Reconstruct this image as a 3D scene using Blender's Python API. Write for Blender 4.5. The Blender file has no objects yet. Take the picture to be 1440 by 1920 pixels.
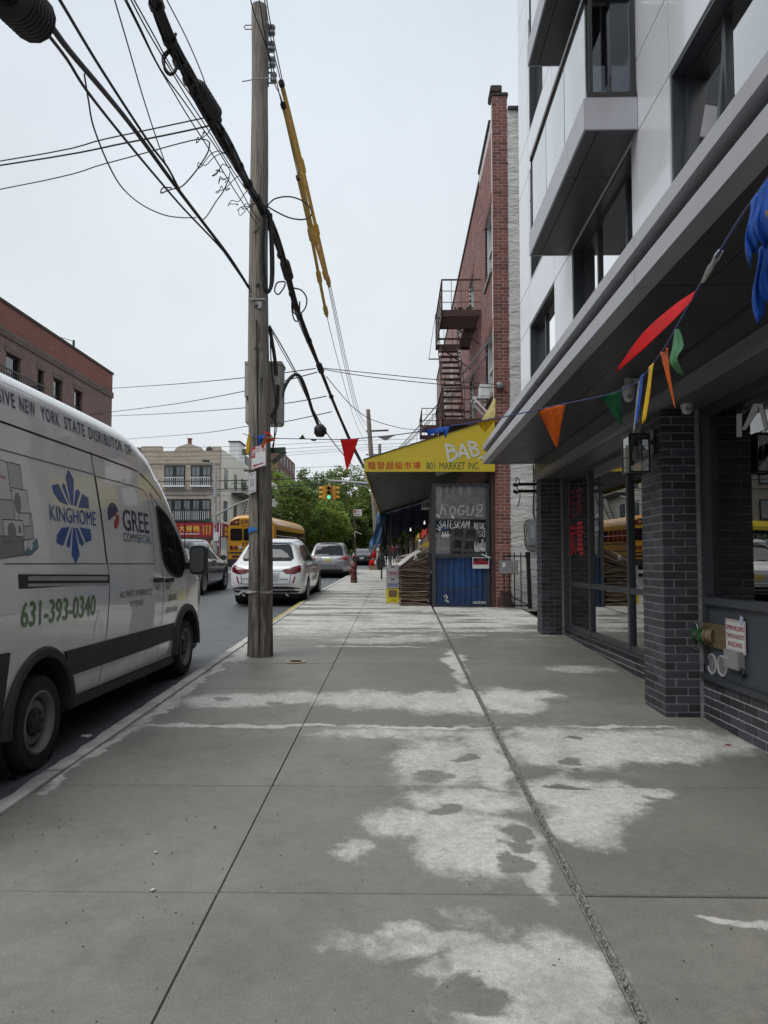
import bpy, bmesh, math, random
from math import sin, cos, pi, radians, sqrt, atan2, hypot
from mathutils import Vector, Matrix
from mathutils.bvhtree import BVHTree
#  camera, sky, sun, exposure
SC = bpy.context.scene
COL = SC.collection
cd = bpy.data.cameras.new('camera')
cam = bpy.data.objects.new('camera', cd)
COL.objects.link(cam)
cam.location = (0, 0, 1.6)
cam.rotation_euler = (radians(90 + 2.7988), 0, radians(1.0597))
cd.sensor_fit = 'VERTICAL'
cd.sensor_height = 36.0
cd.lens = 36.0 * 1350 / 1920
cd.shift_y = 30.0 / 1920
cd.clip_start = 0.05
cd.clip_end = 2000
SC.camera = cam
SUN_EL, SUN_AZ = 60, 236          # overcast noon
w = bpy.data.worlds.new('World')
SC.world = w
w.use_nodes = True
nt = w.node_tree
nt.nodes.clear()
o_ = nt.nodes.new('ShaderNodeOutputWorld')
bg = nt.nodes.new('ShaderNodeBackground')
bg.inputs['Strength'].default_value = 0.1
sky = nt.nodes.new('ShaderNodeTexSky')
sky.sky_type = 'NISHITA'
sky.sun_disc = False
sky.sun_elevation = radians(SUN_EL)
sky.sun_rotation = radians(SUN_AZ)
hs = nt.nodes.new('ShaderNodeHueSaturation')
hs.inputs['Saturation'].default_value = 0.25
tc = nt.nodes.new('ShaderNodeTexCoord')
sx = nt.nodes.new('ShaderNodeSeparateXYZ')
mr = nt.nodes.new('ShaderNodeMapRange')
mr.inputs['From Min'].default_value = 0.0
mr.inputs['From Max'].default_value = 0.8
cl = nt.nodes.new('ShaderNodeMixRGB')          # even cloud deck, a little whiter near the horizon
cl.inputs[1].default_value = (6.05, 6.4, 6.65, 1)
cl.inputs[2].default_value = (5.2, 5.8, 6.4, 1)
nz = nt.nodes.new('ShaderNodeTexNoise')
nz.inputs['Scale'].default_value = 1.9
nz.inputs['Detail'].default_value = 4
mz = nt.nodes.new('ShaderNodeMapRange')
mz.inputs['From Min'].default_value = 0.3
mz.inputs['From Max'].default_value = 0.7
mz.inputs['To Min'].default_value = 0.90
mz.inputs['To Max'].default_value = 1.09
ml = nt.nodes.new('ShaderNodeMixRGB'); ml.blend_type = 'MULTIPLY'; ml.inputs[0].default_value = 1
mx = nt.nodes.new('ShaderNodeMixRGB')
mx.inputs[0].default_value = 0.9
L = nt.links.new
L(sky.outputs[0], hs.inputs['Color'])
L(tc.outputs['Generated'], sx.inputs[0])
L(sx.outputs['Z'], mr.inputs['Value'])
L(mr.outputs[0], cl.inputs[0])
L(tc.outputs['Generated'], nz.inputs['Vector'])
L(nz.outputs[0], mz.inputs['Value'])
L(cl.outputs[0], ml.inputs[1]); L(mz.outputs[0], ml.inputs[2])
L(hs.outputs[0], mx.inputs[1]); L(ml.outputs[0], mx.inputs[2])
L(mx.outputs[0], bg.inputs['Color'])
L(bg.outputs[0], o_.inputs['Surface'])
sl = bpy.data.lights.new('sun', 'SUN')
sl.energy = 1.5
sl.angle = radians(40)
sl.color = (1.0, 0.98, 0.95)
so = bpy.data.objects.new('sun', sl)
COL.objects.link(so)
sd = Vector((sin(radians(SUN_AZ)) * cos(radians(SUN_EL)), cos(radians(SUN_AZ)) * cos(radians(SUN_EL)), sin(radians(SUN_EL))))
so.rotation_euler = (-sd).to_track_quat('-Z', 'Y').to_euler()
vs = SC.view_settings
SC.display_settings.display_device = 'sRGB'
vs.view_transform = 'Standard'
vs.look = 'None'
vs.exposure = 0.45
vs.gamma = 1.0
vs.use_curve_mapping = False
SC.cycles.max_bounces = 8
SC.cycles.transparent_max_bounces = 16
SC.cycles.caustics_reflective = False
SC.cycles.caustics_refractive = False
SC.cycles.use_denoising = True
R = random.Random(7)
#  mesh helpers
class MB:
 """collects faces and links them as one mesh object"""
 def __init__(s):
  s.v = []; s.f = []; s.m = []
 def add(s, vs, fs, mi=0):
  b = len(s.v)
  s.v += [tuple(p) for p in vs]
  s.f += [tuple(i + b for i in f) for f in fs]
  s.m += [mi] * len(fs)
  return s
 def box(s, x0, y0, z0, x1, y1, z1, mi=0):
  if x0 > x1: x0, x1 = x1, x0
  if y0 > y1: y0, y1 = y1, y0
  if z0 > z1: z0, z1 = z1, z0
  return s.add([(x0, y0, z0), (x1, y0, z0), (x1, y1, z0), (x0, y1, z0), (x0, y0, z1), (x1, y0, z1), (x1, y1, z1), (x0, y1, z1)],
   [(0, 3, 2, 1), (4, 5, 6, 7), (0, 1, 5, 4), (1, 2, 6, 5), (2, 3, 7, 6), (3, 0, 4, 7)], mi)
 def obox(s, c, size, rot=(0, 0, 0), mi=0):
  from mathutils import Euler
  M = Euler(rot).to_matrix()
  h = [d / 2 for d in size]
  pts = []
  for (a, b, d) in ((-1, -1, -1), (1, -1, -1), (1, 1, -1), (-1, 1, -1), (-1, -1, 1), (1, -1, 1), (1, 1, 1), (-1, 1, 1)):
   pts.append(Vector(c) + M @ Vector((a * h[0], b * h[1], d * h[2])))
  return s.add(pts, [(0, 3, 2, 1), (4, 5, 6, 7), (0, 1, 5, 4), (1, 2, 6, 5), (2, 3, 7, 6), (3, 0, 4, 7)], mi)
 def bar(s, p0, p1, w, h=None, mi=0):
  """square bar from p0 to p1"""
  p0 = Vector(p0); p1 = Vector(p1); h = h or w
  d = (p1 - p0).normalized()
  up = Vector((0, 0, 1)) if abs(d.z) < 0.95 else Vector((0, 1, 0))
  a = d.cross(up).normalized() * w / 2
  b = a.cross(d).normalized() * h / 2
  pts = [p0 - a - b, p0 + a - b, p0 + a + b, p0 - a + b, p1 - a - b, p1 + a - b, p1 + a + b, p1 - a + b]
  return s.add(pts, [(0, 1, 2, 3), (7, 6, 5, 4), (0, 4, 5, 1), (1, 5, 6, 2), (2, 6, 7, 3), (3, 7, 4, 0)], mi)
 def tube(s, pts, r, n=6, mi=0, cap=True):
  pts = [Vector(p) for p in pts]
  k = len(pts)
  rs = r if isinstance(r, (list, tuple)) else [r] * k
  prev = None
  vs = []
  for i, p in enumerate(pts):
   d = (pts[min(i + 1, k - 1)] - pts[max(i - 1, 0)])
   d = d.normalized() if d.length > 1e-9 else Vector((0, 0, 1))
   if prev is None:
    up = Vector((0, 0, 1)) if abs(d.z) < 0.9 else Vector((1, 0, 0))
    a = d.cross(up).normalized()
   else:
    a = (prev - d * prev.dot(d))
    a = a.normalized() if a.length > 1e-6 else d.orthogonal().normalized()
   prev = a
   b = d.cross(a)
   for j in range(n):
    t = 2 * pi * j / n
    vs.append(p + (a * cos(t) + b * sin(t)) * rs[i])
  fs = []
  for i in range(k - 1):
   for j in range(n):
    fs.append((i * n + j, i * n + (j + 1) % n, (i + 1) * n + (j + 1) % n, (i + 1) * n + j))
  if cap:
   fs.append(tuple(range(n))[::-1]); fs.append(tuple((k - 1) * n + j for j in range(n)))
  return s.add(vs, fs, mi)
 def lathe(s, prof, o=(0, 0, 0), axis='z', n=24, mi=0, a0=0, a1=2 * pi):
  """prof: (radius, height) pairs"""
  vs = []; k = len(prof)
  full = abs(a1 - a0 - 2 * pi) < 1e-6
  m = n if full else n + 1
  for (r, h) in prof:
   for j in range(m):
    t = a0 + (a1 - a0) * j / n
    c, d = r * cos(t), r * sin(t)
    p = {'z': (c, d, h), 'x': (h, c, d), 'y': (d, h, c)}[axis]
    vs.append((p[0] + o[0], p[1] + o[1], p[2] + o[2]))
  fs = []
  for i in range(k - 1):
   for j in range(n):
    jj = (j + 1) % m if full else j + 1
    fs.append((i * m + j, i * m + jj, (i + 1) * m + jj, (i + 1) * m + j))
  return s.add(vs, fs, mi)
 def prism(s, poly, f, t0, t1, mi=0):
  """polygon (u,v) pairs; f(u,v,t) gives the point"""
  n = len(poly)
  vs = [f(u, v, t0) for (u, v) in poly] + [f(u, v, t1) for (u, v) in poly]
  fs = [tuple(range(n))[::-1], tuple(range(n, 2 * n))] + [(i, (i + 1) % n, n + (i + 1) % n, n + i) for i in range(n)]
  return s.add(vs, fs, mi)
 def text(s, body, f, w, h, mi=0, bold=0.0, t=0.0):
  """flat lettering fitted into w x h; f(u,v) gives the point"""
  vs, ps = text_mesh(body, bold)
  x0 = min(p[0] for p in vs); x1 = max(p[0] for p in vs)
  y0 = min(p[1] for p in vs); y1 = max(p[1] for p in vs)
  q = [f((p[0] - x0) / (x1 - x0) * w, (p[1] - y0) / (y1 - y0) * h) for p in vs]
  return s.add(q, ps, mi)
 def stroke(s, pts, width, f, mi=0):
  """hand drawn ribbon through (u,v) points"""
  pts = [Vector((p[0], p[1])) for p in pts]
  vs = []
  for i, p in enumerate(pts):
   d = pts[min(i + 1, len(pts) - 1)] - pts[max(i - 1, 0)]
   d = d.normalized() if d.length > 1e-9 else Vector((1, 0))
   n = Vector((-d.y, d.x)) * width / 2
   vs += [f(*(p + n)), f(*(p - n))]
  return s.add(vs, [(2 * i, 2 * i + 1, 2 * i + 3, 2 * i + 2) for i in range(len(pts) - 1)], mi)
 def build(s, name, mats, parent=None, smooth=None, bevel=0, seg=2, **props):
  me = bpy.data.meshes.new(name)
  off = Vector((0, 0, 0))
  if parent is not None and parent.get('_w'):
   off = parent_off(parent)
  me.from_pydata([(p[0] - off[0], p[1] - off[1], p[2] - off[2]) for p in s.v], [], s.f)
  mats = mats if isinstance(mats, (list, tuple)) else [mats]
  for m in mats: me.materials.append(m)
  if len(mats) > 1: me.polygons.foreach_set('material_index', s.m)
  bm = bmesh.new(); bm.from_mesh(me)
  bmesh.ops.recalc_face_normals(bm, faces=bm.faces)
  if bevel:
   es = [e for e in bm.edges if len(e.link_faces) == 2 and e.calc_face_angle(0) > 0.6]
   bmesh.ops.bevel(bm, geom=es, offset=bevel, segments=seg, affect='EDGES', clamp_overlap=True)
  bm.to_mesh(me); bm.free()
  if smooth:
   me.polygons.foreach_set('use_smooth', [True] * len(me.polygons))
   me.set_sharp_from_angle(angle=radians(smooth))
  me.update()
  return link(bpy.data.objects.new(name, me), parent, **props)
def parent_off(p):
 v = Vector(p.location)
 while p.parent is not None:
  p = p.parent; v += Vector(p.location)
 return v
def link(o, parent=None, **props):
 COL.objects.link(o)
 if parent is not None: 
  o.parent = parent
  if parent.get('_w'): o['_w'] = 1
 for k, v in props.items(): o[k] = v
 return o
def thing(name, label, cat, loc=(0, 0, 0), rot=(0, 0, 0), group=None, world=True):
 """an Empty at the thing's base; with world=True its parts are given in world coordinates"""
 o = bpy.data.objects.new(name, None)
 o.empty_display_size = 0.2
 o.location = loc; o.rotation_euler = rot
 link(o, None, label=label, category=cat)
 if world: o['_w'] = 1
 if group: o['group'] = group
 return o
def structure(name, loc=(0, 0, 0)):
 o = bpy.data.objects.new(name, None); o.location = loc
 link(o, None, kind='structure'); o['_w'] = 1
 return o
def kids(o): return [c for c in bpy.data.objects if c.parent == o]
def dup(root, loc, rot=None, label=None, group=None):
 tree = {}
 for c in bpy.data.objects: tree.setdefault(c.parent, []).append(c)
 def rec(o, par):
  c = o.copy(); COL.objects.link(c); c.parent = par
  for k in tree.get(o, []): rec(k, c)
  return c
 r = rec(root, None); r.location = loc
 if rot is not None: r.rotation_euler = rot
 if label: r['label'] = label
 if group: r['group'] = group
 return r
_tc = {}
def text_mesh(body, bold=0.0):
 k = (body, bold)
 if k in _tc: return _tc[k]
 c = bpy.data.curves.new('lettering', 'FONT')
 c.body = body.strip('~'); c.space_character = 1.22 if '~' in body else 1.0; c.offset = bold; c.resolution_u = 3
 o = bpy.data.objects.new('lettering', c)
 COL.objects.link(o)
 dg = bpy.context.evaluated_depsgraph_get(); dg.update()
 me = bpy.data.meshes.new_from_object(o.evaluated_get(dg))
 r = ([tuple(v.co) for v in me.vertices], [tuple(p.vertices) for p in me.polygons])
 bpy.data.objects.remove(o); bpy.data.curves.remove(c); bpy.data.meshes.remove(me)
 _tc[k] = r
 return r
#  materials
_mats = {}
class NT:
 def __init__(s, m):
  m.use_nodes = True
  s.t = m.node_tree; s.b = s.t.nodes['Principled BSDF']; s.out = s.t.nodes['Material Output']
 def n(s, typ, **kw):
  x = s.t.nodes.new('ShaderNode' + typ)
  for k, v in kw.items():
   if k in x.inputs.keys() and not hasattr(x, k): x.inputs[k].default_value = v
   else: setattr(x, k, v)
  return x
 def l(s, a, b): s.t.links.new(a, b)
 def math(s, op, a, b=None, c=None):
  x = s.t.nodes.new('ShaderNodeMath'); x.operation = op
  for i, q in enumerate((a, b, c)):
   if q is None: continue
   if isinstance(q, (int, float)): x.inputs[i].default_value = q
   else: s.l(q, x.inputs[i])
  return x.outputs[0]
 def mix(s, fac, a, b, blend='MIX'):
  x = s.t.nodes.new('ShaderNodeMixRGB'); x.blend_type = blend
  for i, q in enumerate((fac, a, b)):
   if isinstance(q, (int, float)): x.inputs[i].default_value = q
   elif isinstance(q, tuple): x.inputs[i].default_value = (*q[:3], 1)
   else: s.l(q, x.inputs[i])
  return x.outputs[0]
 def noise(s, scale, detail=4, rough=0.55, vec=None, out=0):
  x = s.n('TexNoise'); x.inputs['Scale'].default_value = scale; x.inputs['Detail'].default_value = detail
  x.inputs['Roughness'].default_value = rough
  if vec is not None: s.l(vec, x.inputs['Vector'])
  return x.outputs[out]
 def ramp(s, v, a, b, x=0.0, y=1.0, smooth=False):
  m = s.n('MapRange')
  if smooth: m.interpolation_type = 'SMOOTHSTEP'
  s.l(v, m.inputs['Value'])
  for k, q in (('From Min', a), ('From Max', b), ('To Min', x), ('To Max', y)): m.inputs[k].default_value = q
  return m.outputs[0]
 def pos(s): return s.n('NewGeometry').outputs['Position']
 def obj(s): return s.n('TexCoord').outputs['Object']
 def scale(s, v, k):
  x = s.n('Mapping'); s.l(v, x.inputs['Vector']); x.inputs['Scale'].default_value = k; return x.outputs[0]
 def bump(s, h, strength=0.3, dist=0.01):
  x = s.n('Bump'); x.inputs['Strength'].default_value = strength; x.inputs['Distance'].default_value = dist
  s.l(h, x.inputs['Height']); s.l(x.outputs[0], s.b.inputs['Normal'])
def newmat(name):
 m = bpy.data.materials.new(name); return m, NT(m)
def mat(name, col, rough=0.6, metal=0.0, var=0.12, scale=6.0, bump=0.0, bscale=60, coat=0.0, emit=0.0, spec=0.5, dirt=0.0):
 if name in _mats: return _mats[name]
 m, t = newmat(name)
 b = t.b
 b.inputs['Roughness'].default_value = rough
 b.inputs['Metallic'].default_value = metal
 b.inputs['Specular IOR Level'].default_value = spec
 if coat:
  b.inputs['Coat Weight'].default_value = coat; b.inputs['Coat Roughness'].default_value = 0.04
 if emit:
  b.inputs['Emission Color'].default_value = (*col, 1); b.inputs['Emission Strength'].default_value = emit
 p = t.pos()
 if var:
  f = t.noise(scale, 5, 0.6, p)
  f = t.ramp(f, 0.3, 0.7)
  c = t.mix(f, tuple(max(0, q * (1 - var)) for q in col), tuple(min(1, q * (1 + var)) for q in col))
  if dirt:
   g = t.ramp(t.noise(scale * 0.35, 7, 0.7, t.scale(p, (1, 1, 0.35))), 0.5, 0.72, 0, dirt)
   c = t.mix(g, c, tuple(q * 0.35 + 0.012 for q in col))
  t.l(c, b.inputs['Base Color'])
  t.l(t.ramp(f, 0, 1, max(0.02, rough - 0.06), min(1, rough + 0.06)), b.inputs['Roughness'])
 else:
  b.inputs['Base Color'].default_value = (*col, 1)
 if bump:
  t.bump(t.noise(bscale, 4, 0.6, p), bump, 0.01)
 _mats[name] = m
 return m
def glass(name, tint=(0.8, 0.85, 0.85), refl=1.0, rough=0.0, opac=0.0, film=(0.1, 0.1, 0.1)):
 if name in _mats: return _mats[name]
 m, t = newmat(name)
 t.t.nodes.remove(t.b)
 tr = t.n('BsdfTransparent'); tr.inputs[0].default_value = (*tint, 1)
 gl = t.n('BsdfGlossy'); gl.inputs['Roughness'].default_value = rough; gl.inputs[0].default_value = (1, 1, 1, 1)
 fr = t.n('Fresnel'); fr.inputs['IOR'].default_value = 1.52
 nb = t.n('Bump'); nb.inputs['Strength'].default_value = 0.05; nb.inputs['Distance'].default_value = 0.02
 t.l(t.noise(0.9, 2, 0.4, t.pos()), nb.inputs['Height'])
 t.l(nb.outputs[0], gl.inputs['Normal'])
 k = t.math('MULTIPLY', fr.outputs[0], refl); k = t.math('MINIMUM', k, 1.0)
 base = tr.outputs[0]
 if opac:
  df = t.n('BsdfDiffuse'); df.inputs[0].default_value = (*film, 1)
  ms = t.n('MixShader')
  g = t.ramp(t.noise(2.5, 6, 0.65, t.pos()), 0.3, 0.75, opac * 0.6, min(1, opac * 1.4))
  t.l(g, ms.inputs[0]); t.l(tr.outputs[0], ms.inputs[1]); t.l(df.outputs[0], ms.inputs[2]); base = ms.outputs[0]
 m2 = t.n('MixShader')
 t.l(k, m2.inputs[0]); t.l(base, m2.inputs[1]); t.l(gl.outputs[0], m2.inputs[2])
 t.l(m2.outputs[0], t.out.inputs['Surface'])
 _mats[name] = m
 return m
def brickmat(name, c1, c2, mortar, axes='yz', bw=0.215, bh=0.075, ms=0.012, rough=0.9, bias=0.0, stain=0.3):
 """far brickwork: courses in the material"""
 if name in _mats: return _mats[name]
 m, t = newmat(name)
 p = t.pos()
 sp = t.n('SeparateXYZ'); t.l(p, sp.inputs[0])
 cb = t.n('CombineXYZ')
 t.l(sp.outputs['XYZ'.index(axes[0].upper())], cb.inputs[0]); t.l(sp.outputs['XYZ'.index(axes[1].upper())], cb.inputs[1])
 br = t.n('TexBrick')
 br.inputs['Color1'].default_value = (*c1, 1); br.inputs['Color2'].default_value = (*c2, 1); br.inputs['Mortar'].default_value = (*mortar, 1)
 br.inputs['Scale'].default_value = 1.0; br.inputs['Mortar Size'].default_value = ms; br.inputs['Mortar Smooth'].default_value = 0.2
 br.inputs['Brick Width'].default_value = bw; br.inputs['Row Height'].default_value = bh; br.inputs['Bias'].default_value = bias
 t.l(cb.outputs[0], br.inputs['Vector'])
 g = t.ramp(t.noise(0.45, 7, 0.65, p), 0.42, 0.75, 0, stain)
 c = t.mix(g, br.outputs['Color'], tuple(q * 0.4 for q in c1))
 g2 = t.ramp(t.noise(9, 4, 0.6, p), 0.3, 0.7)
 c = t.mix(g2, c, t.mix(1.0, c, (0.75, 0.75, 0.75), 'MULTIPLY'))
 t.l(c, t.b.inputs['Base Color'])
 t.b.inputs['Roughness'].default_value = rough
 t.bump(br.outputs['Fac'], -0.4, 0.01)
 _mats[name] = m
 return m
def gz(y):
 """height of the pavement along the street, which climbs away from the camera"""
 if y < 20: return 0.035 * y
 if y < 130: return 0.7 + 0.02 * (y - 20)
 return 2.9
def rz(y): return gz(y) - 0.13
def grid_y(y0, y1, step):
 n = max(1, round((y1 - y0) / step)); return [y0 + (y1 - y0) * i / n for i in range(n + 1)]
def arc(c, r, a0, a1, n=12): return [(c[0] + r * cos(a0 + (a1 - a0) * i / n), c[1] + r * sin(a0 + (a1 - a0) * i / n)) for i in range(n + 1)]
def sag(p, q, drop, n=14):
 p = Vector(p); q = Vector(q)
 return [p.lerp(q, i / n) - Vector((0, 0, drop * 4 * (i / n) * (1 - i / n))) for i in range(n + 1)]
def spline(pts, n=6):
 """Catmull-Rom through the points"""
 P = [Vector(p) for p in pts]; out = []
 for i in range(len(P) - 1):
  a = P[max(i - 1, 0)]; b = P[i]; c = P[i + 1]; d = P[min(i + 2, len(P) - 1)]
  for k in range(n):
   t = k / n
   out.append(0.5 * ((2 * b) + (c - a) * t + (2 * a - 5 * b + 4 * c - d) * t * t + (-a + 3 * b - 3 * c + d) * t ** 3))
 out.append(P[-1]); return out
#  ground materials
def concrete_mat():
 """damp pavement with patches that have dried off"""
 m, t = newmat('pavement_concrete')
 p = t.pos()
 wob = t.n('VectorMath', operation='SCALE'); 
 nv = t.n('TexNoise'); nv.inputs['Scale'].default_value = 2.6; nv.inputs['Detail'].default_value = 5; nv.inputs['Roughness'].default_value = 0.6
 t.l(p, nv.inputs['Vector'])
 sb = t.n('VectorMath', operation='SUBTRACT'); t.l(nv.outputs['Color'], sb.inputs[0]); sb.inputs[1].default_value = (0.5, 0.5, 0.5)
 t.l(sb.outputs[0], wob.inputs[0]); wob.inputs['Scale'].default_value = 0.5
 ad = t.n('VectorMath', operation='ADD'); t.l(p, ad.inputs[0]); t.l(wob.outputs[0], ad.inputs[1])
 acc = None
 for (cx, cy, rx, ry, k) in DRY:
  a = t.n('VectorMath', operation='SUBTRACT'); t.l(ad.outputs[0], a.inputs[0]); a.inputs[1].default_value = (cx, cy, 0)
  b = t.n('VectorMath', operation='MULTIPLY'); t.l(a.outputs[0], b.inputs[0]); b.inputs[1].default_value = (1 / rx, 1 / ry, 0)
  c = t.n('VectorMath', operation='LENGTH'); t.l(b.outputs[0], c.inputs[0])
  v = t.ramp(c.outputs['Value'], 1.45, 0.45, 0, k, True)
  acc = v if acc is None else t.math('MAXIMUM', acc, v)
 for (cx, cy, rx, ry) in WETSPOT:                     # puddle marks and footprints inside the dry areas
  a = t.n('VectorMath', operation='SUBTRACT'); t.l(ad.outputs[0], a.inputs[0]); a.inputs[1].default_value = (cx, cy, 0)
  b = t.n('VectorMath', operation='MULTIPLY'); t.l(a.outputs[0], b.inputs[0]); b.inputs[1].default_value = (1 / rx, 1 / ry, 0)
  c = t.n('VectorMath', operation='LENGTH'); t.l(b.outputs[0], c.inputs[0])
  acc = t.math('MINIMUM', acc, t.ramp(c.outputs['Value'], 0.45, 1.5, 0.0, 1, True))
 sp = t.n('SeparateXYZ'); t.l(p, sp.inputs[0])
 far = t.ramp(sp.outputs['Y'], 9.3, 14.0, 0, 1, True)
 st = t.ramp(t.noise(1.0, 4, 0.6, t.scale(p, (0.5, 2.4, 1))), 0.37, 0.52, 0.0, 0.9, True)
 acc = t.math('MAXIMUM', acc, t.math('MULTIPLY', far, st))
 edge = t.math('ADD', acc, t.math('MULTIPLY', t.math('SUBTRACT', t.noise(5.0, 7, 0.7, t.scale(p, (1.5, 1, 1))), 0.5), 1.15))
 edge = t.math('ADD', edge, t.math('MULTIPLY', t.math('SUBTRACT', t.noise(24, 5, 0.7, p), 0.5), 0.5))
 fine = t.ramp(t.noise(30, 6, 0.75, p), 0.32, 0.6, 0.55, 1)
 blot = t.ramp(t.noise(3.0, 5, 0.6, p), 0.30, 0.55, 0.62, 1, True)
 dry = t.math('MULTIPLY', t.ramp(edge, 0.26, 0.92, 0, 1, True), t.math('MULTIPLY', fine, blot))
 big = t.ramp(t.noise(0.8, 5, 0.6, p), 0.3, 0.7)
 mid = t.ramp(t.noise(14, 6, 0.65, p), 0.3, 0.7)
 wet = t.mix(big, (0.200, 0.187, 0.161), (0.312, 0.294, 0.257))
 dr = t.mix(big, (0.60, 0.585, 0.54), (0.70, 0.685, 0.64))
 stn = t.ramp(t.noise(2.1, 7, 0.7, p), 0.5, 0.72, 0, 0.5)
 wet = t.mix(stn, wet, (0.115, 0.108, 0.092))
 tint = t.n('ObjectInfo').outputs['Random']
 wet = t.mix(t.ramp(tint, 0, 1, 0, 0.6), wet, (0.165, 0.155, 0.132))
 col = t.mix(dry, wet, dr)
 col = t.mix(t.ramp(mid, 0, 1, 0.0, 0.42), col, t.mix(1.0, col, (0.62, 0.61, 0.6), 'MULTIPLY'))
 speck = t.ramp(t.noise(170, 2, 0.6, p), 0.62, 0.72, 0, 0.5)
 col = t.mix(speck, col, (0.07, 0.065, 0.06))
 gr = t.ramp(t.noise(190, 3, 0.75, p), 0.3, 0.7, 0.72, 1.25)
 gv = t.n('CombineXYZ'); [t.l(gr, gv.inputs[i]) for i in range(3)]
 col = t.mix(1.0, col, gv.outputs[0], 'MULTIPLY')
 gum = t.ramp(t.n('TexVoronoi', Scale=1.7).outputs['Distance'], 0.02, 0.035, 1, 0)
 vor = t.n('TexVoronoi'); vor.inputs['Scale'].default_value = 1.9; t.l(p, vor.inputs['Vector'])
 gum = t.ramp(vor.outputs['Distance'], 0.018, 0.034, 0.75, 0)
 col = t.mix(gum, col, (0.06, 0.057, 0.052))
 t.l(col, t.b.inputs['Base Color'])
 t.l(t.ramp(dry, 0, 1, 0.56, 0.9), t.b.inputs['Roughness'])
 t.b.inputs['Specular IOR Level'].default_value = 0.42
 broom = t.noise(60, 3, 0.6, t.scale(p, (0.06, 3.2, 1)))
 h = t.math('ADD', t.math('MULTIPLY', broom, 0.7), t.noise(120, 3, 0.6, p))
 t.bump(h, 0.28, 0.006)
 return m
DRY = [(0.47, 2.62, 0.33, 0.42, 1), (0.05, 2.93, 0.40, 0.13, 0.75), (0.22, 2.72, 0.22, 0.10, 0.6), (0.32, 3.12, 0.12, 0.12, 0.5),
 (0.42, 3.85, 0.34, 0.50, 0.95), (0.10, 4.15, 0.34, 0.26, 0.8), (-0.18, 3.78, 0.14, 0.16, 0.7), (0.66, 3.55, 0.09, 0.3, 0.8), (0.45, 4.45, 0.4, 0.24, 0.9),
 (0.30, 5.25, 0.46, 0.62, 0.8), (0.65, 5.4, 0.17, 0.85, 0.95), (0.05, 5.95, 0.9, 0.16, 0.7),
 (-1.62, 7.15, 0.55, 0.36, 0.9), (-1.05, 7.3, 0.5, 0.32, 0.8), (-0.25, 7.2, 0.62, 0.5, 0.85), (0.35, 7.1, 0.5, 0.55, 0.85), (0.72, 7.2, 0.14, 0.7, 1),
 (1.10, 7.2, 0.34, 0.62, 1), (1.42, 7.45, 0.3, 0.22, 0.9),
 (1.30, 5.6, 0.55, 0.62, 1), (1.9, 5.65, 0.65, 0.5, 0.9), (2.4, 5.75, 0.5, 0.42, 0.75), (1.15, 4.55, 0.4, 0.42, 1), (1.02, 4.1, 0.22, 0.36, 1), (1.42, 4.62, 0.3, 0.12, 0.8),
 (1.42, 3.12, 0.13, 0.05, 0.9), (2.2, 8.9, 0.5, 0.34, 0.6),
 (0.75, 9.2, 0.13, 1.3, 0.9), (-0.3, 11.3, 1.0, 0.45, 0.75), (0.3, 11.6, 0.6, 0.5, 0.7),
 (-1.4, 6.19, 1.1, 0.07, 1), (0.2, 6.16, 0.8, 0.06, 1), (1.9, 6.2, 0.8, 0.05, 0.8), (-2.22, 7.9, 0.09, 2.2, 1), (-2.24, 5.4, 0.06, 1.0, 0.9), (-2.15, 10.6, 0.16, 1.6, 0.9),
 (-0.4, 10.66, 0.9, 0.06, 0.9), (1.5, 13.3, 0.9, 0.35, 0.9), (1.3, 15.9, 0.7, 0.3, 1), (2.1, 15.0, 0.7, 0.25, 0.8), (0.3, 14.2, 1.1, 0.9, 0.8), (-0.8, 13.6, 1.0, 0.5, 0.7)]
WETSPOT = [(0.57, 3.55, 0.10, 0.07), (0.52, 3.62, 0.07, 0.05), (0.60, 3.78, 0.08, 0.09), (0.62, 3.98, 0.06, 0.12), (0.30, 4.30, 0.10, 0.10), (0.24, 4.9, 0.12, 0.14), (0.5, 5.35, 0.08, 0.09),
  (1.28, 5.05, 0.06, 0.05), (1.24, 5.2, 0.09, 0.05), (1.38, 5.9, 0.07, 0.06), (1.1, 4.72, 0.1, 0.05), (0.25, 2.55, 0.14, 0.12), (-1.75, 7.2, 0.08, 0.1), (-1.2, 7.05, 0.1, 0.08)]
CONC = concrete_mat()
CURB = mat('curb_concrete', (0.50, 0.485, 0.45), 0.9, var=0.28, scale=5, bump=0.5, bscale=35, dirt=0.75)
DUST = mat('joint_dirt', (0.045, 0.041, 0.036), 0.95, var=0.3, scale=20)
CRUMB = mat('crumbled_joint', (0.20, 0.188, 0.165), 0.95, var=0.6, scale=45, bump=0.8, bscale=70)
def asphalt_mat():
 m, t = newmat('asphalt')
 p = t.pos()
 a = t.ramp(t.noise(0.5, 6, 0.65, t.scale(p, (1, 0.35, 1))), 0.35, 0.68)
 c = t.mix(a, (0.07, 0.075, 0.085), (0.125, 0.131, 0.145))
 sp = t.ramp(t.noise(120, 3, 0.7, p), 0.4, 0.75, 0, 0.55)
 c = t.mix(sp, c, (0.16, 0.165, 0.175))
 cr = t.ramp(t.noise(0.9, 8, 0.75, p), 0.485, 0.5, 0, 1); cr2 = t.ramp(t.noise(0.9, 8, 0.75, p), 0.5, 0.515, 1, 0)
 k = t.math('MULTIPLY', t.math('MULTIPLY', cr, cr2), 0.6)
 c = t.mix(k, c, (0.02, 0.02, 0.022))
 t.l(c, t.b.inputs['Base Color'])
 t.l(t.ramp(a, 0, 1, 0.42, 0.66), t.b.inputs['Roughness'])
 t.bump(t.noise(110, 4, 0.7, p), 0.45, 0.01)
 return m
ASPH = asphalt_mat()
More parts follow.
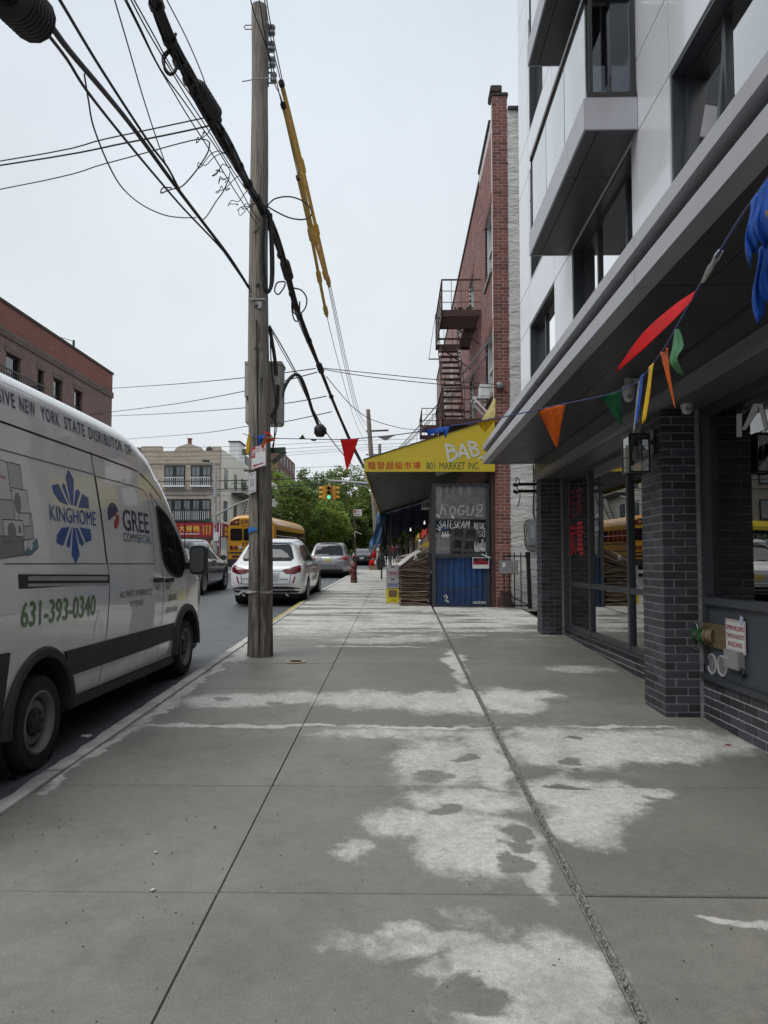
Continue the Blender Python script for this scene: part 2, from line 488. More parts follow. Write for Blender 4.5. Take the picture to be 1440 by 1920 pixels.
PAINT = mat('road_paint', (0.62, 0.62, 0.60), 0.8, var=0.25, scale=9, dirt=0.6)
def sheet(name, x0, x1, ys, off, m, xs=1, **kw):
 mb = MB(); n = xs + 1
 vs = [(x0 + (x1 - x0) * i / xs, y, gz(y) + off) for y in ys for i in range(n)]
 fs = [(j * n + i, j * n + i + 1, (j + 1) * n + i + 1, (j + 1) * n + i) for j in range(len(ys) - 1) for i in range(xs)]
 mb.add(vs, fs)
 return mb.build(name, m, None, **kw)
YS = grid_y(-40, 0, 10) + grid_y(0, 130, 2.5)[1:] + [200, 320, 700]
EARTH = mat('open_ground', (0.10, 0.105, 0.09), 0.95, var=0.3, scale=0.4)
sheet('ground', -260, 260, YS, -0.22, EARTH, kind='structure')
sheet('road', -12.6, -2.42, YS[:-1], -0.13, ASPH, kind='structure')
mb = MB(); CY0, CY1 = 46.0, 57.5
for (a, b) in ((-90, -12.6), (-2.42, 90)):
 mb.add([(a, CY0, rz(CY0) - .004), (b, CY0, rz(CY0) - .004), (b, CY1, rz(CY1) - .004), (a, CY1, rz(CY1) - .004)], [(0, 1, 2, 3)])
mb.build('cross_street', ASPH, None, kind='structure')
walk = structure('sidewalk')
JY = [-3.9, -2.4, -0.9, 0.6, 1.95, 3.31, 4.71, 6.19, 7.69, 9.25, 10.64, 12.30, 13.8, 15.3, 16.75, 18.2, 19.7, 21.2, 22.7, 24.2, 25.7, 27.2, 28.7, 30.2]
JX = [-2.30, -0.81, 0.815, 2.80]
bed = MB()
for a, b in zip(JY[:-1], JY[1:]):
 bed.add([(-2.31, a, gz(a) - .028), (2.9, a, gz(a) - .028), (2.9, b, gz(b) - .028), (-2.31, b, gz(b) - .028)], [(0, 1, 2, 3)])
bed.build('joint_bed', DUST, walk)
def slab(x0, x1, y0, y1):
 mb = MB(); g = 0.0025; c = 0.003
 x0 += g; x1 -= g; y0 += .006; y1 -= .006
 lo = []; hi = []
 dz = R.uniform(-.003, .003)
 for (x, y, sx_, sy_) in ((x0, y0, 1, 1), (x1, y0, -1, 1), (x1, y1, -1, -1), (x0, y1, 1, -1)):
  lo.append((x, y, gz(y) - .027)); hi.append((x + sx_ * c, y + sy_ * c, gz(y) + dz))
 md = [(p[0], p[1], gz(p[1]) + dz - .006) for p in lo]
 mb.add(lo + md + hi, [(8, 9, 10, 11)] + [(i, (i + 1) % 4, 4 + (i + 1) % 4, 4 + i) for i in range(4)] + [(4 + i, 4 + (i + 1) % 4, 8 + (i + 1) % 4, 8 + i) for i in range(4)])
 mb.build('slab', CONC, walk)
for a, b in zip(JY[:-1], JY[1:]):
 for i in range(3):
  if i == 1 : slab(JX[1], JX[2] - 0.021, a, b)
  elif i == 2: slab(JX[2] + 0.021, JX[3] if a < 16 else 2.3, a, b)
  else: slab(JX[0] + 0.012, JX[1], a, b)
mb = MB(); yy = -3.9; pr = None
rr = random.Random(3)
while yy < 15.4:
 wd = 0.009 + 0.007 * rr.random(); xo = rr.uniform(-.004, .004)
 z = gz(yy)
 row = [(0.815 - 0.0215, yy, z - .004), (0.815 - wd + xo, yy, z - .002 - .004 * rr.random()), (0.815 + xo, yy, z - .022 - .008 * rr.random()), (0.815 + wd + xo, yy, z - .002 - .004 * rr.random()), (0.815 + 0.0215, yy, z - .004)]
 b = len(mb.v); mb.v += row
 if pr is not None:
  for i in range(4): mb.f.append((pr + i, pr + i + 1, b + i + 1, b + i)); mb.m.append(0)
 pr = b; yy += 0.035 if yy > 1.5 else 0.3
mb.build('crumbled_joint', CRUMB, walk)
mb = MB()
for i in range(1500):                                  # grit lying in it
 y = 1.8 + 13 * rr.random() ** 1.5; x = 0.815 + rr.gauss(0, .010); s = rr.uniform(.002, .0065)
 mb.obox((x, y, gz(y) - .006 + s * .3), (s, s * 1.2, s), (rr.random(), rr.random(), rr.random() * 3))
mb.build('grit', mat('grit', (0.25, 0.24, 0.22), 0.95, var=0.5, scale=60), walk, kind='stuff')
sheet('far_sidewalk', -2.3, 9, grid_y(30.2, 46, 2), -.004, CONC, kind='structure')
sheet('next_block_sidewalk', -2.3, 9, grid_y(57.5, 200, 8), 0, CONC, kind='structure')
sheet('opposite_sidewalk', -16, -12.75, grid_y(-40, 45, 5), 0, CONC, kind='structure')
sheet('opposite_block_sidewalk', -16, -12.75, grid_y(58, 200, 8), 0, CONC, kind='structure')
kb = structure('curb')
ky = [-4, -1, 2.0, 5.0, 7.7, 10.7, 13.7, 16.7, 19.7, 22.7, 25.7, 28.7, 31.7, 36, 41, 46]
rr = random.Random(5)
def kerb_x(y): return -2.47 + 0.012 * max(0, y - 4.5) if y < 20 else -2.29 - 0.01 * (y - 20)
for a, b in zip(ky[:-1], ky[1:]):
 mb = MB(); n = max(2, int((b - a) / .11)); prev = None
 for i in range(n + 1):
  y = a + .006 + (b - a - .012) * i / n; z = gz(y)
  ch = max(0, rr.gauss(0, .010)); x = -2.455 + rr.uniform(-.004, .004)
  row = [(x - .012, y, z - .22), (x - .004, y, z - .03 - ch), (x + .018 + ch, y, z - .004), (-2.312, y, z + .002), (-2.305, y, z - .03)]
  bb = len(mb.v); mb.v += row
  if prev is not None:
   for k in range(4): mb.f.append((prev + k, prev + k + 1, bb + k + 1, bb + k)); mb.m.append(0)
  prev = bb
 mb.build('curb_length', [CURB, ], kb, smooth=50)
YEL = mat('worn_yellow_paint', (0.50, 0.38, 0.08), 0.85, var=0.4, scale=14, dirt=0.8)
mb = MB()
for i in range(44):
 y = 12.4 + i * .13
 if rr.random() < .18: continue
 w_ = rr.uniform(.06, .12)
 mb.add([(-2.45, y, gz(y) - .002), (-2.45 + w_, y, gz(y) + .006), (-2.45 + w_ * rr.uniform(.8, 1.1), y + .13, gz(y + .13) + .006), (-2.45, y + .13, gz(y + .13) - .002),
   (-2.468, y, gz(y) - .09), (-2.468, y + .13, gz(y + .13) - .09)], [(0, 1, 2, 3), (4, 0, 3, 5)])
mb.build('yellow_curb_paint', YEL, kb)
mb = MB()
for a, b in zip(grid_y(-40, 45, 5)[:-1], grid_y(-40, 45, 5)[1:]):
 mb.add([(-12.6, a, rz(a) - .05), (-12.75, a, gz(a) + .004), (-12.75, b, gz(b) + .004), (-12.6, b, rz(b) - .05), (-12.62, a, gz(a)), (-12.62, b, gz(b))], [(0, 4, 5, 3), (4, 1, 2, 5)])
mb.build('opposite_curb', CURB, None, kind='structure')
cw = structure('crosswalk')
for i in range(9):
 x = -11.6 + i * 1.05
 mb = MB(); mb.add([(x, 42.0, rz(42) + .006), (x + .45, 42.0, rz(42) + .006), (x + .45, 44.8, rz(44.8) + .006), (x, 44.8, rz(44.8) + .006)], [(0, 1, 2, 3)]); mb.build('painted_bar', PAINT, cw)
#  new apartment building at the street line
PANEL = mat('white_metal_panel', (0.71, 0.73, 0.765), 0.2, var=0.05, scale=0.9, coat=0.25, dirt=0.10)
FASC = mat('grey_fascia_metal', (0.38, 0.38, 0.41), 0.38, var=0.08, scale=3, coat=0.1, dirt=0.12, bump=0.12, bscale=90)
SOFF = mat('dark_soffit_metal', (0.055, 0.055, 0.06), 0.42, var=0.08, scale=2)
BEAM = mat('beam_cladding', (0.10, 0.099, 0.102), 0.4, var=0.06, scale=2)
FRM = mat('slate_window_frame', (0.042, 0.049, 0.058), 0.4, var=0.08, scale=3)
SLATE = mat('slate_panel', (0.058, 0.068, 0.083), 0.45, var=0.10, scale=2, dirt=0.15)
BLK = mat('black_metal', (0.014, 0.014, 0.016), 0.38, var=0.15, scale=8)
MORT = mat('column_mortar', (0.27, 0.27, 0.275), 0.95, var=0.3, scale=12, bump=0.4)
MORTW = mat('pale_mortar', (0.46, 0.46, 0.46), 0.95, var=0.3, scale=9, bump=0.4)
JOINT = mat('panel_joint', (0.02, 0.02, 0.022), 0.8, var=0)
ROOMW = mat('shop_wall', (0.10, 0.10, 0.10), 0.85, var=0.15, scale=2)
BLIND = mat('roller_blind', (0.62, 0.64, 0.63), 0.8, var=0.04, scale=1)
def bricks_mat(name, c, rnd=0.4, rough=0.7):
 if name in _mats: return _mats[name]
 m, t = newmat(name)
 ri = t.n('ObjectInfo').outputs['Random']; isl = t.n('NewGeometry').outputs['Random Per Island']
 k = t.math('FRACT', t.math('ADD', ri, isl))
 p = t.pos()
 col = t.mix(k, tuple(q * (1 - rnd) for q in c), tuple(q * (1 + rnd) for q in c))
 col = t.mix(t.ramp(t.noise(30, 5, 0.65, p), 0.35, 0.7, 0, 0.45), col, t.mix(1, col, (0.5, 0.5, 0.5), 'MULTIPLY'))
 col = t.mix(t.ramp(t.noise(0.9, 7, 0.7, p), 0.5, 0.75, 0, 0.4), col, tuple(min(1, q * 1.2 + 0.05) for q in c))
 t.l(col, t.b.inputs['Base Color'])
 t.b.inputs['Roughness'].default_value = rough
 t.bump(t.noise(70, 4, 0.6, p), 0.35, 0.006)
 _mats[name] = m; return m
CBRICK = bricks_mat('charcoal_brick', (0.045, 0.05, 0.062), 0.55, 0.55)
_bm = {}
def brick_mesh(sx, sy, sz, m):
 k = (round(sx, 3), round(sy, 3), round(sz, 3), m.name)
 if k not in _bm:
  mb = MB(); c = 0.003
  x, y, z = sx / 2, sy / 2, sz / 2
  vs = []
  for (a, b, d) in ((-1, -1, -1), (1, -1, -1), (1, 1, -1), (-1, 1, -1), (-1, -1, 1), (1, -1, 1), (1, 1, 1), (-1, 1, 1)): vs.append((a * x, b * y, d * z))
  mb.add(vs, [(0, 3, 2, 1), (4, 5, 6, 7), (0, 1, 5, 4), (1, 2, 6, 5), (2, 3, 7, 6), (3, 0, 4, 7)])
  me = bpy.data.meshes.new('brick'); me.from_pydata(mb.v, [], mb.f); me.materials.append(m)
  b_ = bmesh.new(); b_.from_mesh(me); bmesh.ops.bevel(b_, geom=list(b_.edges), offset=c, segments=1, affect='EDGES'); b_.to_mesh(b_ and me); b_.free()
  _bm[k] = me
 return _bm[k]
def brick(x0, y0, z0, x1, y1, z1, m, parent, off):
 """one brick as an object of its own"""
 me = brick_mesh(x1 - x0, y1 - y0, z1 - z0, m)
 o = bpy.data.objects.new('brick', me)
 o.location = ((x0 + x1) / 2 - off[0], (y0 + y1) / 2 - off[1], (z0 + z1) / 2 - off[2])
 o.parent = parent; COL.objects.link(o); return o
def courses(z0, z1, h=0.0745):
 n = max(1, round((z1 - z0) / h)); return [(z0 + (z1 - z0) * i / n, z0 + (z1 - z0) * (i + 1) / n) for i in range(n)]
apt = thing('apartment_building', 'new white metal panelled building over dark brick shopfront with grey canopy', 'building', (2.77, 6.0, 0.2))
YE = 12.42                                          # far end
mb = MB(); mb.box(2.365, -6, 3.36, 9, YE - .03, 16.4); mb.build('wall', JOINT, apt)
F1 = (3.66, 5.45); F2 = (6.15, 7.95); F3 = (8.62, 10.45); F4 = (11.1, 12.95)
WIN = []
for k, (z0, z1) in enumerate((F1, F2, F3, F4)):
 WIN += [(-1.2, 1.6, z0, z1, (0.2,), 'p'), (3.05, 5.55, z0 + (.35 if k else 0), z1, (4.86,), 'open' if k == 0 else 'p'),
   (6.48, 8.72, z0 if k == 0 else z0 - .3, z1, (6.98, 8.0) if k == 0 else (7.6,), 'p'), (9.72 if k == 0 else 10.35, 11.55 if k == 0 else 11.42, z0, z1, (10.85,) if k == 0 else (), 'p' if k == 0 else 'hop')]
ys = sorted({-6.0, -1.2, 1.6, 3.05, 5.55, 6.48, 8.72, 9.72, 11.55, YE})
zs = [3.63, 5.45, 6.12, 7.95, 8.60, 10.45, 11.10, 12.95, 13.6, 15.0, 16.4]
PX0, PX1 = 2.15, 2.185
def panel(y0, y1, z0, z1):
 g = .008; mb = MB(); mb.box(PX0, y0 + g, z0 + g, PX1, y1 - g, z1 - g); mb.build('metal_panel', PANEL, apt)
def cut(y0, y1, z0, z1, ws):
 """panels round the openings of one facade bay"""
 for (a, b, c, d, *_r) in ws:
  a, b, c, d = max(a, y0), min(b, y1), max(c, z0), min(d, z1)
  if b - a > .02 and d - c > .02:
   for q in ((y0, a, z0, z1), (b, y1, z0, z1), (a, b, z0, c), (a, b, d, z1)):
    if q[1] - q[0] > .03 and q[3] - q[2] > .03: cut(*q, [])
   return
 panel(y0, y1, z0, z1)
for i in range(len(ys) - 1):
 for j in range(len(zs) - 1): cut(ys[i], ys[i + 1], zs[j], zs[j + 1], WIN)
for j in range(len(zs) - 1):
 mb = MB(); mb.box(2.16, YE - .02, zs[j] + .006, 4.2, YE + .01, zs[j + 1] - .006); mb.build('metal_panel', PANEL, apt)
GLU = glass('upper_glass', (0.55, 0.6, 0.62), 3.6, 0.0)
CURT = mat('curtain', (0.55, 0.56, 0.56), 0.9, var=0.08, scale=3)
DARKR = mat('dark_room', (0.035, 0.036, 0.04), 0.9, var=0.2, scale=2)
rr = random.Random(11)
for (y0, y1, z0, z1, mu, kd) in WIN:
 if z0 > 12: continue
 fr = MB(); D = .13
 fr.box(2.16, y0, z0, 2.35, y0 + .03, z1); fr.box(2.16, y1 - .03, z0, 2.35, y1, z1); fr.box(2.16, y0 + .03, z1 - .03, 2.35, y1 - .03, z1); fr.box(2.16, y0 + .03, z0, 2.35, y1 - .03, z0 + .03)
 W = fr.build('window', FASC if kd == 'x' else FRM, apt)
 sf = MB(); cutset = [y0 + .03] + list(mu) + [y1 - .03]
 for a in cutset: 
  b = min(max(a, y0 + .055), y1 - .055); sf.box(2.262, b - .027, z0 + .03, 2.33, b + .027, z1 - .03)
 for (a, b) in zip(cutset[:-1], cutset[1:]):
  sf.box(2.266, a + .02, z0 + .03, 2.326, b - .02, z0 + .08); sf.box(2.266, a + .02, z1 - .08, 2.326, b - .02, z1 - .03)
 sf.build('sash', FRM, W)
 for n_, (a, b) in enumerate(zip(cutset[:-1], cutset[1:])):
  mb = MB()
  if kd == 'open' and n_ == 1:                 # tilted casement
   mb.obox((2.24, (a + b) / 2, (z0 + z1) / 2), (.02, b - a - .10, z1 - z0 - .16), (0, .09, 0)); gp = mb.build('pane', GLU, W)
   mb = MB(); cz = (z0 + z1) / 2; hh = (z1 - z0 - .08) / 2
   for s_ in (-1, 1): mb.obox((2.24, (a + b) / 2 + s_ * (b - a - .07) / 2, cz), (.045, .05, 2 * hh), (0, .09, 0))
   for s_ in (-1, 1): mb.obox((2.24 + s_ * hh * .09, (a + b) / 2, cz + s_ * (hh - .03)), (.045, b - a - .12, .05), (0, .09, 0))
   mb.build('tilted_sash', FRM, W)
  else:
   mb.box(2.29, a + .027, z0 + .08, 2.298, b - .027, z1 - .08); mb.build('pane', GLU, W)
 mb = MB(); mb.box(2.352, y0 + .03, z0 + .03, 2.36, y1 - .03, z1 - .03); mb.build('dark_interior', DARKR, W)
 if kd in ('p', 'hop'):
  q = rr.choice((.45, .55, .6)) if z0 < 4 else rr.uniform(.3, .95)
  if y0 > 6 and z0 < 4: q = .62 if y0 < 7 else .92
  if 3 < y0 < 4 and z0 < 4: q = 0
  if q: mb = MB(); mb.box(2.335, y0 + .06, z0 + .05, 2.342, y1 - .06, z0 + (z1 - z0) * q); mb.build('blind', BLIND, W)
 if kd == 'open': mb = MB(); mb.box(2.335, y0 + .06, z0 + .05, 2.342, 4.86, z1 - .06); mb.build('blind', BLIND, W)
 if kd == 'hop':
  mb = MB(); zc = z1 - .5
  mb.obox((2.16, (y0 + y1) / 2, zc), (.04, y1 - y0 - .1, .05), (0, 0, 0)); mb.bar((2.17, y0 + .08, zc), (2.28, y0 + .08, z1 - .08), .04); mb.bar((2.17, y1 - .08, zc), (2.28, y1 - .08, z1 - .08), .04)
  mb.build('hopper_sash', FRM, W)
GLB = glass('balcony_glass', (0.72, 0.8, 0.8), 1.6, 0.0, opac=0.35, film=(0.62, 0.68, 0.68))
GLD = glass('smoked_glass', (0.25, 0.27, 0.29), 1.4)
for (bz, bh) in ((5.47, .285), (7.94, .285), (10.42, .285)):
 y0, y1, x0 = 6.28, 8.94, 1.67
 mb = MB(); mb.box(x0 + .02, y0 + .02, bz + .03, 2.149, y1 - .02, bz + bh - .02)
 B = mb.build('balcony', SOFF, apt)
 mb = MB(); mb.box(x0, y0, bz + .0, x0 + .02, 6.88, bz + bh); mb.box(x0, 6.888, bz, x0 + .02, y1, bz + bh); mb.box(x0 + .02, y0, bz, 2.146, y0 + .02, bz + bh); mb.box(x0 + .02, y1 - .02, bz, 2.146, y1, bz + bh); mb.build('edge_fascia', FASC, B)
 for (a, b) in ((y0 + .022, 7.1), (7.108, y1 - .022)):
  mb = MB(); mb.box(x0 + .022, a, bz + .004, 1.80, b, bz + .029); mb.box(1.808, a, bz + .004, 2.14, b, bz + .029); mb.build('soffit_board', SOFF, B)
 mb = MB(); mb.box(x0 + .02, y0, bz + bh, 2.146, y1, bz + bh + .012); mb.build('deck', FASC, B)
 zt = bz + bh; rt = zt + .93
 for (a, b) in ((y0 + .05, 7.12), (7.14, 8.02), (8.04, y1 - .02)):
  mb = MB(); mb.box(x0 + .03, a, zt + .03, x0 + .042, b, rt); mb.build('glass_panel', GLB, B)
 for (ya, nm) in ((y0 + .02, 'a'), ):
  mb = MB(); mb.box(x0 + .09, ya, zt + .06, 2.09, ya + .012, rt - .04); mb.build('end_glass', GLD, B)
 mb = MB(); mb.box(x0 + .01, y0, rt, x0 + .06, y1 - .02, rt + .05); mb.box(x0 + .06, y0, rt, 2.14, y0 + .05, rt + .05)
 mb.build('top_rail', BLK, B)
 for q in ((x0 + .05, y0, zt + .012, x0 + .085, y0 + .04, rt), (2.095, y0, zt + .012, 2.14, y0 + .04, rt), (x0 + .02, y1 - .06, zt + .012, x0 + .05, y1 - .03, rt)):
  mb = MB(); mb.box(*q); mb.build('post', BLK, B)
 mb = MB(); mb.box(x0 + .03, y0 - .005, zt + .012, 2.145, y0 + .05, zt + .055); mb.build('shoe_rail', BLK, B)
CX, CZ = 1.475, 3.312
seams = [-6, -2.2, 1.1, 4.42, 7.75, YE - .01]
for a, b in zip(seams[:-1], seams[1:]):
 g = .004
 for (nm, prof) in (('lower_fascia', [(CX, CZ), (CX, CZ + .115), (CX + .05, CZ + .165), (CX + .12, CZ + .165), (CX + .12, CZ)]), ('upper_fascia', [(CX, CZ + .232), (CX, CZ + .325), (CX + .72, CZ + .345), (CX + .72, CZ + .232)])):
  sh = 1.6 if nm[0] == 'l' else 0
  mb = MB(); mb.prism(prof, lambda u, v, t: (u, t, v), a + g, b - g); mb.build(nm, FASC, apt)
 for (x0, x1) in ((CX + .122, 1.90), (1.906, 2.345)):
  mb = MB(); mb.box(x0, a + g, CZ + .012, x1, b - g, CZ + .032); mb.build('soffit_panel', SOFF, apt)
 mb = MB(); mb.box(2.37, a + g, 3.115, 2.42, b - g, 3.342); mb.build('beam_panel', BEAM, apt)
 mb = MB(); mb.box(2.335, a + g, 3.005, 2.42, b - g, 3.11); mb.build('beam_trim', mat('beam_trim_metal', (0.22, 0.22, 0.225), 0.4, var=.05), apt)
mb = MB(); mb.box(CX + .13, -6, CZ + .034, 2.9, YE - .03, CZ + .23); mb.build('canopy_core', SOFF, apt)
mb = MB(); mb.box(2.42, -6, 3.0, 2.95, YE - .03, 3.345); mb.build('beam', BEAM, apt)
mb = MB(); mb.box(CX + .002, YE - .012, CZ + .002, 2.40, YE + .006, CZ + .16); mb.box(CX + .06, YE - .012, CZ + .16, 2.40, YE + .004, CZ + .23); mb.build('end_fascia', FASC, apt)
def column(y0, y1, x0, x1, zt, near):
 zb = gz(y0) - .03
 mb = MB(); e = .005
 mb.box(x0 + e, y0 + e, zb, x1, y1 - e, zt)
 Cn = mb.build('brick_column', MORT, apt, bevel=0)
 off = parent_off(apt); j = .005
 st = MB()
 def put(*a):
  if near: brick(*a, CBRICK, Cn, off)
  else: st.box(*a)
 for k, (a, b) in enumerate(courses(zb, zt)):
  a += j; b -= j
  if k % 2 == 0:
   for (p, q) in ((y0, y0 + .215), (y0 + .215, y0 + .43), (y0 + .43, y1)):
    if q - p > .03: put(x0, p + (j if p > y0 else 0), a, x0 + .09, q - j, b)
   put(x0 + .095 + j, y0, a, x1 - .04, y0 + .09, b)
  else:
   for (p, q) in ((y0 + .1, y0 + .315), (y0 + .315, y1)): put(x0, p + j, a, x0 + .09, q - j, b)
   put(x0, y0, a, x0 + .2 - j, y0 + .09, b)
   if x1 - .04 - x0 > .24: put(x0 + .2 + j, y0, a, x1 - .04, y0 + .09, b)
 if not near:
  st.build('brickwork', CBRICK, Cn, kind='stuff')
 return Cn
column(6.54, 7.09, 2.395, 2.74, 3.003, True)
column(12.02, 12.42, 2.395, 2.76, 3.003, False)
column(0.6, 1.15, 2.395, 2.74, 3.003, False)
def base_wall(y0, y1, x0, zt, solo0, solo1, m2):
 mb = MB(); mb.box(x0 + .005, y0, gz(y0) - .05, x0 + .2, y1, zt); Wl = mb.build('base_wall', m2, apt)
 off = parent_off(apt); st = MB(); n = 0
 zc = zt; k = 0
 while zc > gz(y0) - .03:
  a, b = zc - .0745 + .005, zc - .005
  y = y0 - (.1 if k % 2 else 0)
  while y < y1:
   p, q = max(y0, y + .005), min(y1, y + .21)
   if q - p > .02 and b > gz(p) - .02:
    if solo0 < p < solo1: brick(x0, p, a, x0 + .09, q, b, CBRICK, Wl, off); n += 1
    else: st.box(x0, p, a, x0 + .09, q, b)
   y += .215
  zc -= .0745; k += 1
 if st.v: st.build('brickwork', CBRICK, Wl, kind='stuff')
base_wall(7.095, 12.015, 2.765, .515, 7.0, 10.2, MORTW)
base_wall(1.155, 6.535, 2.728, .575, 4.7, 6.6, MORTW)
base_wall(-6, .595, 2.728, .575, 99, 99, MORT)
GLS = glass('shop_glass', (0.62, 0.68, 0.70), 2.3, 0.0)
GX = 2.80
mb = MB(); mb.box(2.735, 7.095, .518, 2.90, 12.015, .545); mb.build('sill', FRM, apt)
SW = None
fr = MB(); 
for y in (12.0, 10.44, 8.68, 7.12): fr.box(2.76, y - .035, .547, 2.87, y + .035, 3.0)
fr.box(2.768, 7.15, .547, 2.865, 11.97, .62); fr.box(2.768, 7.15, 2.93, 2.865, 11.97, 3.0)
for (a, b) in ((7.155, 8.645), (8.715, 10.405), (10.475, 11.965)): fr.box(2.765, a, 1.235, 2.867, b, 1.305)
SW = fr.build('shop_window', FRM, apt)
for (a, b) in ((7.155, 8.645), (8.715, 10.405), (10.475, 11.965)):
 for (c, d) in ((.62, 1.235), (1.305, 2.93)):
  mb = MB(); mb.box(GX, a, c, GX + .008, b, d); mb.build('pane', GLS, SW)
RED = mat('red_vinyl', (0.50, 0.012, 0.02), 0.5, var=0.06, scale=8)
MAR = mat('faded_red_vinyl', (0.16, 0.012, 0.03), 0.55, var=0.15, scale=8)
def on_glass(y0, z0): return lambda u, v: (GX - .003, y0 - u, z0 + v)
mb = MB(); mb.text('家', on_glass((2.8,11.756,1.912)[1], 1.72), .42, .52, bold=.012); mb.text('電', on_glass((2.8,11.756,1.912)[1] - .47, 1.72), .42, .52, bold=.012); mb.build('red_lettering', RED, SW)
mb = MB(); mb.text('居家', on_glass((2.8,11.756,1.912)[1], 2.3), .88, .5, bold=.01); mb.build('faded_lettering', MAR, SW)
mb = MB(); mb.box(2.70, 1.155, .577, 2.80, 6.535, .63); mb.build('base_ledge', FRM, apt, bevel=.004)
mb = MB(); mb.box(2.752, 1.155, .632, 2.80, 6.535, 1.235); mb.build('sill_panel', SLATE, apt)
mb = MB(); mb.box(2.748, 1.155, .632, 2.78, 6.535, .70); mb.build('panel_rail', SLATE, apt)
mb = MB(); mb.box(2.715, 1.155, 1.237, 2.86, 6.48, 1.30); mb.build('sill', SLATE, apt, bevel=.004)
fr = MB()
for y in (6.49, 4.3, 2.4, 1.2): fr.box(2.735, y - .04, 1.302, 2.86, y + .04, 3.0)
fr.box(2.745, 1.24, 2.92, 2.85, 6.45, 3.0)
mb = MB(); mb.box(2.735, 6.45, .70, 2.751, 6.535, 1.236); mb.build('corner_trim', FRM, apt)
SW2 = fr.build('shop_window', FRM, apt)
for (a, b) in ((1.24, 2.36), (2.44, 4.26), (4.34, 6.45)):
 mb = MB(); mb.box(GX, a, 1.302, GX + .008, b, 2.92); mb.build('pane', GLS, SW2)
WSKY = mat('sky_letter_white', (0.72, 0.74, 0.75), 0.5, var=0.03)  # also the white of the sky reflection painted on the near pane
mb = MB(); X1 = 7.5
mb.box(X1, -2, .1, X1 + .1, 12.4, 3.1); mb.box(2.95, 12.3, .1, X1, 12.4, 3.1); mb.box(2.95, -2.1, .1, X1, -2.0, 3.1); mb.build('interior_wall', ROOMW, apt)
mb = MB(); mb.box(2.9, -2, 3.02, X1, 12.3, 3.1); mb.build('interior_ceiling', ROOMW, apt)
mb = MB(); mb.box(2.9, -2, .30, X1, 12.3, .45); mb.build('interior_floor', mat('shop_floor', (0.16, 0.155, 0.15), 0.5, var=0.1), apt)
mb = MB(); mb.box(2.9, 7.2, .45, X1, 7.35, 3.02); mb.build('partition', ROOMW, apt)
LED = mat('led_tube', (1.0, 0.98, 0.95), 0.5, var=0, emit=3.0)
for x in (4.6, 6.3):
 mb = MB(); mb.box(x - .03, 2.6, 2.80, x + .03, 5.6, 2.84); mb.build('light_strip', LED, apt)
for (x0, y0, x1, y1, z1) in ((4.2, 8.0, 4.8, 11.5, 1.4), (6.2, 3.0, 7.2, 6.0, 1.9), (3.6, 9.2, 4.0, 10.2, 1.05)):
 mb = MB(); mb.box(x0, y0, .45, x1, y1, z1); mb.build('shop_counter', mat('counter', (0.13, 0.14, 0.14), 0.6, var=0.2), apt, bevel=.02)
mb = MB(); mb.obox((2.92, (2.9,10.417,0.731)[1], .93), (.01, .85, .6), (0, 0.12, 0)); mb.build('white_board', mat('foam_board', (0.45, 0.52, 0.50), 0.7, var=0.1), apt)
rr = random.Random(19)
for i in range(34):
 y = rr.uniform(2.2, 11.8); x = rr.uniform(3.4, 6.6); z = .46 + (rr.random() > .4) * rr.uniform(.5, 1.1); a, b, c = rr.uniform(.1, .3), rr.uniform(.15, .4), rr.uniform(.2, .6)
 mb = MB(); mb.box(x, y, z, x + a, y + b, z + c); mb.build('shop_goods', (mat('goods_pale', (.45, .46, .45), .6), mat('goods_red', (.3, .05, .05), .6), mat('goods_teal', (.06, .22, .24), .6), mat('goods_tan', (.35, .28, .18), .6))[i % 4], apt)
#  old brick market building
MY = 16.7; MX = 2.28
RBRICK = bricks_mat('red_brick', (0.225, 0.088, 0.07), 0.38, 0.85)
RBFAR = brickmat('far_red_brick', (0.31, 0.135, 0.115), (0.22, 0.095, 0.08), (0.42, 0.38, 0.35), 'yz')
RMORT = mat('old_mortar', (0.60, 0.56, 0.53), 0.95, var=0.2, scale=8, bump=0.4)
STUC = None
def stucco():
 m, t = newmat('painted_stucco'); p = t.pos()
 a = t.ramp(t.noise(1.2, 6, 0.6, p), 0.3, 0.7)
 c = t.mix(a, (0.54, 0.54, 0.50), (0.68, 0.675, 0.64))
 g = t.ramp(t.noise(1.1, 7, 0.7, t.scale(p, (1, 1, 0.25))), 0.52, 0.75, 0, 0.5)
 c = t.mix(g, c, (0.22, 0.215, 0.195))
 t.l(c, t.b.inputs['Base Color']); t.b.inputs['Roughness'].default_value = 0.8
 t.bump(t.noise(3.2, 5, 0.6, t.scale(p, (1, 1, 2.6))), 0.9, 0.06)
 return m
STUC = stucco()
WFR = mat('white_window_frame', (0.66, 0.68, 0.68), 0.5, var=0.06, scale=4, dirt=0.2)
GLO = glass('old_glass', (0.35, 0.38, 0.4), 1.8)
STONE = mat('stone_sill', (0.30, 0.27, 0.24), 0.9, var=0.2, scale=6)
mk = thing('brick_building', 'three storey red brick walk-up above a market with yellow awning', 'building', (MX, MY, .6))
mwin = [(y, y + 1.3 if k < 1 else y + 1.25, z0, z1) for (z0, z1) in ((5.66, 7.22), (8.66, 10.28)) for k, y in enumerate((17.02, 21.1, 25.2, 29.3, 33.4, 37.4))]
mb = MB()
ycut = sorted({16.78, 41.0} | {w_[0] for w_ in mwin} | {w_[1] for w_ in mwin})
zcut = [.55, 5.66, 7.22, 8.66, 10.28, 12.35]
def is_win(a, b, c, d): return any(abs(a - w_[0]) < .01 and abs(c - w_[2]) < .01 for w_ in mwin)
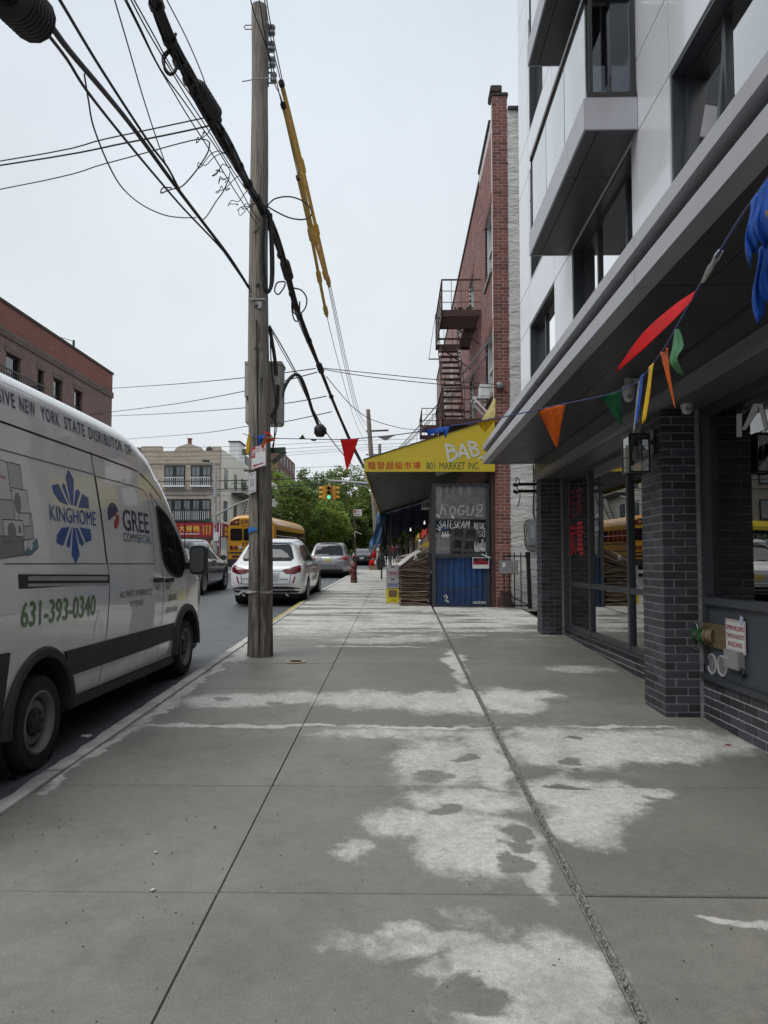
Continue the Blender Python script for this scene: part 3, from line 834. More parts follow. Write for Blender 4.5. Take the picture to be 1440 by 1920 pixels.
for a, b in zip(ycut[:-1], ycut[1:]):
 for c, d in zip(zcut[:-1], zcut[1:]):
  if is_win(a, b, c, d): continue
  mb.box(MX - .0005, a, c, MX + .3, b, d)
mb.build('mortar_bed', RMORT, mk)
mb = MB(); mb.box(MX + .3, 16.8, .5, 12, 41, 12.3); mb.build('wall', mat('inner_wall', (0.05, 0.045, 0.04), 0.9, var=.1), mk)
rr = random.Random(21); st = MB(); YB = 27.0
for k, (a, b) in enumerate(courses(.6, 12.05)):
 a += .005; b -= .005; y = MY + (.1 if k % 2 else .0)
 while y < YB:
  q = y + .205; hit = False
  for w_ in mwin:
   if b > w_[2] and a < w_[3] and q > w_[0] and y < w_[1]:
    hit = True
    if y < w_[0] - .04: st.box(MX - .0012 - rr.uniform(0, .0012), y, a, MX + .06, w_[0], b)
    if q > w_[1] + .04: st.box(MX - .0012 - rr.uniform(0, .0012), w_[1], a, MX + .06, q, b)
  if not hit: st.box(MX - .0012 - rr.uniform(0, .0012), y, a, MX + .06, q, b)
  y += .215
st.build('front_brickwork', bricks_mat('pale_red_brick', (0.25, 0.11, 0.09), 0.36, 0.85), mk, kind='stuff')
mb = MB()
for a, b in zip(ycut[:-1], ycut[1:]):
 if b <= YB: continue
 for c, d in zip(zcut[:-1], [5.66, 7.22, 8.66, 10.28, 12.05]):
  if not is_win(a, b, c, d): mb.box(MX - .004, max(a, YB), c, MX + .0015, b, d)
mb.build('front_wall', RBFAR, mk)
off = parent_off(mk)
zt = 12.72
for k, (a, b) in enumerate(courses(.6, zt, .0795)):
 a += .005; b -= .005
 if k % 2: 
  brick(MX - .008, MY - .012, a, MX + .10, MY + .10, b, RBRICK, mk, off); brick(MX + .11, MY - .012, a, MX + .345 + rr.uniform(-.01, .01), MY + .10, b, RBRICK, mk, off)
 else:
  brick(MX - .008, MY - .012, a, MX + .205, MY + .10, b, RBRICK, mk, off); brick(MX + .215, MY - .012, a, MX + .335 + rr.uniform(-.01, .01), MY + .10, b, RBRICK, mk, off)
mb = MB(); mb.box(MX - .003, MY - .007, .55, MX + .34, MY + .3, zt); mb.build('pier_core', RMORT, mk)
CAP = mat('weathered_cap', (0.06, 0.05, 0.045), 0.95, var=0.4, scale=9, bump=0.5)
mb = MB(); mb.box(MX - .03, MY - .03, zt, MX + .37, MY + .35, zt + .10); mb.box(MX - .05, MY - .04, zt + .10, MX + .22, MY + .5, zt + .27); mb.build('pier_cap', CAP, mk, bevel=.02)
mb = MB(); mb.box(MX - .04, MY + .5, 12.35, MX + .34, 19.5, 12.46); mb.box(MX - .035, 19.5, 12.06, MX + .34, 41, 12.16); mb.box(MX + .005, MY + .3, 12.0, MX + .3, 19.5, 12.35); mb.build('coping', CAP, mk)
for (y0, y1, z0, z1) in mwin:
 mb = MB(); mb.box(MX - .05, y0 - .06, z0 - .10, MX + .2, y1 + .06, z0 - .003); mb.build('window_sill', STONE, mk)
 lt = MB(); y = y0 - .1
 while y < y1 + .05: lt.box(MX - .014, y, z1 + .003, MX + .05, y + .066, z1 + .205); y += .076
 lt.build('soldier_lintel', RBRICK, mk)
 fr = MB(); xo = MX + .07; t_ = .07
 fr.box(xo, y0, z0, xo + .1, y0 + t_, z1); fr.box(xo, y1 - t_, z0, xo + .1, y1, z1); fr.box(xo, y0 + t_, z1 - t_, xo + .1, y1 - t_, z1); fr.box(xo, y0 + t_, z0, xo + .1, y1 - t_, z0 + t_)
 zm = (z0 + z1) / 2; fr.box(xo + .01, y0 + t_, zm - .03, xo + .09, y1 - t_, zm + .03)
 W = fr.build('window', WFR, mk)
 for (c, d) in ((z0 + t_, zm - .03), (zm + .03, z1 - t_)):
  mb = MB(); mb.box(xo + .05, y0 + t_, c, xo + .056, y1 - t_, d); mb.build('pane', GLO, W)
 mb = MB(); mb.box(xo + .12, y0, z0, xo + .13, y1, z1); mb.build('dark_interior', DARKR, W)
 if rr.random() < .7: mb = MB(); mb.box(xo + .10, y0 + t_, zm + rr.uniform(-.5, .3), xo + .105, y1 - t_, z1 - .04); mb.build('blind', BLIND, W)
mb = MB(); mb.box(MX + .345, MY - .004, .5, 6.5, MY + .3, 12.38); mb.build('stucco_wall', STUC, mk)
mb = MB(); mb.box(MX + .36, MY - .05, 12.38, 6.5, MY + .35, 12.46); mb.build('coping', CAP, mk)
mb = MB()
for i in range(7):
 z = .55 + i * .06; mb.obox((MX + .2 + rr.uniform(-.02, .02), MY - .03, z), (.42 - i * .03, .10, .06), (0, rr.uniform(-.03, .03), 0))
mb.build('crumbled_footing', bricks_mat('dirty_brick', (0.10, 0.055, 0.045), .4, .95), mk, bevel=.008)
mb = MB(); mb.box(MX + .02, MY - .02, 5.62, MX + .34, MY - .013, 5.80)
for i in range(4): mb.box(MX + .03 + i * .078, MY - .03, 5.60, MX + .095 + i * .078, MY - .014, 5.80)
mb.build('soldier_band', RBRICK, mk)
t = thing('conditioner_bracket', 'white steel support bracket under the lower window beside the brick pier', 'bracket', (2.25, 17.6, 5.5))
mb = MB()
for y in (17.35, 17.85):
 mb.bar((2.25, y, 5.62), (1.84, y, 5.62), .04); mb.bar((1.86, y, 5.60), (2.25, y, 5.18), .045)
mb.bar((1.86, 17.35, 5.62), (1.86, 17.85, 5.62), .04); mb.build('brace', WFR, t)
mb = MB(); mb.box(2.02, 17.4, 5.66, 2.27, 17.8, 5.98); mb.build('casing', WFR, t, bevel=.02)
FE = mat('rusty_red_iron', (0.07, 0.032, 0.029), 0.7, var=0.4, scale=9, bump=0.3, dirt=0.4)
def fire_escape(y0, y1, za, zb, label):
 f = thing('fire_escape', label, 'fire escape', (MX, y0, zb))
 x0 = 1.2; x1 = MX - .01
 for z in (za, zb):
  mb = MB(); mb.box(x0, y0, z - .06, x0 + .03, y1, z + .12); mb.box(x0, y0, z - .06, x1, y0 + .03, z + .12); mb.box(x0, y1 - .03, z - .06, x1, y1, z + .12)
  for y in (y0 + 1.0, y0 + 2.0): mb.box(x0 + .03, y, z - .07, x1, y + .05, z - .02)
  P_ = mb.build('platform', FE, f)
  n = int((y1 - y0) / .085)
  for i in range(n):
   y = y0 + .05 + i * .085
   if z == za and y > y0 + 1.35: xx = x0 + .72
   else: xx = x0 + .03
   mb = MB(); mb.box(xx, y, z + .03, x1, y + .042, z + .055); mb.build('slat', FE, P_)
  rl = MB(); zt = z + .95
  rl.bar((x0 + .015, y0, zt), (x0 + .015, y1, zt), .035); rl.bar((x0, y0 + .015, zt), (x1, y0 + .015, zt), .035); rl.bar((x0, y1 - .015, zt), (x1, y1 - .015, zt), .035)
  for q in (.33, .64): rl.bar((x0 + .015, y0, z + q), (x0 + .015, y1, z + q), .016); rl.bar((x0, y0 + .015, z + q), (x1, y0 + .015, z + q), .016)
  rl.build('rail', FE, f)
  n = 9
  for i in range(n + 1):
   y = y0 + .015 + (y1 - y0 - .03) * i / n
   mb = MB(); mb.bar((x0 + .015, y, z), (x0 + .015, y, zt), .03 if i in (0, n) else .016); mb.build('baluster', FE, f)
  for i in range(1, 4):
   for y in (y0 + .015, y1 - .015):
    x = x0 + (x1 - x0) * i / 4; mb = MB(); mb.bar((x, y, z), (x, y, zt), .014); mb.build('baluster', FE, f)
  mb = MB()
  for y in (y0 + .3, y1 - .3): mb.bar((x0 + .1, y, z - .05), (x1, y, z - .75), .03)
  mb.build('brace', FE, f)
 s0 = (y0 + .35, zb + .05); s1 = (y1 - .15, za)
 for x in (x0 + .08, x0 + .66):
  mb = MB(); mb.bar((x, s0[0], s0[1]), (x, s1[0], s1[1]), .02, .16); mb.bar((x, s0[0], s0[1] + .8), (x, s1[0], s1[1] + .8), .022)
  for q in (.05, .5, .95):
   yy = s0[0] + (s1[0] - s0[0]) * q; zz = s0[1] + (s1[1] - s0[1]) * q; mb.bar((x, yy, zz), (x, yy, zz + .8), .018)
  mb.build('stringer', FE, f)
 for i in range(1, 13):
  q = i / 13; y = s0[0] + (s1[0] - s0[0]) * q; z = s0[1] + (s1[1] - s0[1]) * q
  mb = MB(); mb.box(x0 + .09, y - .09, z, x0 + .65, y + .09, z + .03); mb.build('tread', FE, f)
 mb = MB(); mb.bar((x0 - .25, y1 - .9, za - .6), (x0 - .02, y1 - .6, za + .9), .015); mb.bar((x0 - .25, y1 - .9, za - .6), (x0 + .1, y1 - .9, za - .6), .03); mb.build('davit', FE, f)
fire_escape(19.2, 22.3, 8.33, 5.36, 'rusty red iron fire escape with full stair above the yellow awning')
fire_escape(35.2, 38.3, 8.28, 5.36, 'smaller looking rusty fire escape farther along the brick front')
t = thing('potted_plant', 'small green plant in a pot on the fire escape platform', 'plant', (1.9, 20.5, 8.4))
mb = MB(); mb.lathe([(0, 8.40), (.10, 8.40), (.13, 8.62), (.11, 8.62), (.10, 8.6), (0, 8.6)], (1.9, 20.5, 0), 'z', 12); mb.build('pot', mat('clay', (0.25, 0.12, 0.08), .9), t)
mb = MB()
for i in range(90):
 a = rr.uniform(0, 6.28); r = rr.uniform(.02, .28); z = 8.62 + rr.uniform(0, .35); mb.obox((1.9 + r * cos(a), 20.5 + r * sin(a), z), (.09, .05, .004), (rr.uniform(-1, 1), rr.uniform(-1, 1), a))
mb.build('leaves', mat('pot_leaves', (0.06, 0.11, 0.03), .6, var=.4, scale=20), t)
#  awning over the market stands
YELL = mat('yellow_awning_sheet', (0.62, 0.47, 0.028), 0.5, var=0.06, scale=1.4, dirt=0.18)
CORR = mat('grey_corrugated_sheet', (0.16, 0.153, 0.145), 0.6, var=0.2, scale=3, dirt=0.4)
GRN = mat('dark_green_paint', (0.012, 0.085, 0.03), 0.6, var=0.1, scale=12)
SRED = mat('sign_red_paint', (0.50, 0.025, 0.012), 0.6, var=0.1, scale=12)
SILV = mat('silver_spray_paint', (0.62, 0.64, 0.63), 0.5, var=0.15, scale=20)
aw = thing('market_awning', 'yellow market awning with red Chinese characters and graffiti', 'awning', (0.8, 16.7, 3.72))
AX0, AX1, AY1 = -0.766, 2.262, 31.0
zb, zl, zr_ = 3.722, 4.0, 4.95
mb = MB(); mb.prism([(AX0, zb), (AX1, zb - .006), (AX1, zr_), (AX0, zl)], lambda u, v, t: (u, t, v), MY - .085, MY - .04); mb.build('sign_panel', YELL, aw)
mb = MB(); mb.prism([(MY - .03, 3.70), (AY1, 3.70), (AY1, 4.0), (MY - .03, 4.0)], lambda u, v, t: (t, u, v), AX0, AX0 + .03); mb.build('side_valance', YELL, aw)
def fs(px, py):
 return None
def on_sign(x0, z0, yy=MY - .088): return lambda u, v: (x0 + u, yy, z0 + v)
a = (-0.679,16.61,3.775); b = (0.571,16.61,3.934)
chars = '龍發超級市場'; n = len(chars)
for i, ch in enumerate(chars):
 wv = (b[0] - a[0]) / n
 mb = MB(); mb.text(ch, on_sign(a[0] + wv * i, a[2]), wv * .86, b[2] - a[2] + .02, bold=.008); mb.build('character', SRED, aw)
a = (0.675,16.61,3.772); b = (1.903,16.61,3.937)
parts = [('801', 799.5, 816), ('MARKET', 824, 872), ('INC.', 878, 899)]
for (tx, p0, p1) in parts:
 x0 = a[0] + (p0 - 799.5) / 99.5 * (b[0] - a[0]); x1 = a[0] + (p1 - 799.5) / 99.5 * (b[0] - a[0])
 mb = MB(); mb.text(tx, on_sign(x0, a[2]), x1 - x0, b[2] - a[2], bold=.0)
 mb.build('lettering', GRN, aw)
g0 = (1.101,16.6,3.944); sc = ((1.976,16.6,3.941)[0] - g0[0]) / 71
def tag(pts, m, par, wd=.05, y=MY - .09, o=g0, k=sc, nm='graffiti'):
 mb = MB()
 for p_ in pts: mb.stroke([(v.x, v.y) for v in spline([(q[0], q[1], 0) for q in p_], 4)], wd, lambda u, v: (o[0] + u * k, y, o[2] + v * k))
 return mb.build(nm, m, par)
SIL2 = [[(2, 33), (5, 18), (8, 1)], [(2, 33), (12, 31), (17, 26), (10, 21), (7, 19)], [(7, 19), (17, 21), (23, 14), (18, 6), (8, 1)], [(27, 8), (30, 22), (32, 34)], [(32, 34), (38, 24), (46, 5)], [(28, 15), (36, 16), (43, 14)],
  [(44, 38), (55, 36), (59, 30), (49, 25)], [(49, 25), (60, 24), (63, 15), (53, 10)], [(44, 38), (48, 24), (53, 10)], [(64, 6), (68, 8), (72, 7)]]
_lf = [0]
def lift(y):
 _lf[0] = (_lf[0] + 1) % 400; return y - _lf[0] // 2 * 3e-5
def tag2(m, par, wd, y):
 mb = MB()
 for p_ in SIL2:
  mb.stroke([(v.x, v.y) for v in spline([(q[0], q[1], 0) for q in p_], 4)], wd / sc, lambda u, v: (g0[0] + u * sc, lift(y), g0[2] + v * sc))
 mb.build('graffiti', m, par)
tag2(SILV, aw, .055, MY - .091)
mb = MB(); ny = int((AY1 - MY) / .075); prof = []
for i in range(ny + 1):
 y = MY - .035 + (AY1 - MY + .03) * i / ny; k = i % 4
 prof.append((y, (.0, .10, .10, .0)[k]))
vs = []
for (y, h) in prof: vs += [(AX0 + .035, y, zb + .06 + h), (AX1, y, zb + .98 + h)]
mb.add(vs, [(2 * i, 2 * i + 1, 2 * i + 3, 2 * i + 2) for i in range(ny)])
mb.build('roof_sheet', CORR, aw)
mb = MB(); mb.add([(AX0 - .03, MY - .1, zl + .015), (AX1, MY - .1, zr_ + .02), (AX1, AY1, zr_ + .02), (AX0 - .03, AY1, zl + .015), (AX0 - .03, MY - .1, zl + .0), (AX1, MY - .1, zr_ + .0), (AX1, AY1, zr_), (AX0 - .03, AY1, zl)],
 [(0, 1, 2, 3), (4, 7, 6, 5), (0, 4, 5, 1), (1, 5, 6, 2), (2, 6, 7, 3), (3, 7, 4, 0)]); mb.build('top_sheet', CAP, aw)
STEEL = mat('dark_steel', (0.035, 0.034, 0.034), 0.6, var=0.3, scale=8)
for y in (30.6,):
 mb = MB(); mb.bar((AX0 + .06, y, zb + .0), (AX1, y, zb + .9), .08, .1); mb.build('rafter', STEEL, aw)
for x in (1.6,):
 mb = MB(); mb.box(x, MY + 3, zb + .22 + (x - AX0) * .2, x + .06, AY1, zb + .28 + (x - AX0) * .2); mb.build('purlin', STEEL, aw)
for (x, y) in ((AX0 + .06, 30.7), (AX0 + .45, 30.7), (AX0 + .06, 24.5)):
 if y < 30: continue
 mb = MB(); mb.box(x, y, gz(y), x + .07, y + .07, zb); mb.build('post', STEEL, aw)
def tube_lamp(p, q, lab):
 t = thing('fluorescent_lamp', lab, 'lamp', p)
 mb = MB(); mb.bar(p, q, .09, .07); mb.build('housing', WFR, t)
 mb = MB(); mb.bar((p[0], p[1], p[2] - .055), (q[0], q[1], q[2] - .055), .035); mb.build('tube', mat('pale_tube', (0.75, 0.77, 0.76), .4, var=0), t)
tube_lamp((1.0, 18.2, 3.88), (2.0, 17.4, 4.06), 'slanted white fluorescent tube lamp under the awning edge above the shed')
t = thing('vent_hood', 'white louvred fan hood hanging under the awning beside the shed', 'fan hood', (0.95, 22.6, 3.4))
a = (0.773,22.6,3.325); b = (1.142,22.6,3.644)
mb = MB(); mb.prism([(a[0], a[2]), (b[0] + .2, a[2]), (b[0] + .2, b[2] + .05), (b[0] - .05, b[2] + .02), (a[0] + .03, a[2] + .22)], lambda u, v, t_: (u, t_, v), 22.6, 23.2); mb.build('casing', WFR, t)
for i in range(5):
 mb = MB(); mb.box(a[0] + .03 + i * .075, 22.57, a[2] + .02, a[0] + .06 + i * .075, 22.6, a[2] + .18); mb.build('louvre', STEEL, t)
bulbs = [((1.02, 27.0), 3.1), ((.52, 28.3), 2.9), ((.92, 29.8), 2.55)]
for i, ((x, y), z) in enumerate(bulbs):
 t = thing('hanging_bulb', ('bare bulb hanging highest under the awning', 'bare bulb hanging at the road side under the awning', 'wide shaded bulb hanging lowest before the navy tarp')[i], 'lamp', (x, y, z), group='bulbs hanging under the market awning')
 mb = MB(); mb.tube([(x, y, 3.95 + (x + .7) * .25), (x, y, z + .08)], .008, 5); mb.build('cord', STEEL, t)
 mb = MB(); mb.lathe([(0, z - .05), (.035, z - .03), (.04, z), (.02, z + .05), (.018, z + .09)], (x, y, 0), 'z', 10); mb.build('bulb', mat('lit_bulb', (1, .95, .85), .3, var=0, emit=.5), t)
 if i == 2: mb = MB(); mb.lathe([(.02, z + .10), (.16, z + .03), (.17, z + .02)], (x, y, 0), 'z', 12); mb.build('shade', WFR, t)
#  glazed stall shed
sh = thing('stall_shed', 'glazed market stall shed with graffiti, pallets inside and blue sheet base', 'shed', (1.55, 16.75, .58))
SX0, SX1 = .83, 2.26; SY = 16.78; gz0 = gz(SY) - .01
FRS = mat('shed_frame_paint', (0.040, 0.041, 0.043), 0.6, var=0.25, scale=7, dirt=0.2)
BLU = mat('blue_corrugated_sheet', (0.012, 0.065, 0.21), 0.55, var=0.3, scale=3.2, dirt=0.95)
GLSH = glass('dusty_glass', (0.8, 0.82, 0.82), 1.0, 0.02, opac=0.6, film=(0.27, 0.275, 0.28))
GLSL = glass('scratched_glass', (0.92, 0.93, 0.93), 1.0, 0.02, opac=0.12, film=(0.2, 0.205, 0.21))
fr = MB(); zz = (gz0, 1.80, 2.62, 3.40)
for x in (SX0 - .02, SX1 - .20): fr.box(x, SY, gz0, x + .085, SY + .09, zz[3] + .06)
fr.box(SX0 + .065, SY + .003, zz[3], SX1 - .2, SY + .087, zz[3] + .06); fr.box(SX0 + .065, SY + .003, zz[2] - .012, SX1 - .2, SY + .087, zz[2] + .012); fr.box(SX0 + .065, SY + .003, zz[1] - .05, SX1 - .2, SY + .087, zz[1] + .02)
fr.box(SX0 - .02, SY + 1.5, gz0, SX0 + .06, SY + 1.58, zz[3] + .06)
fr.build('frame', FRS, sh)
for (c, d, g) in ((zz[1] + .02, zz[2] - .012, GLSL), (zz[2] + .012, zz[3], GLSH)):
 mb = MB(); mb.box(SX0 + .065, SY + .04, c, SX1 - .2, SY + .048, d); mb.build('pane', g, sh)
mb = MB(); n = 40; vs = []
for i in range(n + 1):
 x = SX0 + .07 + (SX1 - SX0 - .10) * i / n; y = SY + .05 + (.022 if i % 4 in (1, 2) else 0); vs += [(x, y, gz0 + .02), (x, y, zz[1] - .05)]
mb.add(vs, [(2 * i, 2 * i + 1, 2 * i + 3, 2 * i + 2) for i in range(n)]); mb.build('blue_sheet', BLU, sh)
mb = MB(); mb.box(SX0 - .02, SY + .1, gz0, SX0, SY + 1.5, zz[3]); mb.build('side_wall', FRS, sh)
mb = MB(); mb.box(SX0, SY + 1.5, gz0, SX1, SY + 1.55, zz[3]); mb.box(SX1 - .10, SY + .1, gz0, SX1 - .02, SY + 1.5, zz[3] + .2); mb.build('back_wall', mat('dark_board', (0.09, 0.086, 0.08), .9, var=.4, scale=4), sh)  # back and inner side wall in one dark, uneven tone
mb = MB(); mb.box(SX1 - .08, SY - .02, gz0, SX1 - .0, SY + .1, 3.72); mb.build('rust_post', FE, sh)
rr = random.Random(8)
WSP = mat('white_spray_paint', (0.60, 0.62, 0.62), .6, var=.25, scale=25)
GSP = mat('grey_spray_paint', (0.30, 0.31, 0.315), .6, var=.3, scale=15)
def graff(strokes, wd, m, y=SY + .036):
 mb = MB()
 for p_ in strokes: mb.stroke([(v.x, v.y) for v in spline([(q[0], q[1], 0) for q in p_], 3)], wd, lambda u, v: (u, lift(y), v))
 mb.build('graffiti', m, sh)
GLY = dict(S=[[(.9, .9), (.3, 1), (.1, .75), (.8, .35), (.6, 0), (0, .1)]], A=[[(0, 0), (.45, 1), (.9, -.05)], [(.15, .4), (.8, .45)]], T=[[(0, .95), (1, 1.05)], [(.5, 1), (.45, 0)]], E=[[(.8, 1), (.1, .95), (.1, .05), (.9, 0)], [(.1, .5), (.7, .55)]], R=[[(.1, 0), (.15, 1), (.8, .85), (.7, .55), (.15, .5), (.95, -.1)]],
 M=[[(0, 0), (.1, 1), (.5, .3), (.9, 1.05), (1, -.1)]], H=[[(.1, 0), (.15, 1.2)], [(.15, .5), (.5, .65), (.8, 0)]], G=[[(.9, .95), (.2, .9), (.05, .2), (.6, 0), (.9, .4), (.5, .45)]], U=[[(.1, 1), (.1, .1), (.7, .05), (.85, 1)]], K=[[(.1, 1), (.15, 0)], [(.9, 1), (.2, .5), (1, -.05)]], O=[[(.5, 1), (.05, .6), (.4, 0), (.9, .4), (.5, 1)]], Q=[[(.7, .5), (.2, .6), (.3, 1.05), (.85, 1), (.7, .4), (.1, -.1), (1.05, -.1)]])
def word(w_, x, z, cw, h, sl=.15, seed=1):
 q = random.Random(seed); out = []
 for i, ch in enumerate(w_):
  for st_ in GLY[ch]: out.append([(x + (i + u * .82) * cw + v * h * sl + q.uniform(-.004, .004), z + v * h + q.uniform(-.006, .006)) for (u, v) in st_])
 return out
graff(word('HOGUQ', 1.0, 2.73, .205, .21, .1), .045, GSP)
graff(word('SATES', .97, 2.42, .085, .17, .1, 2) + word('RAM', 1.38, 2.42, .10, .18, .2, 3) + [[(.9, 2.42), (1.0, 2.36), (.94, 2.5)]] + word('HHH', 1.04, 2.20, .06, .12, .1, 4) + [[(1.02, 2.24), (1.24, 2.26)]], .016, WSP)
graff(word('RESK', 1.80, 2.40, .065, .13, -.1, 5) + [[(1.84, 2.5), (2.06, 2.34)]] + word('SU', 1.9, 2.22, .09, .13, -.2, 6) + [[(1.95, 2.12), (2.0, 2.16), (1.97, 2.08), (2.02, 2.11)]] + word('HAUKRA', 1.79, 1.90, .055, .17, .1, 7) + word('SEMOG', 1.80, 1.87, .06, .10, .2, 8), .012, WSP)
graff([[(1.27, 2.66), (1.30, 2.7), (1.32, 2.62)], [(.92, 2.68), (.94, 2.74), (.99, 2.66)]], .03, WSP)
graff([[(.93, 2.5), (1.05, 2.44), (1.0, 2.34)], [(1.05, 2.38), (1.2, 2.42)]], .02, mat('blue_spray_paint', (0.03, .10, .28), .6))
mb = MB(); mb.stroke([(1.08, .82), (1.13, .86), (1.16, .80), (1.11, .74), (1.2, .70)], .045, lambda u, v: (u, SY + .045, v)); mb.stroke([(1.75, .685), (2.15, .69)], .055, lambda u, v: (u, SY + .045, v)); mb.build('paint_smear', WSP, sh)
mb = MB()
for z in (gz0 + .05, 1.0, 1.72): mb.box(SX0 + .07, SY - .012, z, SX1 - .09, SY + .002, z + .022)
mb.build('railing', FRS, sh)
for i in range(16):
 x = SX0 + .12 + i * .081; mb = MB(); mb.box(x, SY - .008, gz0 + .03, x + .013, SY + .004, 1.72 if i % 2 == 0 else 1.02); mb.build('bar', FRS, sh)
WOODP = mat('grey_pallet_wood', (0.50, 0.46, 0.41), 0.9, var=0.25, scale=12, dirt=0.3)
t = thing('wooden_pallet', 'weathered wooden pallet leaning behind the scratched shed glass', 'pallet', (1.35, 16.95, 1.8))
Mx = Matrix.Rotation(radians(-5), 4, 'Y')
def pal(p, size, nm):
 mb = MB(); mb.obox((p[0], p[1], p[2]), size, (radians(8), radians(6), 0)); mb.build(nm, WOODP, t)
for x in (.98, 1.28, 1.56, 1.84): pal((x, 16.93, 2.16 + (1.84 - x) * .1 - .06), (.075, .03, .72), 'slat')
for z in (1.92, 2.19, 2.46): pal((1.41, 16.975, z), (1.0, .05, .075), 'stringer')
t = thing('scrap_wood', 'tangle of broken boards and cartons behind the pallet in the shed', 'scrap', (1.5, 17.2, 1.7))
for i in range(14):
 mb = MB(); mb.obox((rr.uniform(.98, 2.0), rr.uniform(17.08, 17.5), rr.uniform(1.5, 2.35)), (.07, .03, rr.uniform(.5, 1.0)), (rr.uniform(-.3, .3), rr.uniform(-1.4, 1.4), rr.uniform(-.4, .4))); mb.build('board', WOODP, t)
KRAFT = mat('cardboard', (0.245, 0.165, 0.105), 0.9, var=0.18, scale=5, dirt=0.25)
for (x, z) in ((1.12, 1.95), (1.5, 2.3)):
 mb = MB(); mb.obox((x, 17.15, z), (.34, .2, .22), (0, rr.uniform(-.2, .2), 0)); mb.build('carton', KRAFT, t)
mb = MB(); mb.box(2.0, 18.4, .5, 2.27, 40, 3.5); mb.build('shop_front', mat('dim_shopfront', (0.05, 0.05, 0.055), .8, var=.3, scale=1), mk)
t = thing('produce_stand', 'dark wooden produce stand under the market awning behind the shed', 'stand', (1.5, 24, .8))
for i, y in enumerate(grid_y(19, 34, 3)[:-1]):
 mb = MB(); mb.prism([(1.0, gz(y)), (1.99, gz(y)), (1.99, gz(y) + 1.0), (1.0, gz(y) + .65)], lambda u, v, q: (u, q, v), y, y + 2.9); mb.build('bench', STEEL, t)
CRC = [mat('crate_green', (.05, .12, .04), .7), mat('crate_white', (.5, .5, .48), .7), KRAFT, mat('crate_red', (.25, .04, .03), .7)]
for i in range(12):
 y = 19.6 + i * 1.15; x = 1.3 + rr.uniform(-.2, .3); z = gz(y) + .85
 ct = thing('produce_crate', '%s produce crate, number %s from the shed along the dark stand' % (('green', 'white', 'cardboard', 'red')[i % 4], ('one', 'two', 'three', 'four', 'five', 'six', 'seven', 'eight', 'nine', 'ten', 'eleven', 'twelve')[i]), 'crate', (x, y, z), group='crates on the produce stand')
 mb = MB(); mb.box(x - .25, y - .2, z, x + .25, y + .2, z + .03)
 for (a, b, c, d) in ((-.25, -.2, -.23, .2), (.23, -.2, .25, .2), (-.23, -.2, .23, -.18), (-.23, .18, .23, .2)): mb.box(x + a, y + b, z + .03, x + c, y + d, z + .25)
 mb.build('box', CRC[i % 4], ct)
 mb = MB()
 for k in range(14): mb.lathe([(0, -.05), (.05, 0), (0, .05)], (x + rr.uniform(-.18, .18), y + rr.uniform(-.13, .13), z + .2 + rr.uniform(0, .08)), 'z', 7)
 mb.build('produce', [mat('greens', (.05, .13, .03), .6), mat('oranges', (.5, .2, .03), .6), mat('apples', (.3, .03, .02), .5)][i % 3], ct, smooth=60, kind='stuff')
NAVY = mat('navy_tarp', (0.012, 0.018, 0.045), .6, var=.2, scale=2)
def cloth(name, pts_top, drop, m, lab, cat, nrow=8, wave=.06, seed=1, lean=(0, 0)):
 q = random.Random(seed); n = len(pts_top); mb = MB(); vs = []
 for r_ in range(nrow + 1):
  for i, p in enumerate(pts_top):
   dz = drop * r_ / nrow * (1 + .12 * sin(i * 1.7 + seed))
   vs.append((p[0] + lean[0] * r_ / nrow + wave * sin(i * 1.3 + r_ * .6 + seed) * .5, p[1] + lean[1] * r_ / nrow + wave * sin(i * 2.1 + r_ * .3 + seed) * (r_ / nrow + .2), p[2] - dz))
 mb.add(vs, [(r_ * n + i, r_ * n + i + 1, (r_ + 1) * n + i + 1, (r_ + 1) * n + i) for r_ in range(nrow) for i in range(n - 1)])
 o = mb.build(name, m, None, smooth=70, label=lab, category=cat)
 sd_ = o.modifiers.new('thickness', 'SOLIDIFY'); sd_.thickness = .006
 return o
cloth('navy_tarp', [(-.46 + i * .16, 31.1, 3.80 + i * .05) for i in range(18)], 1.16, NAVY, 'dark navy tarp hanging across the far end of the market awning', 'tarp', seed=3)
BTARP = mat('pale_blue_tarp', (0.085, 0.19, 0.36), .6, var=.2, scale=4)
cloth('blue_tarp', [(-.80 + i * .05, 30.6 + i * .05, 3.72) for i in range(9)], 1.45, BTARP, 'faded blue tarp tied at the road side corner of the awning, blowing outward', 'tarp', wave=.10, seed=5, lean=(-.36, -.3))
cloth('black_tarp', [(-.72 + i * .05, 30.95, 3.74) for i in range(8)], 1.5, BLK, 'black plastic sheet hanging behind the blue tarp at the awning corner', 'tarp', wave=.05, seed=7)
t = thing('far_awning', 'low yellow awning of the next shop beyond the navy tarp', 'awning', (1.7, 34, 2.5))
mb = MB(); mb.prism([(1.05, 2.42), (2.27, 2.42), (2.27, 3.0)], lambda u, v, q: (u, q, v), 33.5, 37.5); mb.build('canopy', YELL, t)
mb = MB(); mb.box(1.3, 37.5, .9, 1.42, 37.6, 2.5); mb.box(2.1, 37.5, .9, 2.2, 37.6, 2.5); mb.build('post', WFR, t)
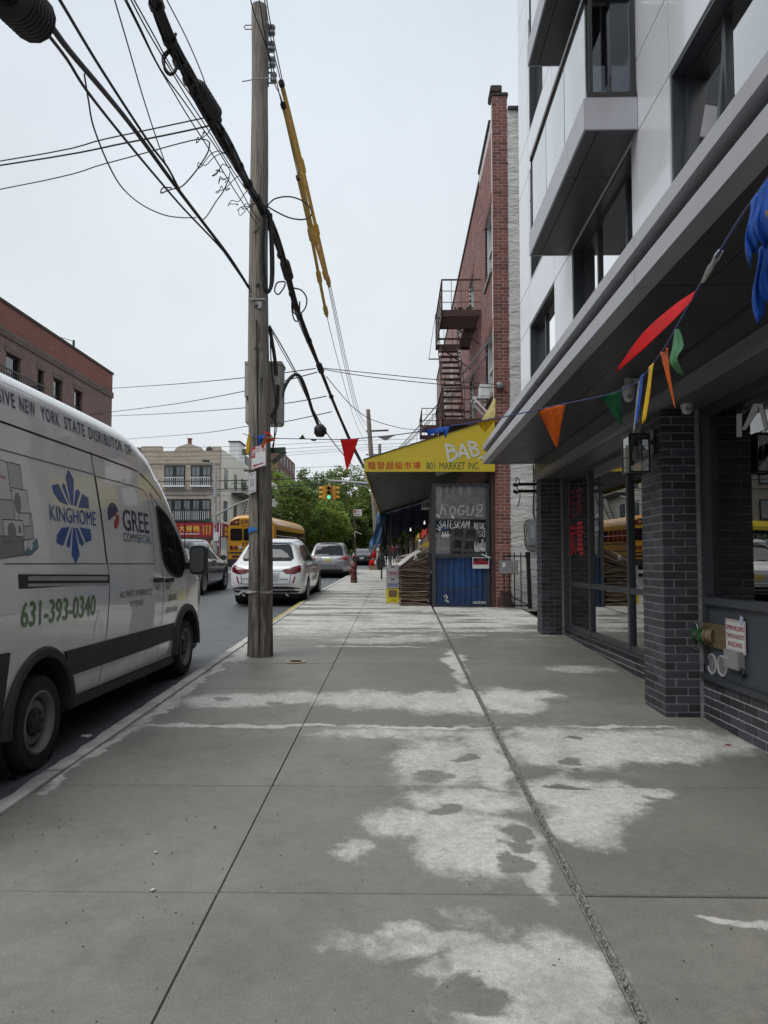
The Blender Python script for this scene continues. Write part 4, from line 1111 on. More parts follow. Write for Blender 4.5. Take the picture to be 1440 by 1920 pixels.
for i, (y0, y1, h, c) in enumerate(((41.2, 45.5, 9, (0.12, .08, .06)), (58, 72, 8.5, (.16, .09, .07)), (72.3, 95, 10, (.2, .17, .14)), (95.5, 140, 9, (.14, .07, .05)))):
 t = thing('corner_building', ('low brown corner building just past the market', 'brown block beyond the crossing behind the awning', 'tan block two doors beyond the crossing', 'long dark brick block farthest along the market side')[i], 'building', (2.4, y0, gz(y0)))
 mb = MB(); mb.box(2.4, y0, gz(y0) - .4, 14, y1, gz(y0) + h); mb.build('wall', brickmat('brick_block_%s' % 'abcd'[i], c, tuple(q * .7 for q in c), tuple(q * 1.4 for q in c)), t)
 for z in (3.5, 6.4):
  y = y0 + .8
  while y < y1 - 1.2:
   mb = MB(); mb.box(2.37, y, gz(y0) + z, 2.45, y + .9, gz(y0) + z + 1.5); mb.build('window', FRM, t); y += 2.4
 mb = MB(); mb.box(2.3, y0, gz(y0) + 2.5, 2.5, y1, gz(y0) + 3.1); mb.build('shop_sign', [GRN, SRED, YELL, NAVY][i], t)
#  red brick block across the street
LX = -15.5
LB = brickmat('across_brick', (0.22, 0.098, 0.078), (0.135, 0.062, 0.052), (0.38, 0.335, 0.305), 'yz', bh=0.082, bw=.22, stain=.25)
LBR = brickmat('across_parapet_brick', (0.29, 0.098, 0.07), (0.22, 0.075, 0.056), (0.28, 0.15, 0.125), 'yz', bh=0.082, bw=.22, stain=.35)
LBD = brickmat('across_band_brick', (0.12, 0.07, 0.058), (0.085, 0.05, 0.043), (0.30, 0.26, 0.23), 'yz', bh=0.24, bw=.082, stain=.3)
bk = thing('brick_block', 'dark red brick apartment block across the street above the white van', 'building', (LX, 5, 0))
ztop = (-15.5,27.354,11.957)[2]; yend = (-15.5,38.478,11.929)[1]
lw = []
for k, (p0, p1) in enumerate(((57, 69), (88, 105), (128, 144))):
 a = 15.5 * 1350 / (745 - p0); b = 15.5 * 1350 / (745 - p1); lw.append((a, b if k else a + .55))
lw.append((27.9, 29.0)); y = 24.6
while y > -20: lw += [(y, y + 1.0), (y - 1.9, y - .9)]; y -= 4.3
lw += [(36.6, 37.5)] if False else []
lw.sort()
floors = [(2.9, 4.4), (5.7, 7.2), (8.45, 9.98)]
ycut = sorted({-24.0, yend} | {w_[0] for w_ in lw} | {w_[1] for w_ in lw})
mb = MB()
for a, b in zip(ycut[:-1], ycut[1:]):
 isw = any(abs(a - w_[0]) < .01 for w_ in lw)
 if not isw: mb.box(LX - .3, a, -1.2, LX, b, 10.55)
 else:
  zc = [-1.2] + [q for f in floors for q in f] + [10.55]
  for c, d in zip(zc[::2], zc[1::2]): mb.box(LX - .3, a, c, LX, b, d)
mb.build('front_wall', LB, bk)
mb = MB(); mb.box(LX - .3, -24, 10.55, LX + .07, yend + .04, 10.86); mb.build('soldier_band', LBD, bk)
mb = MB(); mb.box(LX - .3, -24, 10.862, LX + .01, yend, ztop - .12); mb.build('parapet', LBR, bk)
mb = MB(); mb.box(LX - .34, -24, ztop - .118, LX + .06, yend + .05, ztop); mb.build('coping', CAP, bk)
mb = MB(); mb.box(LX - 12, -24, -1.2, LX - .302, yend, ztop - .4); mb.build('wall', DARKR, bk)
for (a, b) in lw:
 for (c, d) in floors:
  if d < 8 and a > 20: continue
  fr = MB(); xo = LX - .2
  fr.box(xo, a, c, xo + .08, a + .06, d); fr.box(xo, b - .06, c, xo + .08, b, d); fr.box(xo, a + .06, d - .07, xo + .08, b - .06, d); fr.box(xo, a + .06, c, xo + .08, b - .06, c + .06); fr.box(xo + .01, a + .06, (c + d) / 2 - .03, xo + .07, b - .06, (c + d) / 2 + .03)
  W = fr.build('window', BLK, bk)
  mb = MB(); mb.box(xo + .03, a + .06, c + .06, xo + .036, b - .06, d - .07); mb.build('pane', GLO, W)
  mb = MB(); mb.box(xo - .06, a + .06, c + .25, xo - .055, b - .06, d - .05); mb.build('blind', BLIND, W)
  mb = MB(); mb.box(LX + .002, a - .12, d + .003, LX + .025, b + .12, d + .24); mb.build('lintel', LBD, bk)
  mb = MB(); mb.box(LX - .1, a - .06, c - .09, LX + .06, b + .06, c - .003); mb.build('window_sill', STONE, bk)
t = thing('fire_escape_balcony', 'black iron railed fire escape landing on the dark red block', 'fire escape', (LX, 28, 8.3))
xr = LX + .95; y0, y1 = 22.0, 29.1
mb = MB(); mb.box(LX, y0, 7.95, xr, y1, 8.03); mb.build('platform', BLK, t)
mb = MB(); mb.bar((xr, y0, 8.86), (xr, y1, 8.86), .05); mb.bar((LX, y1, 8.86), (xr, y1, 8.86), .05); mb.build('rail', BLK, t)
n = 40
for i in range(n + 1):
 y = y0 + (y1 - y0) * i / n; mb = MB(); mb.bar((xr, y, 8.03), (xr, y, 8.86), .022); mb.build('bar', BLK, t)
t = thing('vent_pipe', 'thin grey vent pipe standing on the dark red roof edge', 'pipe', (LX - .5, 35, ztop))
p = (-15.843,34.5,12.192); mb = MB(); mb.tube([(p[0], p[1], ztop - .3), (p[0], p[1], ztop + .55)], .06, 8); mb.tube([(p[0], p[1], ztop + .5), (p[0] - .3, p[1] - 1.4, ztop + .35)], .015, 5); mb.build('pipe', STEEL, t)
for i, (a, b) in enumerate(((-18, -6), (-5.5, 6), (6.5, 18), (18.5, 30), (30.5, 39))):
 t = thing('shop_awning', ('awning of the shop far behind the camera across the street', 'green awning across the street behind the van tail', 'red awning across the street behind the white van', 'blue awning across the street hidden by the van', 'brown awning at the corner of the red block')[i], 'awning', (LX, a, 3))
 mb = MB(); mb.prism([(LX + .03, 2.7), (LX + 1.1, 2.7), (LX + 1.1, 2.95), (LX + .03, 3.5)], lambda u, v, q: (u, q, v), a, b); mb.build('canopy', [NAVY, GRN, SRED, NAVY, CAP][i], t)
#  tan corner building past the crossing
TY = 60.0
TAN = brickmat('tan_brick', (0.56, 0.475, 0.375), (0.43, 0.365, 0.29), (0.5, 0.435, 0.36), 'xz', bh=.16, bw=.4, ms=.02, stain=.35)
CREAM = mat('cream_painted_wall', (0.76, 0.735, 0.62), 0.85, var=0.06, scale=.6, dirt=.25)
tn = thing('tan_corner_building', 'three storey tan brick corner building with cream side and red restaurant sign', 'building', (-17, TY, 1.5))
x0t, x1t = -21.6, (-14.909,60,11.386)[0]
def tz(py): return 1.6 + (1056 - py) / 1350 * TY
def tx(px): return (px - 745) / 1350 * TY
mb = MB(); mb.box(x0t, TY, .8, x1t - .02, TY + .4, tz(843)); mb.box(x0t, TY - .03, tz(842.9), tx(298), TY + .4, tz(834)); mb.box(tx(395), TY - .03, tz(842.9), x1t - .02, TY + .4, tz(835))
mb.prism([(tx(322), tz(842.9)), (tx(378), tz(842.9)), (tx(372), tz(836)), (tx(349), tz(829)), (tx(327), tz(836))], lambda u, v, q: (u, q, v), TY - .02, TY + .38)
mb.build('front_wall', TAN, tn)
mb = MB(); mb.box(x1t - .3, TY + .42, .8, x1t, 92, tz(838)); mb.build('side_wall', CREAM, tn)
mb = MB(); mb.box(x0t, TY + .41, .8, x1t - .31, 92, tz(850)); mb.build('roof', CAP, tn)
mb = MB(); mb.box(x0t, TY - .08, tz(927), x1t + .03, TY - .005, tz(922)); mb.box(x0t, TY - .06, tz(868), x1t + .02, TY - .005, tz(866)); mb.build('stone_band', STONE, tn)
mb = MB(); mb.box(x0t, TY - .10, tz(979), x1t + .03, TY - .005, tz(974)); mb.build('shop_cornice', STONE, tn)
def twin(p0, p1, q0, q1, nx, rail):
 a, b, c, d = tx(p0), tx(p1), tz(q1), tz(q0)
 fr = MB(); fr.box(a - .08, TY - .05, d, b + .08, TY - .003, d + .1); fr.box(a - .07, TY - .06, c, a, TY - .003, d); fr.box(b, TY - .06, c, b + .07, TY - .003, d)
 for i in range(1, nx): x = a + (b - a) * i / nx; fr.box(x - .14, TY - .05, c, x + .14, TY - .003, d)
 W = fr.build('window', BLK, tn)
 for i in range(nx):
  u = a + (b - a) * i / nx + (.14 if i else 0); v = a + (b - a) * (i + 1) / nx - (.14 if i < nx - 1 else 0)
  mb = MB(); mb.box(u, TY - .02, c, v, TY - .004, d); mb.build('pane', mat('grey_window_pane', (0.16, 0.175, 0.185), .25, var=.3, scale=.8), W)
  mb = MB(); mb.box(u, TY - .035, (c + d) / 2 - .03, v, TY - .021, (c + d) / 2 + .03); mb.box((u + v) / 2 - .02, TY - .034, c, (u + v) / 2 + .02, TY - .022, d); mb.build('sash', BLK, W)
 rl = MB(); y = TY - .32
 rl.box(a - .05, y, c + rail, b + .05, y + .04, c + rail + .06); rl.box(a - .05, y, c - .05, b + .05, y + .04, c); rl.box(a - .1, y - .02, c - .15, b + .1, TY - .01, c - .06)
 rl.build('balcony_rail', WFR if nx == 2 else STEEL, W)
 k = int((b - a) / .17); br = MB()
 for i in range(k + 1): x = a + (b - a) * i / k; br.box(x - .018, y + .005, c, x + .018, y + .03, c + rail)
 br.build('balustrade', WFR, W, kind='stuff')
twin(305.5, 341.5, 873, 909, 2, .62); twin(356, 392, 873, 909, 2, .62); twin(304, 391, 937, 974, 5, .7)
def swin(p0, p1, q0, q1):
 ya = -x1t * 1350 / (745 - p0); yb = -x1t * 1350 / (745 - p1); c = 1.6 + (1056 - q1) / 1350 * ya; d = 1.6 + (1056 - q0) / 1350 * ya
 mb = MB(); mb.box(x1t - .05, ya, c, x1t + .02, yb, d); W = mb.build('window', BLK, tn)
 mb = MB(); mb.box(x1t + .02, ya + .15, c + .1, x1t + .025, yb - .15, d - .1); mb.build('pane', mat('grey_window_pane', (0.16, 0.175, 0.185), .25), W)
for q in ((418, 424, 877, 914), (436.5, 442, 887, 916), (450, 454, 896, 917), (417, 424, 938, 976), (436, 442, 945, 972), (455, 460, 900, 917)): swin(*q)
t = thing('fire_escape', 'black iron fire escape with ladder on the cream side wall', 'fire escape', (x1t, 66, 6))
ya, yb = 64.2, 70.5; zp = 1.6 + (1056 - 926) / 1350 * 64.5
mb = MB(); mb.box(x1t, ya, zp, x1t + 1.0, yb, zp + .12); mb.build('platform', BLK, t)
mb = MB(); mb.bar((x1t + 1, ya, zp + .95), (x1t + 1, yb, zp + .95), .05); mb.bar((x1t, ya, zp + .95), (x1t + 1, ya, zp + .95), .05); mb.build('rail', BLK, t)
for i in range(16):
 y = ya + (yb - ya) * i / 15; mb = MB(); mb.bar((x1t + 1, y, zp), (x1t + 1, y, zp + .95), .03); mb.build('bar', BLK, t)
mb = MB(); mb.bar((x1t + .9, 69.5, zp), (x1t + .9, 66.5, zp - 2.6), .06); mb.bar((x1t + .4, 69.5, zp), (x1t + .4, 66.5, zp - 2.6), .06); mb.build('stringer', BLK, t)
for i in range(9):
 q = i / 9; mb = MB(); mb.box(x1t + .4, 69.4 - 3 * q, zp - 2.6 * q - .02, x1t + .9, 69.65 - 3 * q, zp - 2.6 * q + .02); mb.build('tread', BLK, t)
t = thing('roof_bulkhead', 'white stair bulkhead on the tan building roof', 'bulkhead', (-15, 70, 11))
mb = MB(); a = (-16.497,70,12.803); b = (-15.504,70,13.486); mb.box(a[0], 70, a[2] - 1.2, b[0], 72.5, b[2]); mb.build('wall', WFR, t)
mb = MB(); mb.box(a[0] - .1, 69.9, b[2], b[0] + .1, 72.6, b[2] + .12); mb.build('cap', CAP, t)
t = thing('chimney', 'small red brick chimney behind the tan pediment', 'chimney', (-17.7, 62, 11.4))
a = (-18.554,63,12.264); mb = MB(); mb.box(a[0], 63, a[2] - 1.5, a[0] + .28, 63.3, a[2] + .32); mb.build('stack', bricks_mat('chimney_brick', (.28, .09, .06)), t); mb = MB(); mb.box(a[0] - .05, 62.95, a[2] + .32, a[0] + .33, 63.35, a[2] + .40); mb.build('cap', bricks_mat('chimney_brick', (.28, .09, .06)), t)
t = thing('satellite_dish', 'small satellite dish on the tan building parapet', 'dish', (tx(383), 61, tz(838)))
mb = MB(); mb.lathe([(0, 0), (.2, .03), (.32, .09)], (tx(383), 60.9, tz(838)), 'y', 14); mb.build('dish', STEEL, t); mb = MB(); mb.bar((tx(383), 61, tz(845)), (tx(383), 61, tz(838)), .05); mb.build('mast', STEEL, t)
t = thing('roof_air_unit', 'green grey cooling unit on the cream side roof', 'cooling unit', (-13.5, 80, 10.5))
mb = MB(); a = (-17.086,78,13.433); mb.box(a[0] - .5, 78, a[2] - 1.5, a[0] + .5, 80, a[2]); mb.build('casing', mat('green_grey_metal', (.10, .13, .115), .5), t, bevel=.05)
SGR = mat('restaurant_red', (0.26, 0.012, 0.022), 0.45, var=.06, scale=1)
SGY = mat('sign_yellow', (0.75, 0.52, 0.06), 0.5, var=.03)
SGW = mat('sign_white', (0.72, 0.72, 0.70), 0.5, var=.03)
t = thing('restaurant_sign', 'long red restaurant sign with yellow Chinese characters on the tan building', 'sign', (-16, TY, 4.5))
ys_ = TY - .32
mb = MB(); mb.box(x0t, ys_, tz(1007), x1t + .05, TY - .11, tz(980)); mb.build('board', SGR, t)
on_r = lambda p, q: (lambda u, v: (tx(p) + u, ys_ - .01, tz(q) + v))
for ch, p in (('大', 335.5), ('排', 349), ('档', 362.5)):
 mb = MB(); mb.text(ch, on_r(p, 997), .50, .53, bold=.012); mb.build('character', SGY, t)
mb = MB(); mb.text('RESTAURANT', on_r(331, 1002.5), 1.95, .13, bold=.02); mb.build('lettering', SGW, t)
for i in range(3):
 for k in range(4):
  mb = MB(); f_ = on_r(379.5 + i * 6, 989 + k * 4.4); mb.stroke([(0, .14), (.18, .14)], .03, f_); mb.stroke([(.09, 0), (.09, .16)], .03, f_); mb.stroke([(.02, .02), (.16, .07)], .03, f_); mb.build('character', SGY, t)
mb = MB(); mb.box(tx(411), ys_ - .012, tz(1007), tx(412.3), ys_, tz(981)); mb.box(tx(415.5), ys_ - .012, tz(1007), tx(416.5), ys_, tz(981)); mb.build('divider', SGW, t)
mb = MB(); mb.box(x1t + .05, TY - .1, tz(1007), x1t + .1, 68, tz(980)); mb.build('side_board', SGR, t)
mb = MB()
for k, ch in enumerate('燒烤'): mb.text(ch, lambda u, v: (x1t + .105, 61.2 + u, tz(994 + k * 11) + v), 3.6, .42, bold=.01)
mb.build('side_character', SGY, t)
mb = MB(); mb.box(x0t, TY - .02, 1.3, x1t, TY, tz(1010)); mb.build('shop_front', mat('dim_red_shopfront', (.12, .03, .035), .6, var=.4, scale=2), tn)
POSTER = [mat('poster_green', (.15, .3, .08), .6), mat('poster_gold', (.6, .42, .08), .6), mat('poster_white', (.6, .6, .58), .6), mat('poster_pink', (.5, .12, .15), .6)]
rr = random.Random(4)
for i in range(16):
 x = tx(368 + i * 2.8); mb = MB(); mb.obox((x, TY - .04, tz(1018 + rr.uniform(-3, 4))), (.16, .02, .42), (0, rr.uniform(-.5, .5), 0)); mb.build('poster', POSTER[i % 4], tn)
GB = brickmat('grey_tan_brick', (0.33, 0.29, 0.24), (0.25, 0.22, 0.185), (.3, .27, .23), 'xz', bh=.16, bw=.4, ms=.02)
for i, (a, b, h, lb) in enumerate(((-28.6, -21.8, 10.2, 'grey tan brick row house beside the tan corner building'), (-37, -28.8, 9.2, 'grey brick row house farther up the cross street'))):
 t = thing('row_house', lb, 'building', (a, TY, 1.4)); mb = MB(); mb.box(a, TY + .2, .8, b, TY + 12, 1.2 + h); mb.build('wall', GB, t)
 for z in (5.2, 8.2):
  for k in range(3):
   x = a + .7 + k * 2.1; mb = MB(); mb.box(x, TY + .12, z, x + 1.3, TY + .25, z + 1.7); W = mb.build('window', BLK, t); mb = MB(); mb.box(x + .1, TY + .10, z + .1, x + 1.2, TY + .12, z + 1.6); mb.build('pane', mat('grey_window_pane', (0.16, 0.175, 0.185), .25), W)
 if i == 0:
  mb = MB(); mb.box(a, TY - .05, 3.4, b, TY + .2, 4.2); sg = mb.build('laundry_sign', GRN, t); mb = MB(); mb.text('LAUNDRY', lambda u, v: (a + 2.6 + u, TY - .06, 3.55 + v), 3.2, .5, bold=.02); mb.build('lettering', SGW, sg)
  mb = MB(); mb.prism([(TY + .19, 4.3), (TY - 1.0, 4.3), (TY - 1.0, 4.6), (TY + .19, 5.1)], lambda u, v, q: (q, u, v), a, b); mb.build('awning', YELL, t)
  mb = MB(); mb.box(a + .3, TY + .15, 1.2, b - .3, TY + .19, 3.3); mb.build('shop_front', DARKR, t)
#  far brick tower and park trees
t = thing('brick_tower', 'tall dull red brick apartment house beyond the trees', 'building', (-19, 120, 3))
fx = -18.6; mb = MB(); mb.box(-22.6, 112, 1, fx, 130, (-18.716,130,19.634)[2]); mb.build('wall', brickmat('tower_brick', (.21, .085, .075), (.15, .06, .052), (.22, .13, .11), 'yz', bh=.2, bw=.5, ms=.02), t)
for k in range(6):
 for i in range(5):
  y = 113.5 + i * 3.3; z = 17.6 - k * 2.7
  mb = MB(); mb.box(fx - .1, y, z, fx + .04, y + 1.3, z + 1.6); mb.build('window', FRM, t)
BARK = mat('tree_bark', (0.075, 0.06, 0.048), 0.95, var=.35, scale=5, bump=.6, bscale=18)
def leafmat(name, c):
 if name in _mats: return _mats[name]
 m, t = newmat(name); k = t.n('NewGeometry').outputs['Random Per Island']
 col = t.mix(k, tuple(q * .6 for q in c), tuple(q * 1.45 for q in c))
 g = t.ramp(t.noise(.35, 3, .5, t.pos()), .35, .65)
 col = t.mix(t.math('MULTIPLY', g, .5), col, (c[0] * 1.6, c[1] * 1.25, c[2] * .8))
 t.l(col, t.b.inputs['Base Color']); t.b.inputs['Roughness'].default_value = .6; t.b.inputs['Specular IOR Level'].default_value = .25
 tl = t.n('BsdfTranslucent'); t.l(col, tl.inputs[0]); ms = t.n('MixShader'); ms.inputs[0].default_value = .45
 t.l(t.b.outputs[0], ms.inputs[1]); t.l(tl.outputs[0], ms.inputs[2]); t.l(ms.outputs[0], t.out.inputs['Surface'])
 _mats[name] = m; return m
LEAF = [leafmat('leaf_mid', (.145, .22, .062)), leafmat('leaf_bright', (.19, .275, .066)), leafmat('leaf_deep', (.09, .15, .05))]
def tree(x, y, h, rx, rz_, lab, k=0, seed=0, n=150, ls=.3, trunk=.22, low=.24):
 q = random.Random(seed); z0 = gz(y) - .1
 t = thing('tree', lab, 'tree', (x, y, z0), group='park trees beyond the crossing')
 tb = MB(); zc = z0 + h - rz_
 tb.tube(spline([(x, y, z0), (x + q.uniform(-.15, .15), y, z0 + h * .25), (x + q.uniform(-.3, .3), y + q.uniform(-.3, .3), z0 + h * .55), (x + q.uniform(-.5, .5), y, z0 + h * .85)], 4), [trunk * (1 - .8 * i / 12) for i in range(13)], 8)
 cl = []
 tries = 0
 while len(cl) < n and tries < n * 30:
  tries += 1
  a = q.uniform(0, 2 * pi); u = q.uniform(-1, 1); r = q.uniform(.35, 1) ** .5
  s = sqrt(1 - u * u); lump = 1 + .22 * sin(3 * a + seed) * cos(2.3 * u + seed) + .13 * sin(5 * a + 2 * seed)
  p = (x + rx * r * s * cos(a) * lump, y + rx * r * s * sin(a) * lump, zc + rz_ * r * u * (1.0 if u > 0 else .85))
  if p[2] < z0 + h * low: continue
  cl.append(p)
 for i in range(9):
  p = q.choice(cl); b = z0 + h * q.uniform(.28, .6)
  tb.tube(spline([(x, y, b), (x + (p[0] - x) * .45, y + (p[1] - y) * .45, b + (p[2] - b) * .35), p], 3), [trunk * .42, trunk * .36, trunk * .3, trunk * .26, trunk * .2, trunk * .13, trunk * .06], 5)
 tb.build('trunk', BARK, t, smooth=60)
 lv = MB(); V = lv.v; F = lv.f
 for (cx, cy, cz) in cl:
  cr = q.uniform(.45, 1.0) * (.55 + rx * .1)
  for _ in range(q.randint(26, 46)):
   a = q.uniform(0, 2 * pi); u = q.uniform(-1, 1); r = cr * q.random() ** .45; s = sqrt(1 - u * u)
   px_, py_, pz_ = cx + r * s * cos(a), cy + r * s * sin(a), cz + r * u * .75
   t1 = q.uniform(0, 2 * pi); t2 = q.uniform(-.9, .9); l = ls * q.uniform(.6, 1.2); wd = l * .42
   d = Vector((cos(t1) * cos(t2), sin(t1) * cos(t2), sin(t2))); e = d.cross(Vector((q.uniform(-1, 1), q.uniform(-1, 1), 1))).normalized()
   c_ = Vector((px_, py_, pz_)); b = len(V)
   V += [tuple(c_ - d * l * .5), tuple(c_ + e * wd), tuple(c_ + d * l * .5), tuple(c_ - e * wd)]; F.append((b, b + 1, b + 2, b + 3)); lv.m.append(0)
 lv.build('crown', LEAF[k], t)
spec = [(-11.6, 76, 8.9, 3.4, 3.4, 0, 'broad mid green tree rising above the school bus roof'), (-8.9, 82, 7.2, 3.6, 3.0, 1, 'bright green low spreading tree beside the bus front'), (-6.9, 96, 12.6, 4.6, 5.2, 0, 'tall mid green tree behind the traffic signal'),
 (-10.6, 104, 12.4, 4.4, 5.0, 2, 'deep green tall tree left of the traffic signal'), (-3.6, 98, 11.6, 3.4, 4.4, 1, 'loose light green tree over the sign post, sky showing through'), (-16.6, 92, 12.2, 4.2, 5.0, 1, 'light green tree behind the wooden pole'),
 (-6.2, 90, 6.2, 2.6, 2.6, 2, 'small dark tree above the silver minivan'), (-13.8, 112, 14.0, 4.8, 5.5, 2, 'big deep green tree before the brick tower'), (-2.6, 120, 12.4, 4.0, 5.0, 0, 'tree standing far along the awning edge'),
 (-21, 108, 13, 5, 5.2, 0, 'tree hidden mostly behind the cream wall'), (1.2, 88, 9.5, 3.2, 3.6, 2, 'dark street tree on the market side past the crossing'), (0.6, 112, 11.5, 3.8, 4.6, 0, 'taller street tree farther up on the market side'), (-.4, 100, 8.5, 3.2, 3.6, 2, 'low dark street tree over the far parked cars'), (1.7, 72, 7.5, 2.4, 2.6, 2, 'small dark street tree right past the crossing')]
for i, (x, y, h, rx, rz_, k, lb) in enumerate(spec): tree(x, y, h, rx, rz_, lb, k, i + 1, int(120 + 18 * rx), .34, .2 + .02 * rx)
def far_wood():
 q = random.Random(77); lv = MB(); V = lv.v; F = lv.f
 for i in range(15000):
  x = q.uniform(-55, 14); y = q.uniform(150, 185); top = 12 + 3 * sin(x * .35) + 2 * sin(x * .9 + 1)
  z = 2.9 + top * q.random() ** .7; l = q.uniform(.9, 2.0); t1 = q.uniform(0, 6.28); t2 = q.uniform(-.9, .9)
  d = Vector((cos(t1) * cos(t2), sin(t1) * cos(t2), sin(t2))); e = d.cross(Vector((q.uniform(-1, 1), q.uniform(-1, 1), 1))).normalized(); c_ = Vector((x, y, z)); b = len(V)
  V += [tuple(c_ - d * l * .5), tuple(c_ + e * l * .45), tuple(c_ + d * l * .5), tuple(c_ - e * l * .45)]; F.append((b, b + 1, b + 2, b + 3)); lv.m.append(0)
 lv.build('far_wood', LEAF[2], None, kind='stuff', label='dense dark wood closing the far end of the street', category='wood')
far_wood()
#  vehicle helpers
RUB = mat('tyre_rubber', (0.016, 0.016, 0.017), 0.85, var=.2, scale=20)
CLAD = mat('black_plastic', (0.022, 0.023, 0.025), 0.6, var=.12, scale=9)
CHR = mat('chrome', (0.62, 0.63, 0.64), 0.15, 1.0, var=0)
ALLOY = mat('alloy_wheel', (0.34, 0.35, 0.36), 0.35, .8, var=.06)
SEAM = mat('door_gap', (0.012, 0.012, 0.013), .8, var=0)
CGL = mat('car_glass', (0.010, 0.012, 0.014), 0.03, var=0, spec=.4)
TAILR = mat('red_lamp_lens', (0.22, 0.006, 0.010), 0.12, var=.05, coat=.5)
DKRED = mat('dark_red_lamp_lens', (0.10, 0.006, 0.010), 0.12, var=.05, coat=.5)
CLR = mat('clear_lamp_lens', (0.5, 0.5, 0.5), 0.12, var=.05)
PLATE = mat('licence_plate', (0.50, 0.40, 0.12), .5, var=.1, scale=14)
def interp(keys, y, i):
 """smooth value of column i at y"""
 k = [q for q in keys]
 if y <= k[0][0]: return k[0][i]
 for a in range(len(k) - 1):
  if y <= k[a + 1][0]:
   p0 = k[max(a - 1, 0)]; p1 = k[a]; p2 = k[a + 1]; p3 = k[min(a + 2, len(k) - 1)]
   t = (y - p1[0]) / (p2[0] - p1[0]); d = p2[0] - p1[0]
   m1 = (p2[i] - p0[i]) / max(1e-6, p2[0] - p0[0]) * d; m2 = (p3[i] - p1[i]) / max(1e-6, p3[0] - p1[0]) * d
   lim = 3 * (p2[i] - p1[i])
   def cl(m): return 0 if m * lim <= 0 else (min(m, lim) if lim > 0 else max(m, lim))
   m1 = cl(m1); m2 = cl(m2)
   return (2 * t ** 3 - 3 * t * t + 1) * p1[i] + (t ** 3 - 2 * t * t + t) * m1 + (-2 * t ** 3 + 3 * t * t) * p2[i] + (t ** 3 - t * t) * m2
 return k[-1][i]
def loft(rings):
 mb = MB(); n = len(rings[0])
 for r in rings: mb.v += r
 for i in range(len(rings) - 1):
  for j in range(n): mb.f.append((i * n + j, i * n + (j + 1) % n, (i + 1) * n + (j + 1) % n, (i + 1) * n + j)); mb.m.append(0)
 mb.f.append(tuple(range(n))[::-1]); mb.f.append(tuple((len(rings) - 1) * n + j for j in range(n))); mb.m += [0, 0]
 return mb
def baked(o, mods):
 """apply modifiers into the mesh"""
 tmp = []
 for typ, kw in mods:
  m = o.modifiers.new(typ, typ)
  for k, v in kw.items(): setattr(m, k, v)
 dg = bpy.context.evaluated_depsgraph_get(); dg.update()
 me = bpy.data.meshes.new_from_object(o.evaluated_get(dg))
 o.modifiers.clear(); old = o.data; o.data = me; bpy.data.meshes.remove(old)
def cut_arches(body, wheels, r, xin, xout):
 for (y, z) in wheels:
  mb = MB()
  for s in (-1, 1):
   mb.lathe([(0, s * xin), (r, s * xin), (r, s * xout), (0, s * xout)], (0, y, z), 'x', 32)
  me = bpy.data.meshes.new('arch_cutter'); me.from_pydata(mb.v, [], mb.f)
  bm = bmesh.new(); bm.from_mesh(me); bmesh.ops.remove_doubles(bm, verts=bm.verts, dist=1e-5); bmesh.ops.recalc_face_normals(bm, faces=bm.faces); bm.to_mesh(me); bm.free()
  c = bpy.data.objects.new('arch_cutter', me); COL.objects.link(c); c.parent = body.parent
  baked(body, [('BOOLEAN', dict(object=c, operation='DIFFERENCE', solver='EXACT'))])
  bpy.data.objects.remove(c); bpy.data.meshes.remove(me)
class Skin:
 """lays flat shapes on a body by casting rays at it"""
 def __init__(s, body):
  me = body.data; s.b = BVHTree.FromPolygons([v.co.copy() for v in me.vertices], [tuple(p.vertices) for p in me.polygons])
 def at(s, side, u, v, off):
  if side in ('+x', '-x'):
   sg = 1 if side == '+x' else -1; h = s.b.ray_cast(Vector((sg * 4, u, v)), Vector((-sg, 0, 0)))
   if h[0] is None: h = s.b.find_nearest(Vector((sg * 1.0, u, v)))
   return (h[0].x + sg * off, u, v)
  sg = -1 if side == '-y' else 1
  h = s.b.ray_cast(Vector((u, sg * 12 if sg > 0 else -4, v)), Vector((0, -sg, 0)))
  if h[0] is None: h = s.b.find_nearest(Vector((u, 0 if sg < 0 else 5, v)))
  return (u, h[0].y + sg * off, v)
 def f(s, side, off): return lambda u, v: s.at(side, u, v, off)
 def patch(s, side, poly, off=.006, step=.09, mb=None, depth=.02, mi=0):
  """a plate with a rim following the body"""
  bm = bmesh.new(); vs = [bm.verts.new((p[0], p[1], 0)) for p in poly]
  f = bm.faces.new(vs); bmesh.ops.triangulate(bm, faces=[f], ngon_method='EAR_CLIP')
  for _ in range(6):
   es = [e for e in bm.edges if e.calc_length() > step]
   if not es: break
   bmesh.ops.subdivide_edges(bm, edges=es, cuts=1, use_grid_fill=False)
   bmesh.ops.triangulate(bm, faces=bm.faces)
  bm.verts.index_update(); mb = mb or MB(); b = len(mb.v); n = len(bm.verts)
  P2 = [(v.co.x, v.co.y) for v in bm.verts]
  mb.v += [s.at(side, u, v, off) for (u, v) in P2]
  for fc in bm.faces: mb.f.append(tuple(b + v.index for v in fc.verts)); mb.m.append(mi)
  ax, sg = ('x', 1) if side == '+x' else ('x', -1) if side == '-x' else ('y', -1) if side == '-y' else ('y', 1)
  for e in bm.edges:
   if len(e.link_faces) == 1:
    i, j = e.verts[0].index, e.verts[1].index; k = len(mb.v)
    for q in (i, j):
     p = list(mb.v[b + q]); p['xy'.index(ax)] -= sg * depth; mb.v.append(tuple(p))
    mb.f.append((b + i, b + j, k + 1, k)); mb.m.append(mi)
  bm.free(); return mb
 def line(s, side, pts, wd=.012, off=.003, mb=None, n=4):
  mb = mb or MB(); q = [(v.x, v.y) for v in spline([(p[0], p[1], 0) for p in pts], n)]
  mb.stroke(q, wd, s.f(side, off)); return mb
